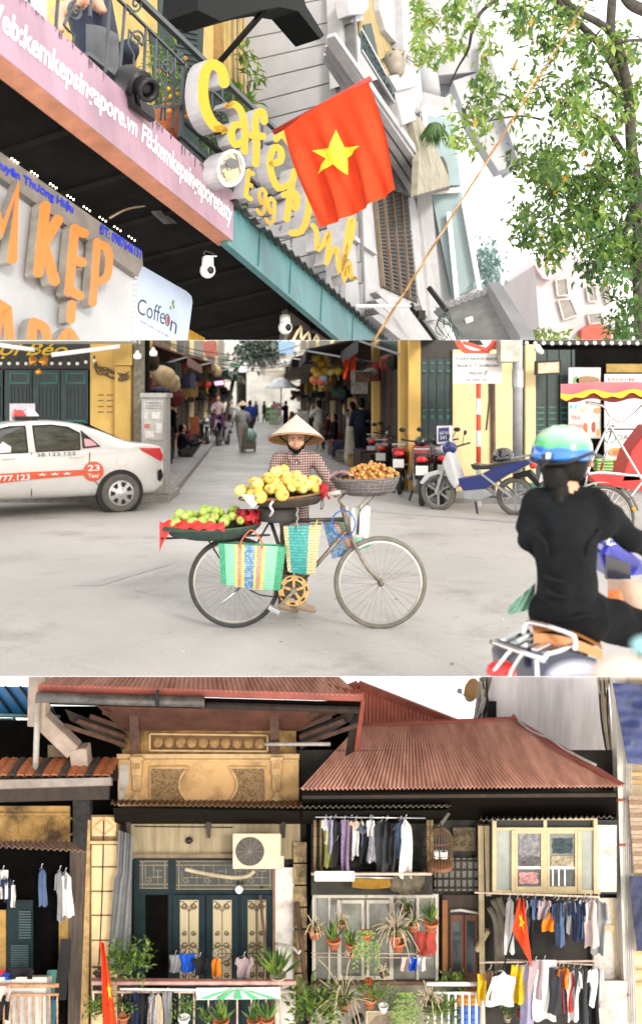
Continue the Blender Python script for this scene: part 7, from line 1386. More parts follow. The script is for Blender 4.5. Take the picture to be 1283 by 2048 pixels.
mb=MB(); mb.bar(Z(315,1380,1.2),Z(315,1412,1.2),.05,.03); mb.build('gutter_clip',M_IRON,hs)
for s_,u0,ux in ((1,250,130),(-1,600,712)):
    for k in range(4):
        v0=1490-k*16; a,b=Z(u0,v0,.05),Z(ux+s_*26*k,1424+(3-k)*9,.85); mb=MB(); mb.bar(a,b,.045,.06); mb.build('eave_rafter',m_brk,hs)
    zpoly('eave_side',[(u0,1466,.02),(u0,1500,.02),(ux+s_*10,1440,.85),(ux,1418,.9)],0,.03,m_wood,hs)
for u in (268,548):
    mb=MB(); mb.bar(Z(u,1422,.5),Z(u+2,1506,.06),.13,.1); mb.build('bracket',m_brk,hs); mb=MB(); mb.bar(Z(u-8,1446,.35),Z(u+10,1446,.35),.06,.06); mb.build('bracket_block',m_brk,hs)
zt('side_pipe',[(530,1488,.3),(660,1488,.5)],.028,m_pip,hs); zpoly('tower_hip',[(640,1402,.9),(726,1398,1.0),(712,1500,.3),(690,1512,.1),(700,1440,.5)],0,.06,m_wood,hs); zpoly('hip_edge',[(722,1400,1.02),(730,1402,1.02),(716,1502,.32),(708,1502,.32)],0,.05,m_roofd,hs)
zb('gap_back',96,1412,262,1530,-.9,-.8,m_void,hs); zb('gap_back',592,1405,716,1520,-.9,-.8,m_void,hs)  # near-black sheets added to paint the gaps beside the eave dark
# awning over the doors
corr_q('door_awning',Z(222,1608,.75),Z(600,1614,.75),Z(600,1602,.06),Z(222,1600,.06),34,.018,mat('awning_rust_tin',C(140,105,75,.55),.7,var=.35,scale=8),hs,V((0,-.2,.98)))
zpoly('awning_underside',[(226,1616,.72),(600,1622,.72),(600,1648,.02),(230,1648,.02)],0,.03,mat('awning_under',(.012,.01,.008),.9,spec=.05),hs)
for u in (410,560,250):zpoly('awning_bracket',[(u,1630),(u+12,1630),(u+10,1676),(u+5,1676)],.1,.05,m_wood,hs)
zb('transom_wall',262,1640,600,1718,0,.01,m_tanw,hs); zt('wall_wire',[(270,1653,.03),(465,1655,.03)],.008,M_IRON,hs); mb=MB(); mb.ball(Z(378,1681,.06),(.06,.05,.05),8,6); mb.build('wall_lamp',M_BLACK,hs)
# dark green doors
dw=zb('door_frame',268,1714,556,2060,-.02,.02,m_dteal,hs); zb('lintel',262,1708,560,1716,0,.07,mat('lintel',C(150,130,105,.5),.8),hs)
zb('doorway_void',291,1790,336,2060,.0,.024,m_void,dw)
mg2=mat('grille_iron',C(190,170,130,.4),.6,var=.25)
def grille_rect(u0,v0,u1,v1,par,d=.03):
    zb('transom_glass',u0,v0,u1,v1,.02,d-.005,mat('transom_dark',(.012,.014,.014),.2,spec=.6),par)
    for (a,b) in [((u0,v0),(u1,v0)),((u0,v1),(u1,v1)),((u0,v0+8),(u1,v0+8)),((u0,v1-8),(u1,v1-8)),((u0+6,v0),(u0+6,v1)),((u1-6,v0),(u1-6,v1))]:mb=MB(); mb.bar(Z(*a,d),Z(*b,d),.012,.012); mb.build('grille_bar',mg2,par)
    n=max(1,int((u1-u0)/42))
    for k in range(n):
        c0=u0+10+(u1-u0-20)*(k+.5)/n; w_=(u1-u0-20)/n*.45; vm=(v0+v1)/2
        for pts in ([(c0-w_,v0+8),(c0-w_,v1-8)],[(c0,v0+8),(c0,vm+5)],[(c0-w_,vm+5),(c0+w_,vm+5)],[(c0,vm-8),(c0+w_,vm-8)],[(c0+w_*.5,vm-8),(c0+w_*.5,v1-8)]):zt('grille_bar',[(*p,d) for p in pts],.007,mg2,par,n=5)
        zt('grille_scroll',[(c0-w_*.6+6*cos(j*.7)*(1-j*.06),v1-18+7*sin(j*.7)*(1-j*.06),d) for j in range(12)],.006,mg2,par,n=5)
grille_rect(279,1722,336,1776,dw); grille_rect(352,1722,546,1778,dw)
for i,u in enumerate((358,424,493)):
    lf_=zb('door_leaf',u-12,1790,u+52,2060,.02,.05,m_dteal,hs,bevel=.006); zb('glass_panel',u+2,1800,u+39,1962,.05,.054,mat('curtain_glass',C(200,185,150,.55),.5,var=.2,scale=30,stretch=(8,1,.05)),lf_)
    for k in range(8):zt('grille_bar',[(u+3+k*5,1800,.06),(u+3+k*5,1962,.06)],.004,mg2,lf_,n=4)
    mir=mat('door_iron',(.1,.075,.045),.7,.3)
    for sg_ in (-1,1):
        for cv,rr in ((1812,7),(1890,7),(1926,7),(1866,5),(1950,6)):zt('scroll',[(u+20+sg_*(9+rr*cos(j*.75)*(1-j*.055)),cv+rr*sin(j*.75)*(1-j*.055),.065) for j in range(13)],.011,mir,lf_,n=5)
        zt('scroll',[(u+20+sg_*2,1822,.065),(u+20+sg_*10,1805,.065),(u+20+sg_*17,1803,.065)],.009,mir,lf_,4,5); zt('scroll',[(u+20,1890,.065),(u+20+sg_*17,1898,.065),(u+20+sg_*17,1916,.065),(u+20,1926,.065)],.009,mir,lf_,4,5)
    zt('roundel',[(u+20+9*cos(j*pi/8),1907+9*sin(j*pi/8),.066) for j in range(17)],.009,mir,lf_,n=5); zt('grille_stem',[(u+20,1812,.066),(u+20,1960,.066)],.008,mir,lf_,n=5); zt('grille_stem',[(u+4,1907,.066),(u+37,1907,.066)],.008,mir,lf_,n=5)
zb('white_wall',550,1735,588,2060,0,.05,m_wallw,hs); zb('pipe_chase',545,1740,550,2060,0,.07,mat('rusty_edge',(.14,.07,.04),.8),hs)
for k in range(7):zb('stone_block',586,1684+k*44,613,1684+k*44+41,0,.07+.01*(k%2),mat('peeling_stone',C(185,160,115,.6),.9,var=0,col2=C(95,80,60,.5),scale=7),hs,bevel=.008)
zb('recess_shade',612,1600,632,2060,-.1,.0,m_void,hs)  # near-black box painting the shade of the narrow gap
# --- main AC unit
def ac(label,u0,v0,u1,v1,d,brand):
    t=T('air_conditioner',label,'air conditioner',Z((u0+u1)/2,v1,d)); w_=u1-u0; h=v1-v0; cu,cv,r=u0+w_*.36,v0+h*.5,h*.4
    zb('case',u0,v0,u1,v1,d-.3,d,mat('ac_case',C(205,190,165,.75),.5,var=.12),t,bevel=.012); zb('front_panel',u0+w_*.04,v0+h*.05,u0+w_*.67,v1-h*.08,d,d+.01,mat('ac_front',C(165,148,118,.65),.5),t)
    c=Z(cu,cv,d+.012); mb=MB(); mb.lathe([(r*DY/F,-.01),(r*DY/F*.98,.004),(.01,.005)],28,c,(0,-1,0)); fn=mb.build('fan_opening',mat('fan_dark',(.035,.03,.026),.7),t)
    for k in range(9):rr=r*(k+1)/9.5*DY/F; mb=MB(); mb.tube([c+V((cos(j*pi/14)*rr,-.015,sin(j*pi/14)*rr)) for j in range(28)],.004,4,closed=True); mb.build('guard_ring',mat('guard',(.16,.14,.12),.5),fn)
    for k in range(12):a=k*pi/6; mb=MB(); mb.tube([c+V((0,-.016,0)),c+V((cos(a)*r*DY/F,-.016,sin(a)*r*DY/F))],.004,4); mb.build('guard_rib',mat('guard',None),fn)
    for k in range(5):zb('louvre',u0+w_*.72,v0+h*(.2+.13*k),u1-w_*.04,v0+h*(.22+.13*k),d,d+.006,mat('ac_case',None),t)
    text_quad('lettering',brand,Z(u0+w_*.73,v0+h*.09,d+.002),Z(u1-w_*.05,v0+h*.09,d+.002),Z(u1-w_*.05,v0+h*.15,d+.002),Z(u0+w_*.73,v0+h*.15,d+.002),mat('brand_ink',(.01,.06,.08),.5),t)
    return t
a1=ac('beige air conditioner unit mounted over the dark green doors',465,1667,561,1738,.45,'Panasonic'); zb('side_cover',560,1712,567,1735,.2,.4,mat('ac_case',None),a1)
zt('drain_hose',[(370,1738,.3),(400,1745,.32),(440,1752,.32),(470,1755,.32),(495,1752,.35),(508,1742,.4)],.03,mat('hose_tape',C(190,175,145,.6),.8),a1,5)
mb=MB(); mb.lathe([(.06,0),(.055,.02),(.03,.03)],18,Z(478,1779,.12),(0,-1,0)); o=mb.build('round_lamp',mat('lamp_glow',(.75,.8,.85),.4,var=.1,emit=.1),None,smooth=True); tag(o,'round white lamp below the air conditioner over the doors','lamp')
# sticks leaning on the wall
for lab,a,b,r in (('tall dark pole leaning beside the last door leaf',(520,1790,.2),(546,2050,.5),.022),('bamboo pole leaning against the peeling stone pilaster',(594,1805,.2),(618,2040,.5),.04),('thin pale stick leaning on the white wall',(533,1845,.2),(524,2000,.4),.01)):o=zt('leaning_pole',[a,b],r,mat('pole_brown',C(110,80,60,.5),.8,var=.3)); tag(o,lab,'pole')
# --- right wing: roofs
rw_=T('right_wing','right wing of the villa under a long red corrugated roof','house',Z(900,2048))
corr_q('wing_roof',Z(600,1578,1.3),Z(1248,1572,1.3),Z(1022,1440,-1.2),Z(716,1452,-1.2),74,.025,m_roof,rw_,UPR,6,6); zpoly('roof_flashing',[(1020,1437,-1.15),(1032,1437,-1.15),(1140,1500,0),(1250,1568,1.32),(1236,1570,1.32),(1110,1500,.2)],0,.02,m_roofd,rw_); zt('ridge',[(714,1452,-1.2),(1022,1439,-1.2),(1030,1432,-1.2)],.05,m_roofd,rw_)
for f_ in (.33,.66):zt('sheet_lap',[Z_ for Z_ in [(600+(716-600)*f_,1578-126*f_,1.32-2.5*f_),(1248-226*f_,1572-132*f_,1.32-2.5*f_)]],.014,mat('lap_dark',(.14,.06,.045),.8),rw_,n=5)
zt('roof_cable',[(1035,1440,-1),(1060,1462,-.6),(1100,1478,-.2),(1130,1500,.2),(1190,1530,.8)],.02,m_pip,rw_,4)
zpoly('eave_shadow_board',[(604,1588,1.1),(1232,1582,1.1),(1232,1640,.0),(604,1640,.0)],0,.03,mat('eave_dark',None),rw_)  # dark sheet standing for the shade under the wing eave
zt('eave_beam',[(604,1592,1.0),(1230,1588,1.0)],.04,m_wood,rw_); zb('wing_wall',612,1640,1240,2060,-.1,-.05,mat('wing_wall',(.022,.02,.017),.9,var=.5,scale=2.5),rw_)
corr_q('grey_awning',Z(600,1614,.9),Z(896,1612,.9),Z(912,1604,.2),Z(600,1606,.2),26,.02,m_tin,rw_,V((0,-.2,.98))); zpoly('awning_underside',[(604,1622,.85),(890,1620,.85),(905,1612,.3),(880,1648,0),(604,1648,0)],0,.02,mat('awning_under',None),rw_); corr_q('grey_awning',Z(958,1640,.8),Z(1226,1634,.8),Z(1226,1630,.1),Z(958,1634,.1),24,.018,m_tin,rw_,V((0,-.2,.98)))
zpoly('tin_stay',[(868,1660),(895,1625),(900,1628),(876,1662)],.4,.04,m_tin,rw_)
gr=T('gable_roof_house','red corrugated gable of a house behind the villa','house',Z(790,1450,-3)); mb=MB(); mb.grid(lambda s,t:Z(690+222*s,1462*(1-t)+t*(1379-13*s/.12 if s<.12 else 1366+80*(s-.12)/.88),-3)+V((0,.03*sin(s*190),0)),180,1); mb.build('gable_wall',mat('red_tin2',C(215,140,122,1.2),.6,var=.2,scale=2),gr,smooth=True)
for a,b in (((676,1384),(716,1368)),((716,1368),(914,1446))):mb=MB(); mb.bar(Z(*a,-2.8),Z(*b,-2.8),.12,.12,(0,0,1)); mb.build('verge',m_roofd,gr)
bm_cut=None
# --- pale building on the right
pb_=T('pale_building','tall pale plaster building behind the right wing roof','building',Z(1100,1500,-2)); zpoly('wall',[(984,1340),(1205,1340),(1230,1560),(1120,1510),(1030,1445),(958,1445)],-2.2,.5,mat('pale_plaster',C(215,213,218,1.25),.9,var=0,col2=C(190,188,195,1.1),scale=1.6,stretch=(2,1,.3),mixlo=.3,mixhi=.6),pb_); zpoly('shade_wall',[(964,1350),(986,1345),(960,1446),(950,1446)],-2.1,.4,mat('side_grey',(.2,.19,.18),.9,var=.4),pb_); zb('window',976,1402,992,1440,-2.2,-2.05,M_BLACK,pb_)  # the side wall has its shade put into a darker grey
for i in range(8):zt('wall_cable',[(972-i*2,1356,-1.9),(968+rnd.uniform(-8,8),1400,-1.9),(954+rnd.uniform(-3,14),1440,-1.9)],.018,m_pip if i%2 else M_IRON,pb_,4,5)
for i in range(9):zt('wall_cable',[(1194+i*3,1352,-1.6),(1200+i*2.5+rnd.uniform(-6,6),1440,-1.6),(1216+i,1530,-1.4)],.02,[m_pip,m_wood,m_bei][i%3],pb_,4,5)
ds=T('satellite_dish','rusty satellite dish on an arm against the sky','satellite dish',Z(945,1400,-1.8)); mb=MB(); mb.lathe([(.02,0),(.12,.02),(.2,.06),(.21,.065)],18,Z(948,1382,-1.9),(-.75,-.35,.35),sy=1.0,capt=False); mb.build('dish',mat('dish_rust',C(195,150,95,.6),.6,var=.3),ds,smooth=True); zt('arm',[(950,1384,-1.9),(938,1402,-1.9),(918,1382,-1.9)],.014,M_GREYMET,ds); mb=MB(); mb.ball(Z(918,1382,-1.9),.05,8,6); mb.build('receiver',M_GREYMET,ds); zt('mast',[(950,1386,-1.9),(958,1410,-2)],.02,M_GREYMET,ds)
# white pole and the neighbour at the right edge
wp=T('white_corner_pier','tall white plaster pier with cables at the right edge','pillar',Z(1248,2048,.3)); zpoly('shaft',[(1228,1340),(1250,1340),(1256,1600),(1270,2060),(1250,2060),(1238,1700)],.3,.25,mat('pier_white',C(238,230,220,.75),.8,var=0,col2=C(190,165,150,.6),scale=3,mixlo=.25,mixhi=.45),wp)
for v in (1600,1690,1990):zt('tie',[(1230,v,.32),(1260,v,.32)],.018,mat('tie_red',(.4,.08,.06),.7),wp)
for i in range(4):zt('cable',[(1254+i*2,1360,.35),(1250+i*4,1650,.35),(1258+i*4,2050,.35)],.01,m_pip,wp,4,5)
nb=T('cream_neighbour_house','cream neighbouring house with mouldings at the right edge','house',Z(1280,2048,-.2)); zb('wall',1250,1340,1420,2200,-.5,0,mat('cream_wall',C(225,205,170,.72),.9,var=.2,scale=3),nb)
for v in (1450,1545,1560,1902,1940,1965):zb('moulding',1252,v,1420,v+8,0,.08,m_trim,nb)
bl=T('bamboo_blind','brown bamboo roller blind on the cream house','blind',Z(1275,1745,.15))
for k in range(18):zb('slat',1256+k*.6,1592+k*8.6,1420,1592+k*8.6+7.8,.4,.42,mat('blind_%d'%(k%3),[C(190,165,140,.6),C(165,135,110,.6),C(205,180,155,.6)][k%3],.8,var=.25,scale=20),bl)
def sheet(name,label,cat,fn,m,nu=16,nv=16,th=.01):mb=MB(); mb.grid(fn,nu,nv); n0=len(mb.v); fs=[list(f) for f in mb.f]; mb.add([p+BD*th for p in mb.v[:n0]],[f[::-1] for f in fs]); o=mb.build(name,m,None,smooth=True); tag(o,label,cat); return o
m_tarp=mat('blue_tarp',C(75,90,150,.6),.4,var=.35,scale=6); sheet('blue_tarp','wrinkled blue tarpaulin slung on the cream house','tarpaulin',lambda s,t:Z(1224+30*t+(180-10*t)*s,1366+172*t+10*s-12*(1-s)*t,.55+.05*sin(s*14+t*9)+.03*sin(t*25)),m_tarp,20,24); sheet('navy_tarp','dark blue tarpaulin below the bamboo blind','tarpaulin',lambda s,t:Z(1258+14*t+150*s,1752+150*t,.5+.05*sin(s*18+t*9)),mat('navy_tarp',C(55,65,110,.5),.45,var=.5,scale=10),16,20)
# --- window bay
bay=T('window_bay','beige framed window bay over the clothes rails','window bay',Z(1100,1785,.5)); WD=.5
zb('bay_box',984,1640,1236,1788,.0,WD-.03,mat('bay_dark',(.02,.02,.02),.8),bay); zb('white_panel',1192,1650,1232,1784,.0,WD,m_wallw,bay)
for (u0,v0,u1,v1) in ((984,1636,992,1788),(992,1655,1194,1661),(1022,1661,1029,1784),(1086,1640,1093,1784),(1154,1661,1162,1784),(1186,1636,1194,1788),(984,1780,1200,1788),(988,1636,1194,1640)):zb('mullion',u0,v0,u1,v1,WD-.05,WD+.02+.004*((u0+v1)%7),m_bei,bay,bevel=.006)
for i,(u0,u1) in enumerate(((992,1022),(1162,1186))):zb('frosted_pane',u0,1661,u1,1780,WD-.03,WD-.01,m_pane,bay)
for i,(u0,u1) in enumerate(((1029,1086),(1093,1154))):
    c_=zb('casement',u0,1661,u1,1780,WD-.028,WD-.012,mat('casement_glass',(.05,.06,.062),.08,var=0,col2=(.14,.15,.15),scale=2.2,spec=.8),bay)
    for (a0,b0,a1_,b1) in ((u0,1661,u0+5,1780),(u1-5,1661,u1,1780),(u0,1661,u1,1667),(u0,1773,u1,1780)):zb('casement_frame',a0,b0,a1_,b1,WD-.02,WD+.01+.003*((a0+b1)%5),m_bei,c_)
    zb('inner_rail',u0+6,1733,u1-6,1738,WD-.012,WD-.008,M_WHITE,c_)
    for k in range(4):zb('inner_baluster',u0+10+k*12,1738,u0+13+k*12,1772,WD-.012,WD-.009,M_WHITE,c_)
for lab,u,v,w_,h,c in (('rolled grey bedding seen through the left casement',1058,1690,22,26,(.2,.19,.2)),('dark folded blanket under the bedding in the left casement',1058,1722,23,12,(.1,.09,.095)),('tan carton behind the right casement',1124,1722,24,11,(.32,.27,.18)),('red white box low in the left casement',1056,1756,20,12,(.5,.25,.25)),('dark teal clothes in the right casement',1124,1692,22,16,(.03,.05,.06))):
    mb=MB(); ph=rnd.uniform(0,6); mb.grid(lambda s,t:Z(u+(s-.5)*2*w_*(1-.12*abs(sin(t*5+ph))),v+(t-.5)*2*h*(1-.1*abs(sin(s*6+ph))),WD+.02*sin(s*9+t*14+ph)*sin(t*pi)*sin(s*pi)+.002),14,14); mb.prism([Z(u-w_*.8,v-h*.8,WD-.004),Z(u+w_*.8,v-h*.8,WD-.004),Z(u+w_*.8,v+h*.8,WD-.004),Z(u-w_*.8,v+h*.8,WD-.004)],BD*.01); o=mb.build('stored_item',mat('stored_%d'%u+str(v),c,.8,var=.6,scale=12),None,smooth=True); tag(o,lab,'bundle')
zb('wing_white_wall',1186,1796,1246,2060,0,.1,m_wallw,rw_); zb('beige_batten',1186,1850,1228,1862,.1,.13,m_bei,rw_); zpoly('beige_batten',[(1218,1796),(1226,1796),(1240,1960),(1232,1960)],.11,.03,m_bei,rw_); zb('white_board',1190,1962,1252,2060,.1,.35,m_wallw,rw_)
for pts in ([(985,1800,.3),(1000,1840,.3),(1003,1940,.3)],[(978,1815,.3),(992,1850,.3),(994,1940,.3)],[(996,1795,.3),(1008,1830,.3)]):zt('cable_bundle',pts,.05,mat('bundle_grey',C(150,140,125,.55),.8,var=.3),rw_,5)
for pts in ([(960,1650),(964,2048)],[(972,1650),(976,1790)],[(952,1900),(975,1860)]):mb=MB(); mb.bar(Z(*pts[0],.15),Z(*pts[1],.15),.08,.06); mb.build('post',m_bei,rw_)
# ornate wall and wooden door between
zb('carved_panel',905,1655,950,1702,0,.03,mat('carved',C(120,105,80,.5),.9,var=.5,scale=12,bump=.6),rw_)
for k in range(6):zt('carved_scroll',[(912+(k%3)*15+5*cos(j*.8)*(1-j*.07),1668+(k//3)*20+5*sin(j*.8),.05) for j in range(10)],.012,mat('carved',None),rw_,n=5)
zb('lattice_window',868,1716,955,1782,0,.03,mat('lattice_glass',(.1,.1,.085),.5),rw_)
for k in range(7):zt('lattice_bar',[(874+k*12,1716,.05),(874+k*12,1782,.05)],.014,m_wood,rw_,n=4)
for k in range(4):zt('lattice_bar',[(868,1722+k*18,.055),(955,1722+k*18,.055)],.014,m_wood,rw_,n=4)
m_rw=mat('red_wood_door',(.1,.03,.015),.6,var=.4,scale=6,stretch=(1,1,.2)); wd=T('wooden_door','reddish brown wooden door between window and clothes rails','door',Z(930,1985,.05)); zb('frame',884,1790,960,2060,0,.04,m_wood,wd); zb('jamb',884,1800,894,2060,.04,.08,mat('jamb_orange',C(170,110,55,.5),.7),wd)
for u0 in (900,928):l_=zb('leaf',u0,1830,u0+26,2060,.04,.07,m_rw,wd); zb('pane',u0+5,1842,u0+21,1945,.07,.074,mat('door_glass',(.03,.04,.045),.15),l_)
zt('lintel_cable',[(900,1822,.1),(920,1820,.1),(955,1826,.1)],.02,m_pip,wd)
# --- left window with white casements
cw=T('white_casement_window','white framed casement window behind the hanging pots','window',Z(745,1965,.1)); zb('glass',626,1792,872,1960,0,.06,mat('window_glass',C(150,152,140,.5),.12,var=.25,scale=2,spec=.7),cw)
for (u0,v0,u1,v1) in ((624,1788,876,1796),(624,1790,631,1962),(656,1796,660,1960),(674,1800,682,1960),(722,1800,728,1960),(732,1800,738,1960),(778,1796,786,1960),(832,1796,837,1960),(870,1790,876,1962),(674,1800,728,1807),(732,1800,786,1807),(674,1952,786,1960)):zb('frame',u0,v0,u1,v1,.06,.09+.004*((u0+v1)%7),mat('frame_white',C(205,198,185,.72),.6,var=.15),cw)
zb('lower_panel',620,1962,900,2060,0,.1,mat('lower_wall',C(165,160,145,.6),.9,var=.35,scale=4),rw_); zt('shelf_edge',[(620,1966,.3),(880,1966,.3)],.03,mat('rusty_edge',None),rw_)
# cage balcony above with shelf
cg=T('caged_balcony','iron caged balcony with drying clothes over the window','balcony',Z(742,1760,.4))
zb('cage_back',622,1642,866,1745,.0,.02,mat('cage_back',(.03,.027,.022),.8,var=.5),cg)
for u in (630,642,855,862):zt('cage_post',[(u,1640,.3),(u,1748,.3)],.03,mat('post_tan',C(175,150,105,.6),.7),cg,n=6)
for k in range(5):zt('cage_bar',[(626,1652+k*21,.32),(866,1652+k*21,.32)],.008,M_IRON,cg,n=4)
zt('clothes_bar',[(630,1634,.6),(850,1636,.6)],.014,M_STEEL,cg); zb('shelf',622,1744,864,1750,.1,.7,mat('rusty_edge',None),cg); zt('shelf_rail',[(622,1748,.75),(862,1748,.75)],.02,m_rail,cg); zt('shelf_rail',[(705,1754,.75),(785,1756,.75)],.014,M_STEEL,cg)
zb('shelf_apron',622,1750,864,1790,.1,.3,mat('apron_dark',(.02,.018,.014),.9),cg)
o=zb('white_board',628,1742,709,1763,.72,.78,mat('board_white',C(230,225,218,.75),.5,var=.06),None,bevel=.02); tag(o,'white rounded board hung on the caged balcony shelf','board'); text_quad('lettering','ĐIỆN LẠNH',Z(652,1747,.785),Z(682,1747,.785),Z(682,1750,.785),Z(652,1750,.785),ink,o)
sheet('yellow_tarp','yellow cloth slung under the balcony shelf','cloth',lambda s,t:Z(704+76*s,1755+20*t+3*sin(s*pi),.68-.1*t+.02*sin(s*9)),mat('mustard',C(170,125,20,.55),.7,var=.25),10,5); sheet('net_bag','sagging grey net bag under the balcony shelf','bag',lambda s,t:Z(780+68*s,1752+(26+12*sin(s*pi))*t+2*sin(s*22),.7-.15*sin(t*3)+.02*sin(s*19)),mat('net_grey',C(130,120,100,.5),.8,var=.5,scale=40),18,8)
# bird cage
bc=T('bird_cage','domed wooden bird cage hanging beside the drying clothes','bird cage',Z(880,1738,.6)); c0=Z(880,1728,.6); kz=DY/F*.96
mb=MB(); mb.lathe([(24*kz,0),(26*kz,.02),(26*kz,.05),(22*kz,.07)],24,c0-V((0,0,.05))); mb.build('base',mat('cage_wood',C(150,95,60,.5),.6),bc,smooth=True)
for k in range(24):a=k*pi/12; d=V((cos(a),sin(a),0)); mb=MB(); mb.tube([c0+d*24*kz,c0+d*24*kz+V((0,0,50*kz)),c0+d*20*kz+V((0,0,62*kz)),c0+d*10*kz+V((0,0,70*kz)),c0+V((0,0,73*kz))],.004,4); mb.build('bar',mat('cage_bar',C(140,110,75,.5),.6),bc)
for z in (0,25,50):mb=MB(); mb.tube([c0+V((cos(j*pi/14)*24.3*kz,sin(j*pi/14)*24.3*kz,z*kz)) for j in range(28)],.006,5,closed=True); mb.build('hoop',mat('cage_wood',None),bc)
zt('hook',[(880,1655,.6),(880,1640,.6)],.012,M_IRON,bc);
for u in (872,884,889):mb=MB(); mb.lathe([(.035,0),(.04,.1)],10,Z(u,1716,.6)); mb.build('feeder',M_WHITE,bc)
# ------------------------------------------------------------------ clothes
GCN=[0]
def garm(label,kind,u,v,w_,h,d,m,style='shirt',group=None,hook=True,tw=.6):
    t=T(kind.replace(' ','_').replace('-','_'),label,kind,Z(u,v+h,d),group); ph=rnd.uniform(0,6); GCN[0]+=1; rr=rnd.random(); lean=rnd.uniform(-.05,.05)
    def edge(q):
        if style=='shirt':return (.25+.75*min(1,q/.1)) if q<.42 else.84-.06*q
        if style=='dress':return (.3+.5*min(1,q/.1))+.22*q
        if style=='trouser':return.9-.2*q
        return 1.0
    def fn(s,q):
        e=edge(q); x=(s-.5)*w_*e+lean*w_*q*3; hem=(1+.03*sin(s*9+ph)) if q>.9 else 1
        sl=0
        return Z(u+x+w_*.05*sin(q*6+ph),v+h*q*hem+(abs(s-.5)*w_*.35 if style in ('shirt','dress') else 0)*max(0,1-q*5),d+.06*sin(s*6+ph+q*2)*(.4+q)+.025*sin(s*15+ph+q*4))
    if style=='trouser':
        for a,b in ((0,.49),(.51,1)):
            mb=MB(); f2=lambda s,q:fn(a+(b-a)*s,q); mb.grid(f2,5,10); n0=len(mb.v); fs=[list(f) for f in mb.f]; mb.add([p+BD*.03 for p in mb.v[:n0]],[f[::-1] for f in fs]); mb.build('leg',m,t,smooth=True)
    else:
        mb=MB(); mb.grid(fn,10,12); n0=len(mb.v); fs=[list(f) for f in mb.f]; mb.add([p+BD*.03 for p in mb.v[:n0]],[f[::-1] for f in fs]); mb.build('cloth',m,t,smooth=True)
        if style=='shirt':
            for sg_ in (-1,1):
                mb=MB(); mb.grid(lambda s,q:Z(u+sg_*w_*(.34+.2*s+.08*q),v+h*(.06+.3*q+.04*s),d+.05+.03*sin(s*4+ph)),4,6); n0=len(mb.v); fs=[list(f) for f in mb.f]; mb.add([p+BD*.03 for p in mb.v[:n0]],[f[::-1] for f in fs]); mb.build('sleeve',m,t,smooth=True)
    if hook:zt('hanger',[(u-w_*.3,v+3,d),(u,v-2,d),(u,v-7,d),(u+2,v-9,d)],.007,M_STEEL,t,n=4)
    return t
PAL={'white':(.62,.61,.6),'navy':(.018,.026,.06),'black':(.014,.014,.016),'charcoal':(.04,.042,.048),'grey':(.2,.2,.21),'slate blue':(.08,.12,.22),'denim':(.07,.11,.2),'beige':(.45,.38,.28),'pale pink':(.5,.38,.36),'lavender':(.3,.28,.42),'striped violet':(.22,.16,.26),'orange':(.65,.2,.02),'yellow':(.62,.4,.02),'red':(.5,.03,.03),'mauve':(.32,.25,.27),'olive':(.2,.2,.07),'pale blue':(.35,.42,.5),'patterned grey':(.26,.26,.3),'brown':(.15,.09,.06),'bright blue':(.01,.07,.42)}
def gm(c):return mat('fabric_'+c.replace(' ','_'),PAL[c],.9,var=.5 if 'pattern' in c or 'strip' in c else.18,scale=26 if 'pattern' in c or 'strip' in c else 5,spec=.15)
SG,TG='shirt','trousers'
def rail_row(items,where,grp,d):
    cnt={}
    for i,(u,v,w_,h,c,k,s_) in enumerate(items):garm('%s %s, %s along the %s'%(c,k,ORD[i],where),k,u+rnd.uniform(-2,2),v,w_*rnd.uniform(1.0,1.4),h*rnd.uniform(.9,1.12),d+.04*(i%3),gm(c),s_,grp)
rail_row([(652,1636,12,50,'white',SG,'shirt'),(656,1662,13,74,'olive','trousers','towel'),(661,1640,9,72,'lavender','scarf','towel'),(671,1638,18,64,'charcoal',SG,'shirt'),(674,1680,20,50,'black','shirt','towel'),(691,1640,15,100,'striped violet','trousers','towel'),(702,1638,13,82,'mauve',SG,'shirt'),(713,1640,18,30,'beige',SG,'shirt'),(712,1662,12,48,'white','top','towel'),(724,1642,16,46,'slate blue',SG,'shirt'),(727,1668,16,56,'black','trousers','trouser'),(739,1638,11,36,'white','top','shirt'),(746,1640,20,90,'patterned grey','dress','dress'),(763,1642,20,96,'charcoal','trousers','towel'),(776,1640,16,80,'black',SG,'shirt'),(789,1660,22,84,'charcoal','dress','dress'),(801,1640,17,80,'denim',SG,'shirt'),(812,1638,20,106,'white','dress','dress')],'caged balcony clothes bar','clothes drying on the caged balcony',.6)
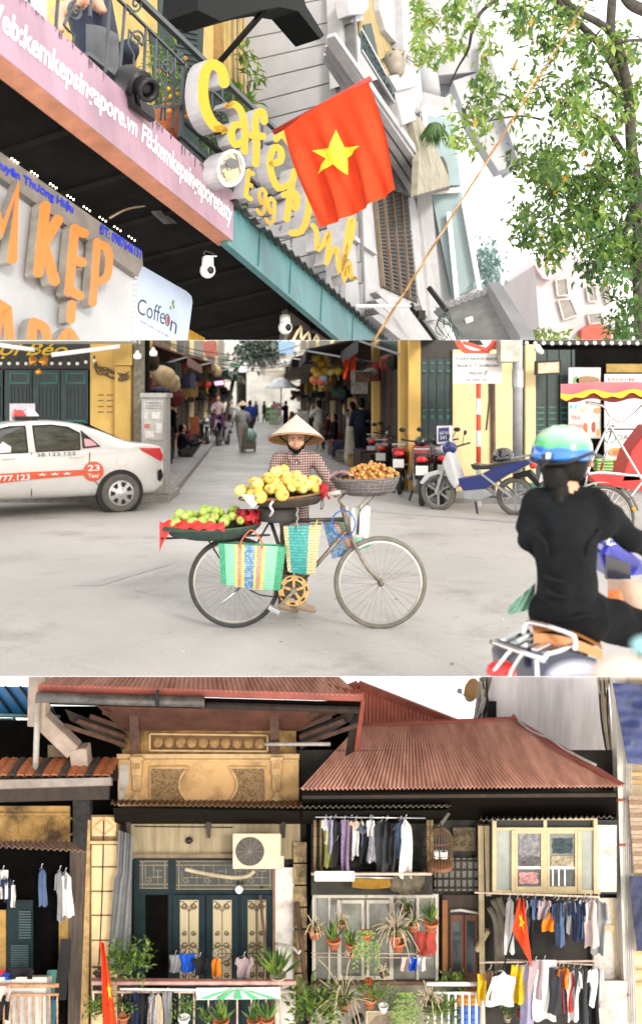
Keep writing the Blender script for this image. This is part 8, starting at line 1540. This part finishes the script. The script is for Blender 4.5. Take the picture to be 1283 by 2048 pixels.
# right hand rails
ur=T('upper_clothes_rail','long white clothes rail below the window bay','rail',Z(1080,1790,.9)); zt('rail',[(948,1785,.9),(1198,1794,.9)],.014,m_rail,ur); lr=T('lower_clothes_rail','rusty lower clothes rail under the hanging shirts','rail',Z(1080,1930,.9)); zt('rail',[(958,1925,.9),(1192,1922,.9)],.014,m_rail,lr); zt('rail',[(1010,1919,.7),(1190,1930,.7)],.01,m_rail,lr)
rail_row([(1020,1796,17,108,'white','robe','dress'),(1033,1798,12,80,'brown',SG,'shirt'),(1045,1797,15,44,'mauve',SG,'shirt'),(1056,1797,18,92,'charcoal',SG,'shirt'),(1072,1796,20,46,'slate blue',SG,'shirt'),(1089,1798,20,40,'mauve',SG,'shirt'),(1096,1826,20,40,'orange','shorts','towel'),(1108,1797,18,52,'charcoal',SG,'shirt'),(1116,1800,18,98,'denim',SG,'shirt'),(1127,1799,14,72,'brown',SG,'shirt'),(1139,1799,20,66,'grey',SG,'shirt'),(1152,1800,24,86,'navy',SG,'shirt'),(1160,1800,14,84,'denim',SG,'shirt'),(1170,1797,18,44,'white',SG,'shirt'),(1181,1796,22,108,'pale pink','dress','dress'),(1194,1797,24,120,'grey',SG,'shirt')],'rail below the window bay','shirts below the window bay',.9)
rail_row([(964,1948,14,60,'yellow',SG,'towel'),(980,1938,18,60,'brown',SG,'shirt'),(1006,1942,40,74,'white','blouse','dress'),(1036,1930,22,86,'yellow','skirt','towel'),(1052,1930,22,110,'lavender','sheet','towel'),(1072,1922,26,76,'mauve','towel','towel'),(1088,1920,40,130,'white','sheet','towel'),(1116,1936,30,86,'charcoal','jacket','towel'),(1126,1934,14,40,'orange','top','shirt'),(1133,1940,18,90,'red',SG,'shirt'),(1146,1936,24,104,'white',SG,'shirt'),(1160,1936,20,106,'charcoal','trousers','towel'),(1171,1938,12,88,'beige','trousers','towel'),(1184,1938,24,110,'black','trousers','trouser'),(1192,1934,20,76,'white',SG,'shirt')],'rusty lower rail','washing on the lower rail',.95)
# balcony clothes left and small pieces
rail_row([(352,1910,20,36,'grey','towel','towel'),(376,1908,34,36,'bright blue','shorts','trouser'),(402,1914,22,40,'black','top','shirt'),(432,1914,18,44,'orange','scarf','dress'),(487,1912,24,46,'mauve',SG,'shirt')],'line across the dark green doors','clothes across the green doors',.5)
rail_row([(254,1988,20,66,'black',SG,'shirt'),(272,1984,20,76,'navy',SG,'shirt'),(289,1986,16,76,'black',SG,'shirt'),(303,1986,20,76,'patterned grey','dress','dress'),(318,1986,16,76,'beige','dress','dress'),(334,1984,18,80,'grey','trousers','trouser'),(346,1986,12,70,'black','trousers','towel')],'bar under the balcony handrail','clothes under the balcony handrail',.9)
garm('red shorts pegged among the hanging pots','shorts',852,1863,50,48,.55,mat('brick_shorts',C(190,70,55,.55),.85,var=.3,scale=9),'trouser',None,False)
for lab,k,u,c in (('small pink cloth under the red shorts','cloth',810,'pale pink'),('small blue cloth under the red shorts','cloth',826,'bright blue'),('small white cloth under the red shorts','cloth',842,'white'),('red cloth pegged above the lower plants','cloth',737,'red')):garm(lab,k,u,1914 if u!=737 else 1955,16,28 if u!=737 else 22,.5,gm(c),'towel',None,False)
rail_row([(6,1740,12,60,'white','cloth','towel'),(14,1755,18,46,'navy',SG,'shirt'),(26,1770,6,48,'white','cloth','towel'),(84,1736,16,70,'slate blue',SG,'dress'),(122,1740,16,96,'grey',SG,'shirt'),(133,1744,20,90,'white',SG,'dress')],'line in the dark left doorway','clothes in the dark left doorway',.2)
def flagb(label,pts,d,star):
    t=T('small_flag',label,'flag',Z(*pts[2],d)); A_,B_,C_,D_=pts
    def fp(s,q,o=0):u=(A_[0]*(1-s)+B_[0]*s)*(1-q)+(D_[0]*(1-s)+C_[0]*s)*q; v=(A_[1]*(1-s)+B_[1]*s)*(1-q)+(D_[1]*(1-s)+C_[1]*s)*q; return Z(u,v,d+.05*sin(s*8+q*3)+o)
    mb=MB(); mb.grid(fp,12,16); n0=len(mb.v); fs=[list(f) for f in mb.f]; mb.add([p+BD*.01 for p in mb.v[:n0]],[f[::-1] for f in fs]); mb.build('cloth',M_RED,t,smooth=True)
    ring_=[(star[0]+star[2]*(1 if k%2==0 else.4)*sin(k*pi/5)*star[3],star[1]-star[2]*.001-star[2]*(1 if k%2==0 else.4)*cos(k*pi/5)*star[4]) for k in range(10)]
    mb=MB()
    for k in range(10):a,b=ring_[k],ring_[(k+1)%10]; mb.grid(lambda s,q:fp(star[0]+(a[0]+(b[0]-a[0])*s-star[0])*q,star[1]+(a[1]+(b[1]-a[1])*s-star[1])*q,.012),3,6)
    mb.build('star',M_YEL,t); return t
f1=flagb('red flag with yellow star hanging before the clothes rails',[(1036,1796),(1046,1797),(1064,1935),(1024,1862)],1.15,(.5,.46,.3,1,.7)); zt('pole',[(1044,1793,1.15),(1005,1940,1.1)],.012,M_IRON,f1)
f2=flagb('red flag drooping over the balcony handrail',[(202,1884),(208,1886),(236,2060),(206,2060)],1.0,(.75,.55,.25,1,.5)); zt('pole',[(201,1882,1.0),(214,2050,.9)],.012,M_RED,f2)
# ------------------------------------------------------------------ left neighbour
lh=T('left_tiled_house','old ochre house with tiled eave and charred posts at the left edge','house',Z(90,2048)); zb('back_wall',-80,1440,240,2200,-.6,-.1,m_void,lh); zb('frieze',-20,1612,140,1684,0,.04,m_och2,lh)
for k in range(5):c=Z(24+k*29,1652,.05); mb=MB(); mb.tube([c+V((cos(j*pi/10)*.095,-.01,sin(j*pi/10)*.13)) for j in range(20)],.016,6,closed=True); mb.build('oval_moulding',m_och2,lh)
for v in (1626,1676):zb('moulding',-20,v,140,v+5,.04,.08,m_och2,lh)
for k in range(14):
    for r_ in range(3):u=-10+k*17+r_*5; mb=MB(); c=Z(u,1551-r_*7,.9-r_*.25); mb.grid(lambda s,q:c+V(((s-.5)*.15,q*.28,.03*sin(s*pi)+q*.0+rnd.uniform(0,.01)))-BD*0+V((0,0,q*.03)),4,1); mb.grid(lambda s,q:c+V(((s-.5)*.15,0,.03*sin(s*pi)-.03*q)),4,1); mb.build('roof_tile',[M_TERRA,mat('tile_orange',C(205,125,80,.6),.85,var=.3,scale=12),mat('tile_sooty',(.06,.045,.035),.9)][(k*7+r_*3)%3],lh)
zpoly('roof_slope',[(-20,1562,.8),(236,1560,.8),(236,1536,.2),(-20,1532,.2)],0,.05,mat('tile_sooty',None),lh); zpoly('gutter',[(-20,1560),(222,1555),(222,1570),(-20,1578)],.98,.12,mat('gutter_pale',C(170,158,150,.6),.6,var=.25,scale=5),lh); zpoly('eave_board',[(-20,1578),(218,1570),(216,1598),(-20,1604)],.85,.1,m_wood,lh)
corr_q('tin_awning',Z(-20,1692,.8),Z(172,1702,.8),Z(140,1682,.1),Z(-20,1680,.1),16,.02,mat('tin_rust',C(165,130,110,.6),.7,var=.35,scale=6),lh,V((0,-.2,.98)))
zpoly('charred_post',[(146,1598),(180,1598),(182,1702),(146,1702)],.12,.2,mat('charred',(.015,.014,.014),.8,var=.8,scale=14),lh); zpoly('timber_post',[(140,1700),(178,1700),(174,2060),(136,2060)],.1,.2,mat('old_timber',(.06,.045,.035),.9,var=.5,scale=9,stretch=(3,1,.2)),lh); zpoly('post_edge',[(176,1640),(181,1640),(176,2060),(160,2060),(166,1900)],.13,.05,mat('post_pale',C(200,165,110,.6),.85,var=.4,scale=9),lh)
sh_=zb('shutter',14,1800,66,1946,.0,.04,m_dteal,lh)
for k in range(11):zb('slat',38,1822+k*5.2,62,1825+k*5.2,.04,.06,mat('shutter_lit',(.03,.055,.055),.6),sh_)  # slats use a lighter copy of the shutter colour, light painted in
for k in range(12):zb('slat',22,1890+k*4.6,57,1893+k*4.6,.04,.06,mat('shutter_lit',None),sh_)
zb('inner_wall',118,1820,140,1960,.0,.03,mat('inner_ochre',C(190,150,80,.5),.9),lh); zb('inner_wall',-20,1820,12,1960,0,.03,mat('inner_ochre',None),lh)
ppl=T('beige_pilaster','sunlit beige pilaster of stacked blocks between the two houses','pillar',Z(206,2048,.1)); zb('core',181,1630,236,2060,-.1,.06,mat('pil_joint',C(165,130,90,.5),.9),ppl)
for k,(v0,v1) in enumerate(((1690,1732),(1735,1781),(1784,1829),(1832,1879),(1882,1932),(1935,1984),(1987,2060))):zb('block',183,v0,234,v1,.06,.085,m_lit,ppl,bevel=.008)
zb('capital',181,1682,236,1688,.06,.12,m_trim,ppl); zb('diamond_panel',184,1634,232,1672,.06,.08,m_lit,ppl); mb=MB(); mb.tube([Z(*p,.09) for p in ((208,1636),(228,1653),(208,1670),(188,1653))],.016,6,closed=True); mb.build('diamond_moulding',m_trim,ppl); zt('pilaster_cable',[(208,1640,.1),(204,1800,.1),(198,1930,.1)],.01,M_IRON,ppl,4,5)
for k in range(14):zt('cable_coil',[(186+rnd.uniform(0,10),1935+k*3,.15),(208+rnd.uniform(-10,8),1940+k*6,.2),(200+rnd.uniform(-14,14),1990+k*3,.18),(188,1960+k*4,.15)],.012,m_wood,ppl,4,5)
sheet('grey_tarp','long grey tarpaulin curtain gathered beside the pilaster','tarpaulin',lambda s,t:Z(236+30*s-16*t*(1-s)*(t>.3)-6*t,1660+10*s+280*t-0*s,.3+.06*sin(s*15+t*4)),mat('tarp_grey',(.13,.135,.14),.6,var=.3,scale=3),16,20)
tb=T('blue_roof_stall','turquoise plastic roofed stall behind the tiled eave','roof',Z(40,1440,-1)); zpoly('roof_sheet',[(-20,1372),(78,1374),(118,1436),(-20,1434)],-.6,.03,mat('blue_plastic',C(25,120,190,.6),.4,var=.2),tb)
for k in range(4):zt('roof_batten',[(-20+k*30,1372,-.55),(30+k*28,1436,-.55)],.02,M_IRON,tb)
zt('roof_beam',[(-20,1430,-.5),(120,1434,-.5)],.03,mat('beam_teal',(.15,.3,.3),.6),tb)
for i,u in enumerate((4,22)):garm(['pale turquoise cloth hanging under the blue plastic roof, outer one','pale turquoise cloth hanging under the blue plastic roof, inner one'][i],'cloth',u,1436,20,70,-.4,mat('turq',C(150,215,225,.6),.7,var=.2),'towel','turquoise cloths',False)
dv=T('duct_pipe','cream square duct running down to the tiled eave','duct',Z(140,1545,.6));
for a,b,w_ in (((80,1340),(78,1448),.27),((84,1436),(150,1500),.24),((160,1492),(164,1530),.26)):mb=MB(); mb.bar(Z(*a,.5),Z(*b,.5),w_,w_); mb.build('duct_section',mat('duct_cream',C(200,180,165,.65),.6,var=.25,scale=4),dv,bevel=.02)
mb=MB(); mb.bar(Z(164,1530,.5),Z(166,1552,.5),.27,.27); mb.build('sooty_foot',mat('charred',None),dv); o=zt('thin_post',[(76,1404,.7),(71,1550,.7)],.045,m_pip); tag(o,'thin white pipe standing on the tiled eave','pipe'); o=zb('tan_board',96,1490,150,1514,.1,.15,m_tanw); tag(o,'tan board in the dark gap beside the duct','board')
wmch=T('washing_machine','pale washing machine behind the rusty left railing','appliance',Z(45,2060,.5)); zb('body',8,1966,92,2060,.3,.6,mat('appliance_white',C(225,218,210,.7),.5,var=.12),wmch,bevel=.02); zb('door',24,1984,66,2060,.6,.62,mat('appliance_panel',C(205,200,198,.7),.4),wmch,bevel=.015); zb('lid',-4,1954,94,1968,.3,.62,mat('appliance_white',None),wmch,bevel=.015)
garm('black printed cloth on the washing machine','cloth',42,1936,46,22,.62,gm('black'),'towel',None,False); garm('blue cloth bundle on the washing machine','cloth',12,1946,28,14,.63,gm('bright blue'),'towel',None,False); garm('red cloth bundle beside the washing machine lid','cloth',4,1940,16,10,.64,gm('red'),'towel',None,False); garm('pink towel over the rusty railing','towel',10,1972,22,30,.85,gm('pale pink'),'towel',None,False); garm('black shirt over the rusty railing','shirt',6,1990,24,50,.84,gm('black'),'towel',None,False)
def railing(name,label,u0,u1,vt,vb,n,d,m,mtop=None):
    t=T(name,label,'railing',Z((u0+u1)/2,2060,d)); zt('top_rail',[(u0,vt,d),(u1,vt,d)],.03,mtop or m,t); zt('mid_rail',[(u0,vt+18,d),(u1,vt+18,d)],.018,m,t)
    for k in range(n):u=u0+3+(u1-u0-6)*k/(n-1); zt('bar',[(u,vt+18,d),(u,vb,d)],.016,m,t,n=6)
    return t
railing('left_railing','rusty cream railing before the washing machine',-10,118,1971,2060,9,.8,mat('rail_rusty',C(200,150,110,.65),.6,var=.5,scale=20)); railing('white_railing','white iron railing beside the plants',852,968,1968,2060,9,.8,M_WHITE); bl_=railing('balcony_handrail','pinkish balcony handrail with white bars before the green doors',184,592,1966,2060,15,.85,m_rail,mat('rail_pink',C(210,165,155,.7),.6,var=.25,scale=8)); zt('top_rail',[(184,1958,.8),(592,1962,.8)],.02,mat('rust_strip',(.16,.06,.05),.8),bl_); zt('drying_bar',[(240,1978,.95),(400,1980,.95)],.016,M_WHITE,bl_)
for lab,u0,u1,v0,v1,m_ in (('teal board leaning behind the timber post',96,112,1990,2060,mat('teal_board',C(30,110,140,.55),.6)),('corrugated green plastic sheet behind the washing machine',86,116,1940,1990,mat('green_sheet',C(85,145,140,.5),.5)),('dark louvred panel leaning by the timber post',112,136,1878,2000,M_BLACK)):o=zpoly('leaning_board',[(u0+10,v0),(u1+6,v0),(u1-4,v1),(u0-4,v1)],.3+.02*(u0%5),.03,m_); tag(o,lab,'board')
sheet('umbrella_banner','folded white and green striped parasol cloth tied along the handrail','banner',lambda s,t:Z(392+168*s,1976+24*t-2*s,.95+.04*sin(s*22+t*4)),mat('banner_white',(.55,.58,.6),.6,var=.25,scale=5),30,5)
for k in range(5):mb=MB(); mb.grid(lambda s,t:Z(476+(k-2)*(6+30*t)+(s-.5)*(3+14*t),1978+20*t,1.01),3,4); mb.build('green_stripe',mat('banner_green',(.05,.36,.14),.6),bpy.data.objects['umbrella_banner'])
# ------------------------------------------------------------------ pots and plants
PN=[0]
def plant(label,u,v,r,d,style,pot=True,hang=None,group=None,n=None,m_pot=None,sz=1.0):
    t=T('potted_plant' if pot else 'leafy_plant',label,'plant',Z(u,v,d),group); kz=(DY-d*cos(BA))/F; c=Z(u,v,d); R0=r*kz
    if pot:mb=MB(); mb.lathe([(R0*.65,-R0*1.1),(R0*.9,-R0*.15),(R0*1.05,-R0*.1),(R0*1.05,R0*.12),(R0*.9,R0*.1),(R0*.85,-R0*.05)],16,c); mb.build('pot',m_pot or M_TERRA,t,smooth=True)
    if pot and m_pot is None and r>11:
        for k in range(4):a=-2.4+k*.55; mb=MB(); mb.ball(c+V((cos(a)*R0*.8,sin(a)*R0*.8,-R0*.5)),R0*.08,6,5); mb.build('pot_hole',M_BLACK,t)
    if hang:
        for k in (-1,0,1):mb=MB(); mb.tube([c+V((k*R0*.9,-.02*k,R0*.1)),Z(u+k*1.5,hang,d)],.004,4); mb.build('hanging_wire',m_cable,t)
    top=c+V((0,0,R0*.1)); mb=MB()
    if style=='roots':
        for k in range(n or 22):dr=rdir(-.3); L=R0*rnd.uniform(1.0,2.4)*sz; mb.cur=0; mb.tube(interp([top,top+dr*L*.5+V((0,0,L*.3)),top+dr*L+V((0,0,-L*rnd.uniform(-.5,.7)))],3),.006,4)
        mb.build('aerial_roots',mat('pale_root',C(215,195,165,.65),.8,var=.2),t)
        mb=MB()
        for k in range(16):mb.cur=k%3; leaf(mb,top+rdir()*R0*.3,rdir(-.1)+V((0,-.3,.3)),V((0,0,1)),R0*1.4*sz,R0*.35)
    elif style=='spike':
        for k in range(n or 26):dr=rdir(0)+V((0,-.1,.9)); mb.cur=k%3; leaf(mb,top+rdir()*R0*.3,dr,V((0,-1,0))+rdir()*.5,R0*rnd.uniform(1.6,3)*sz,R0*.4,.08)
    elif style=='trail':
        for k in range(n or 14):
            x=rnd.uniform(-1.4,1.4)*R0; L=R0*rnd.uniform(3,6.5)*sz; p0=top+V((x*.5,-R0*.4,0))
            for j in range(16):q=p0+V((x*min(1,j/6),-R0*.2,R0*.8*sin(min(1,j/5)*pi)-L*max(0,j-2)/14)); mb.cur=(0,2,2)[j%3]; leaf(mb,q,V((1 if j%2 else-1,-.4,-.6))+rdir()*.3,V((0,-1,0)),R0*.7,R0*.26)
    else:
        for k in range(n or 110):q=top+V((0,0,R0*1.0*sz))+V((rdir().x*1.5,rdir().y,rdir().z))*R0*1.25*sz*rnd.random()**.4; mb.cur=rnd.choice((0,0,1,2,2)); leaf(mb,q,rdir(-.4)+(q-top).normalized()*.7,V((0,0,1)),R0*rnd.uniform(.5,.95)*min(1,sz),R0*.3)
    mb.build('foliage',[M_LEAF1,M_LEAF2,M_LEAF3],t); return t
HG='hanging pots'
for a in (('terracotta pot of dangling roots nearest the peeling pilaster',629,1860,14,.7,'roots',True,1770,HG),('terracotta pot with upright dark leaves on the hanging row',667,1880,14,.75,'spike',True,1800,HG),('small high pot with twiggy pale stems',682,1845,11,.6,'roots',True,1800,HG),('upper one of two stacked small pots',701,1888,11,.7,'spike',True,None,HG),('lower one of two stacked small pots',705,1905,9,.72,'roots',True,None,HG),('pot with long trailing yellow green fronds',732,1866,12,.75,'trail',True,1790,HG),
          ('bushy pot of tangled pale roots left of the red shorts',790,1868,15,.7,'roots',True,1800,HG,60,None,1.4),('drooping leafy pot under the tangled roots',795,1884,15,.66,'spike',True,None,HG),('smaller pot with sparse stems beside the bird perch',826,1848,12,.7,'roots',True,1780,HG),('large terracotta pot with tall leaves above the red shorts',861,1845,15,.75,'spike',True,1770,HG),('dark brown bowl pot high under the net bag',811,1816,13,.4,'roots',True,1780,HG,8,mat('brown_pot',(.09,.05,.03),.7)),
          ('pot with long white looping roots over the grey wall',688,2006,13,.8,'roots',True,1950,HG,40,None,2.6),('lower terracotta pot in the middle of the plants',738,1998,14,.9,'bush',True,None,HG),('white pot of dense green leaves above the lower air conditioner',766,2012,10,.9,'bush',True,None,HG,220,M_WHITE,1.9),('mossy hanging ball with roots by the white railing',858,2004,14,.9,'roots',True,None,HG,40,mat('moss',(.1,.09,.05),.9)),('dry root ball hanging over the grey wall',765,1945,8,.7,'roots',True,1900,HG,20,mat('brown_pot',None)),
          ('snake plant in a cream planter on the balcony corner',556,1952,16,.75,'spike',True,None,None,40,mat('cream_pot',C(190,175,150,.6),.7),1.5),('round leafy shrub behind the balcony handrail',258,1950,19,.7,'bush',False,None,None,420,None,1.35),('large yellow green shrub at the foot of the pilaster',632,2046,24,.9,'bush',False,None,None,420,None,1.3),('leafy plant in a grey pot behind the white railing',906,1982,13,.6,'bush',True,None,None,200,mat('grey_pot',(.12,.12,.12),.8),1.2),('climbing plant at the end of the white railing',880,2040,15,.95,'bush',False,None,None,260,None,1.3),('tall drooping leafy plant beside the lower air conditioner',812,1990,14,.9,'trail',False,None,None,16),
          ('yellow green plant in a white pot on the lower balcony',368,2036,12,1.05,'bush',True,None,'balcony pots',140,M_WHITE,1.4),('terracotta pot under the striped parasol cloth',442,2040,16,1.05,'spike',True,None,'balcony pots'),('terracotta pot with orchid leaves, middle of the lower balcony',508,2040,14,1.05,'spike',True,None,'balcony pots'),('terracotta pot nearest the handrail end post',534,2038,14,1.05,'spike',True,None,'balcony pots'),('dark leafed plant between the balcony pots',412,2046,12,1.0,'spike',False,None,'balcony pots',30),('yellow leafed plant beside the drooping flag',196,2030,15,.9,'bush',False,None,None,160,None,1.0),('yellow leafed plant in a terracotta pot right of the drooping flag',248,2032,12,.95,'bush',True,None,None,130,None,1.3),('small plant in a cream pot below the white blouse',1014,2034,8,.7,'bush',True,None,None,60,mat('cream_pot',None),1.2)):plant(*a)
ac('white air conditioner unit at the foot of the plants',731,2022,829,2096,.8,'Panasonic')
for lab,u,v,w_,h,c in (('orange plastic crate behind the white railing',935,1998,24,16,(.6,.25,.03)),('blue plastic stool behind the white railing',938,2032,20,22,(.04,.12,.45)),('red box under the hanging sheets',1052,2030,14,10,(.3,.02,.03)),('dark round bin beside the leafy pot',908,2036,12,14,(.03,.05,.06))):
    t=T('storage_box',lab,'box',Z(u,v+h,.5)); zb('body',u-w_,v-h,u+w_,v+h,.3,.5,mat('box_%d'%u,c,.5),t,bevel=.02)
    for k in range(3):zb('rib',u-w_+2,v-h+4+k*h*.6,u+w_-2,v-h+6+k*h*.6,.5,.515,mat('box_%d'%u,None),t)
o=zt('camera_tube',[(708,2044,.9),(722,2034,.95)],.06,M_BLACK); tag(o,'black tube lamp pointing from the grey wall','lamp'); o=zt('curved_branch',[(600,1900,.4),(596,1906,.4),(584,1895,.3),(552,1888,.1)],.02,m_pip,None,4); tag(o,'grey conduit crossing the white wall to the pilaster','conduit')
cl_=T('plant_clothesline','thin pale wires stretched across behind the hanging pots','wire',Z(745,1908,.5))
for v in (1906,1914):zt('wire',[(622,v,.5),(862,v+2,.5)],.006,m_rail,cl_,n=4)
# ------------------------------------------------------------------ trim each place to its own storey of the stack
def trim():
    k1,k2=(CY-680)/F,(CY-1353)/F
    planes={'T':[(k1,1)],'M':[(k1,-1),(k2,1)],'B':[(k2,-1)]}
    bpy.context.view_layer.update(); dead=[]; users={}
    for o in list(scn.objects):
        if o.type!='MESH' or 'strip' not in o:continue
        for k,keep in planes[o['strip']]:
            no=V((0,-k,1))*keep; mw=o.matrix_world; me=o.data
            # quick test by the bounding box
            ds=[(mw@V(c)-V((0,0,H))).dot(no) for c in o.bound_box]
            if min(ds)>=0 or len(me.vertices)==0:continue
            if me.users>1:me=me.copy(); o.data=me
            if max(ds)<0:dead.append(o); break
            bm=bmesh.new(); bm.from_mesh(me); inv=mw.inverted()
            bmesh.ops.bisect_plane(bm,geom=bm.verts[:]+bm.edges[:]+bm.faces[:],plane_co=inv@V((0,0,H)),plane_no=(mw.to_3x3().transposed()@no),clear_inner=True)
            bm.to_mesh(me); bm.free()
            if len(me.polygons)==0:dead.append(o); break
    for o in set(dead):
        kids=list(o.children)
        if not kids:bpy.data.objects.remove(o)
        else:o.data=bpy.data.meshes.new(o.name)
    bpy.context.view_layer.update()
    for o in list(scn.objects):  # an Empty left without parts
        if o.type=='EMPTY' and not o.children:bpy.data.objects.remove(o)
    for o in scn.objects:
        if 'strip' in o:del o['strip']
trim()
bpy.data.scenes.remove(WORK)
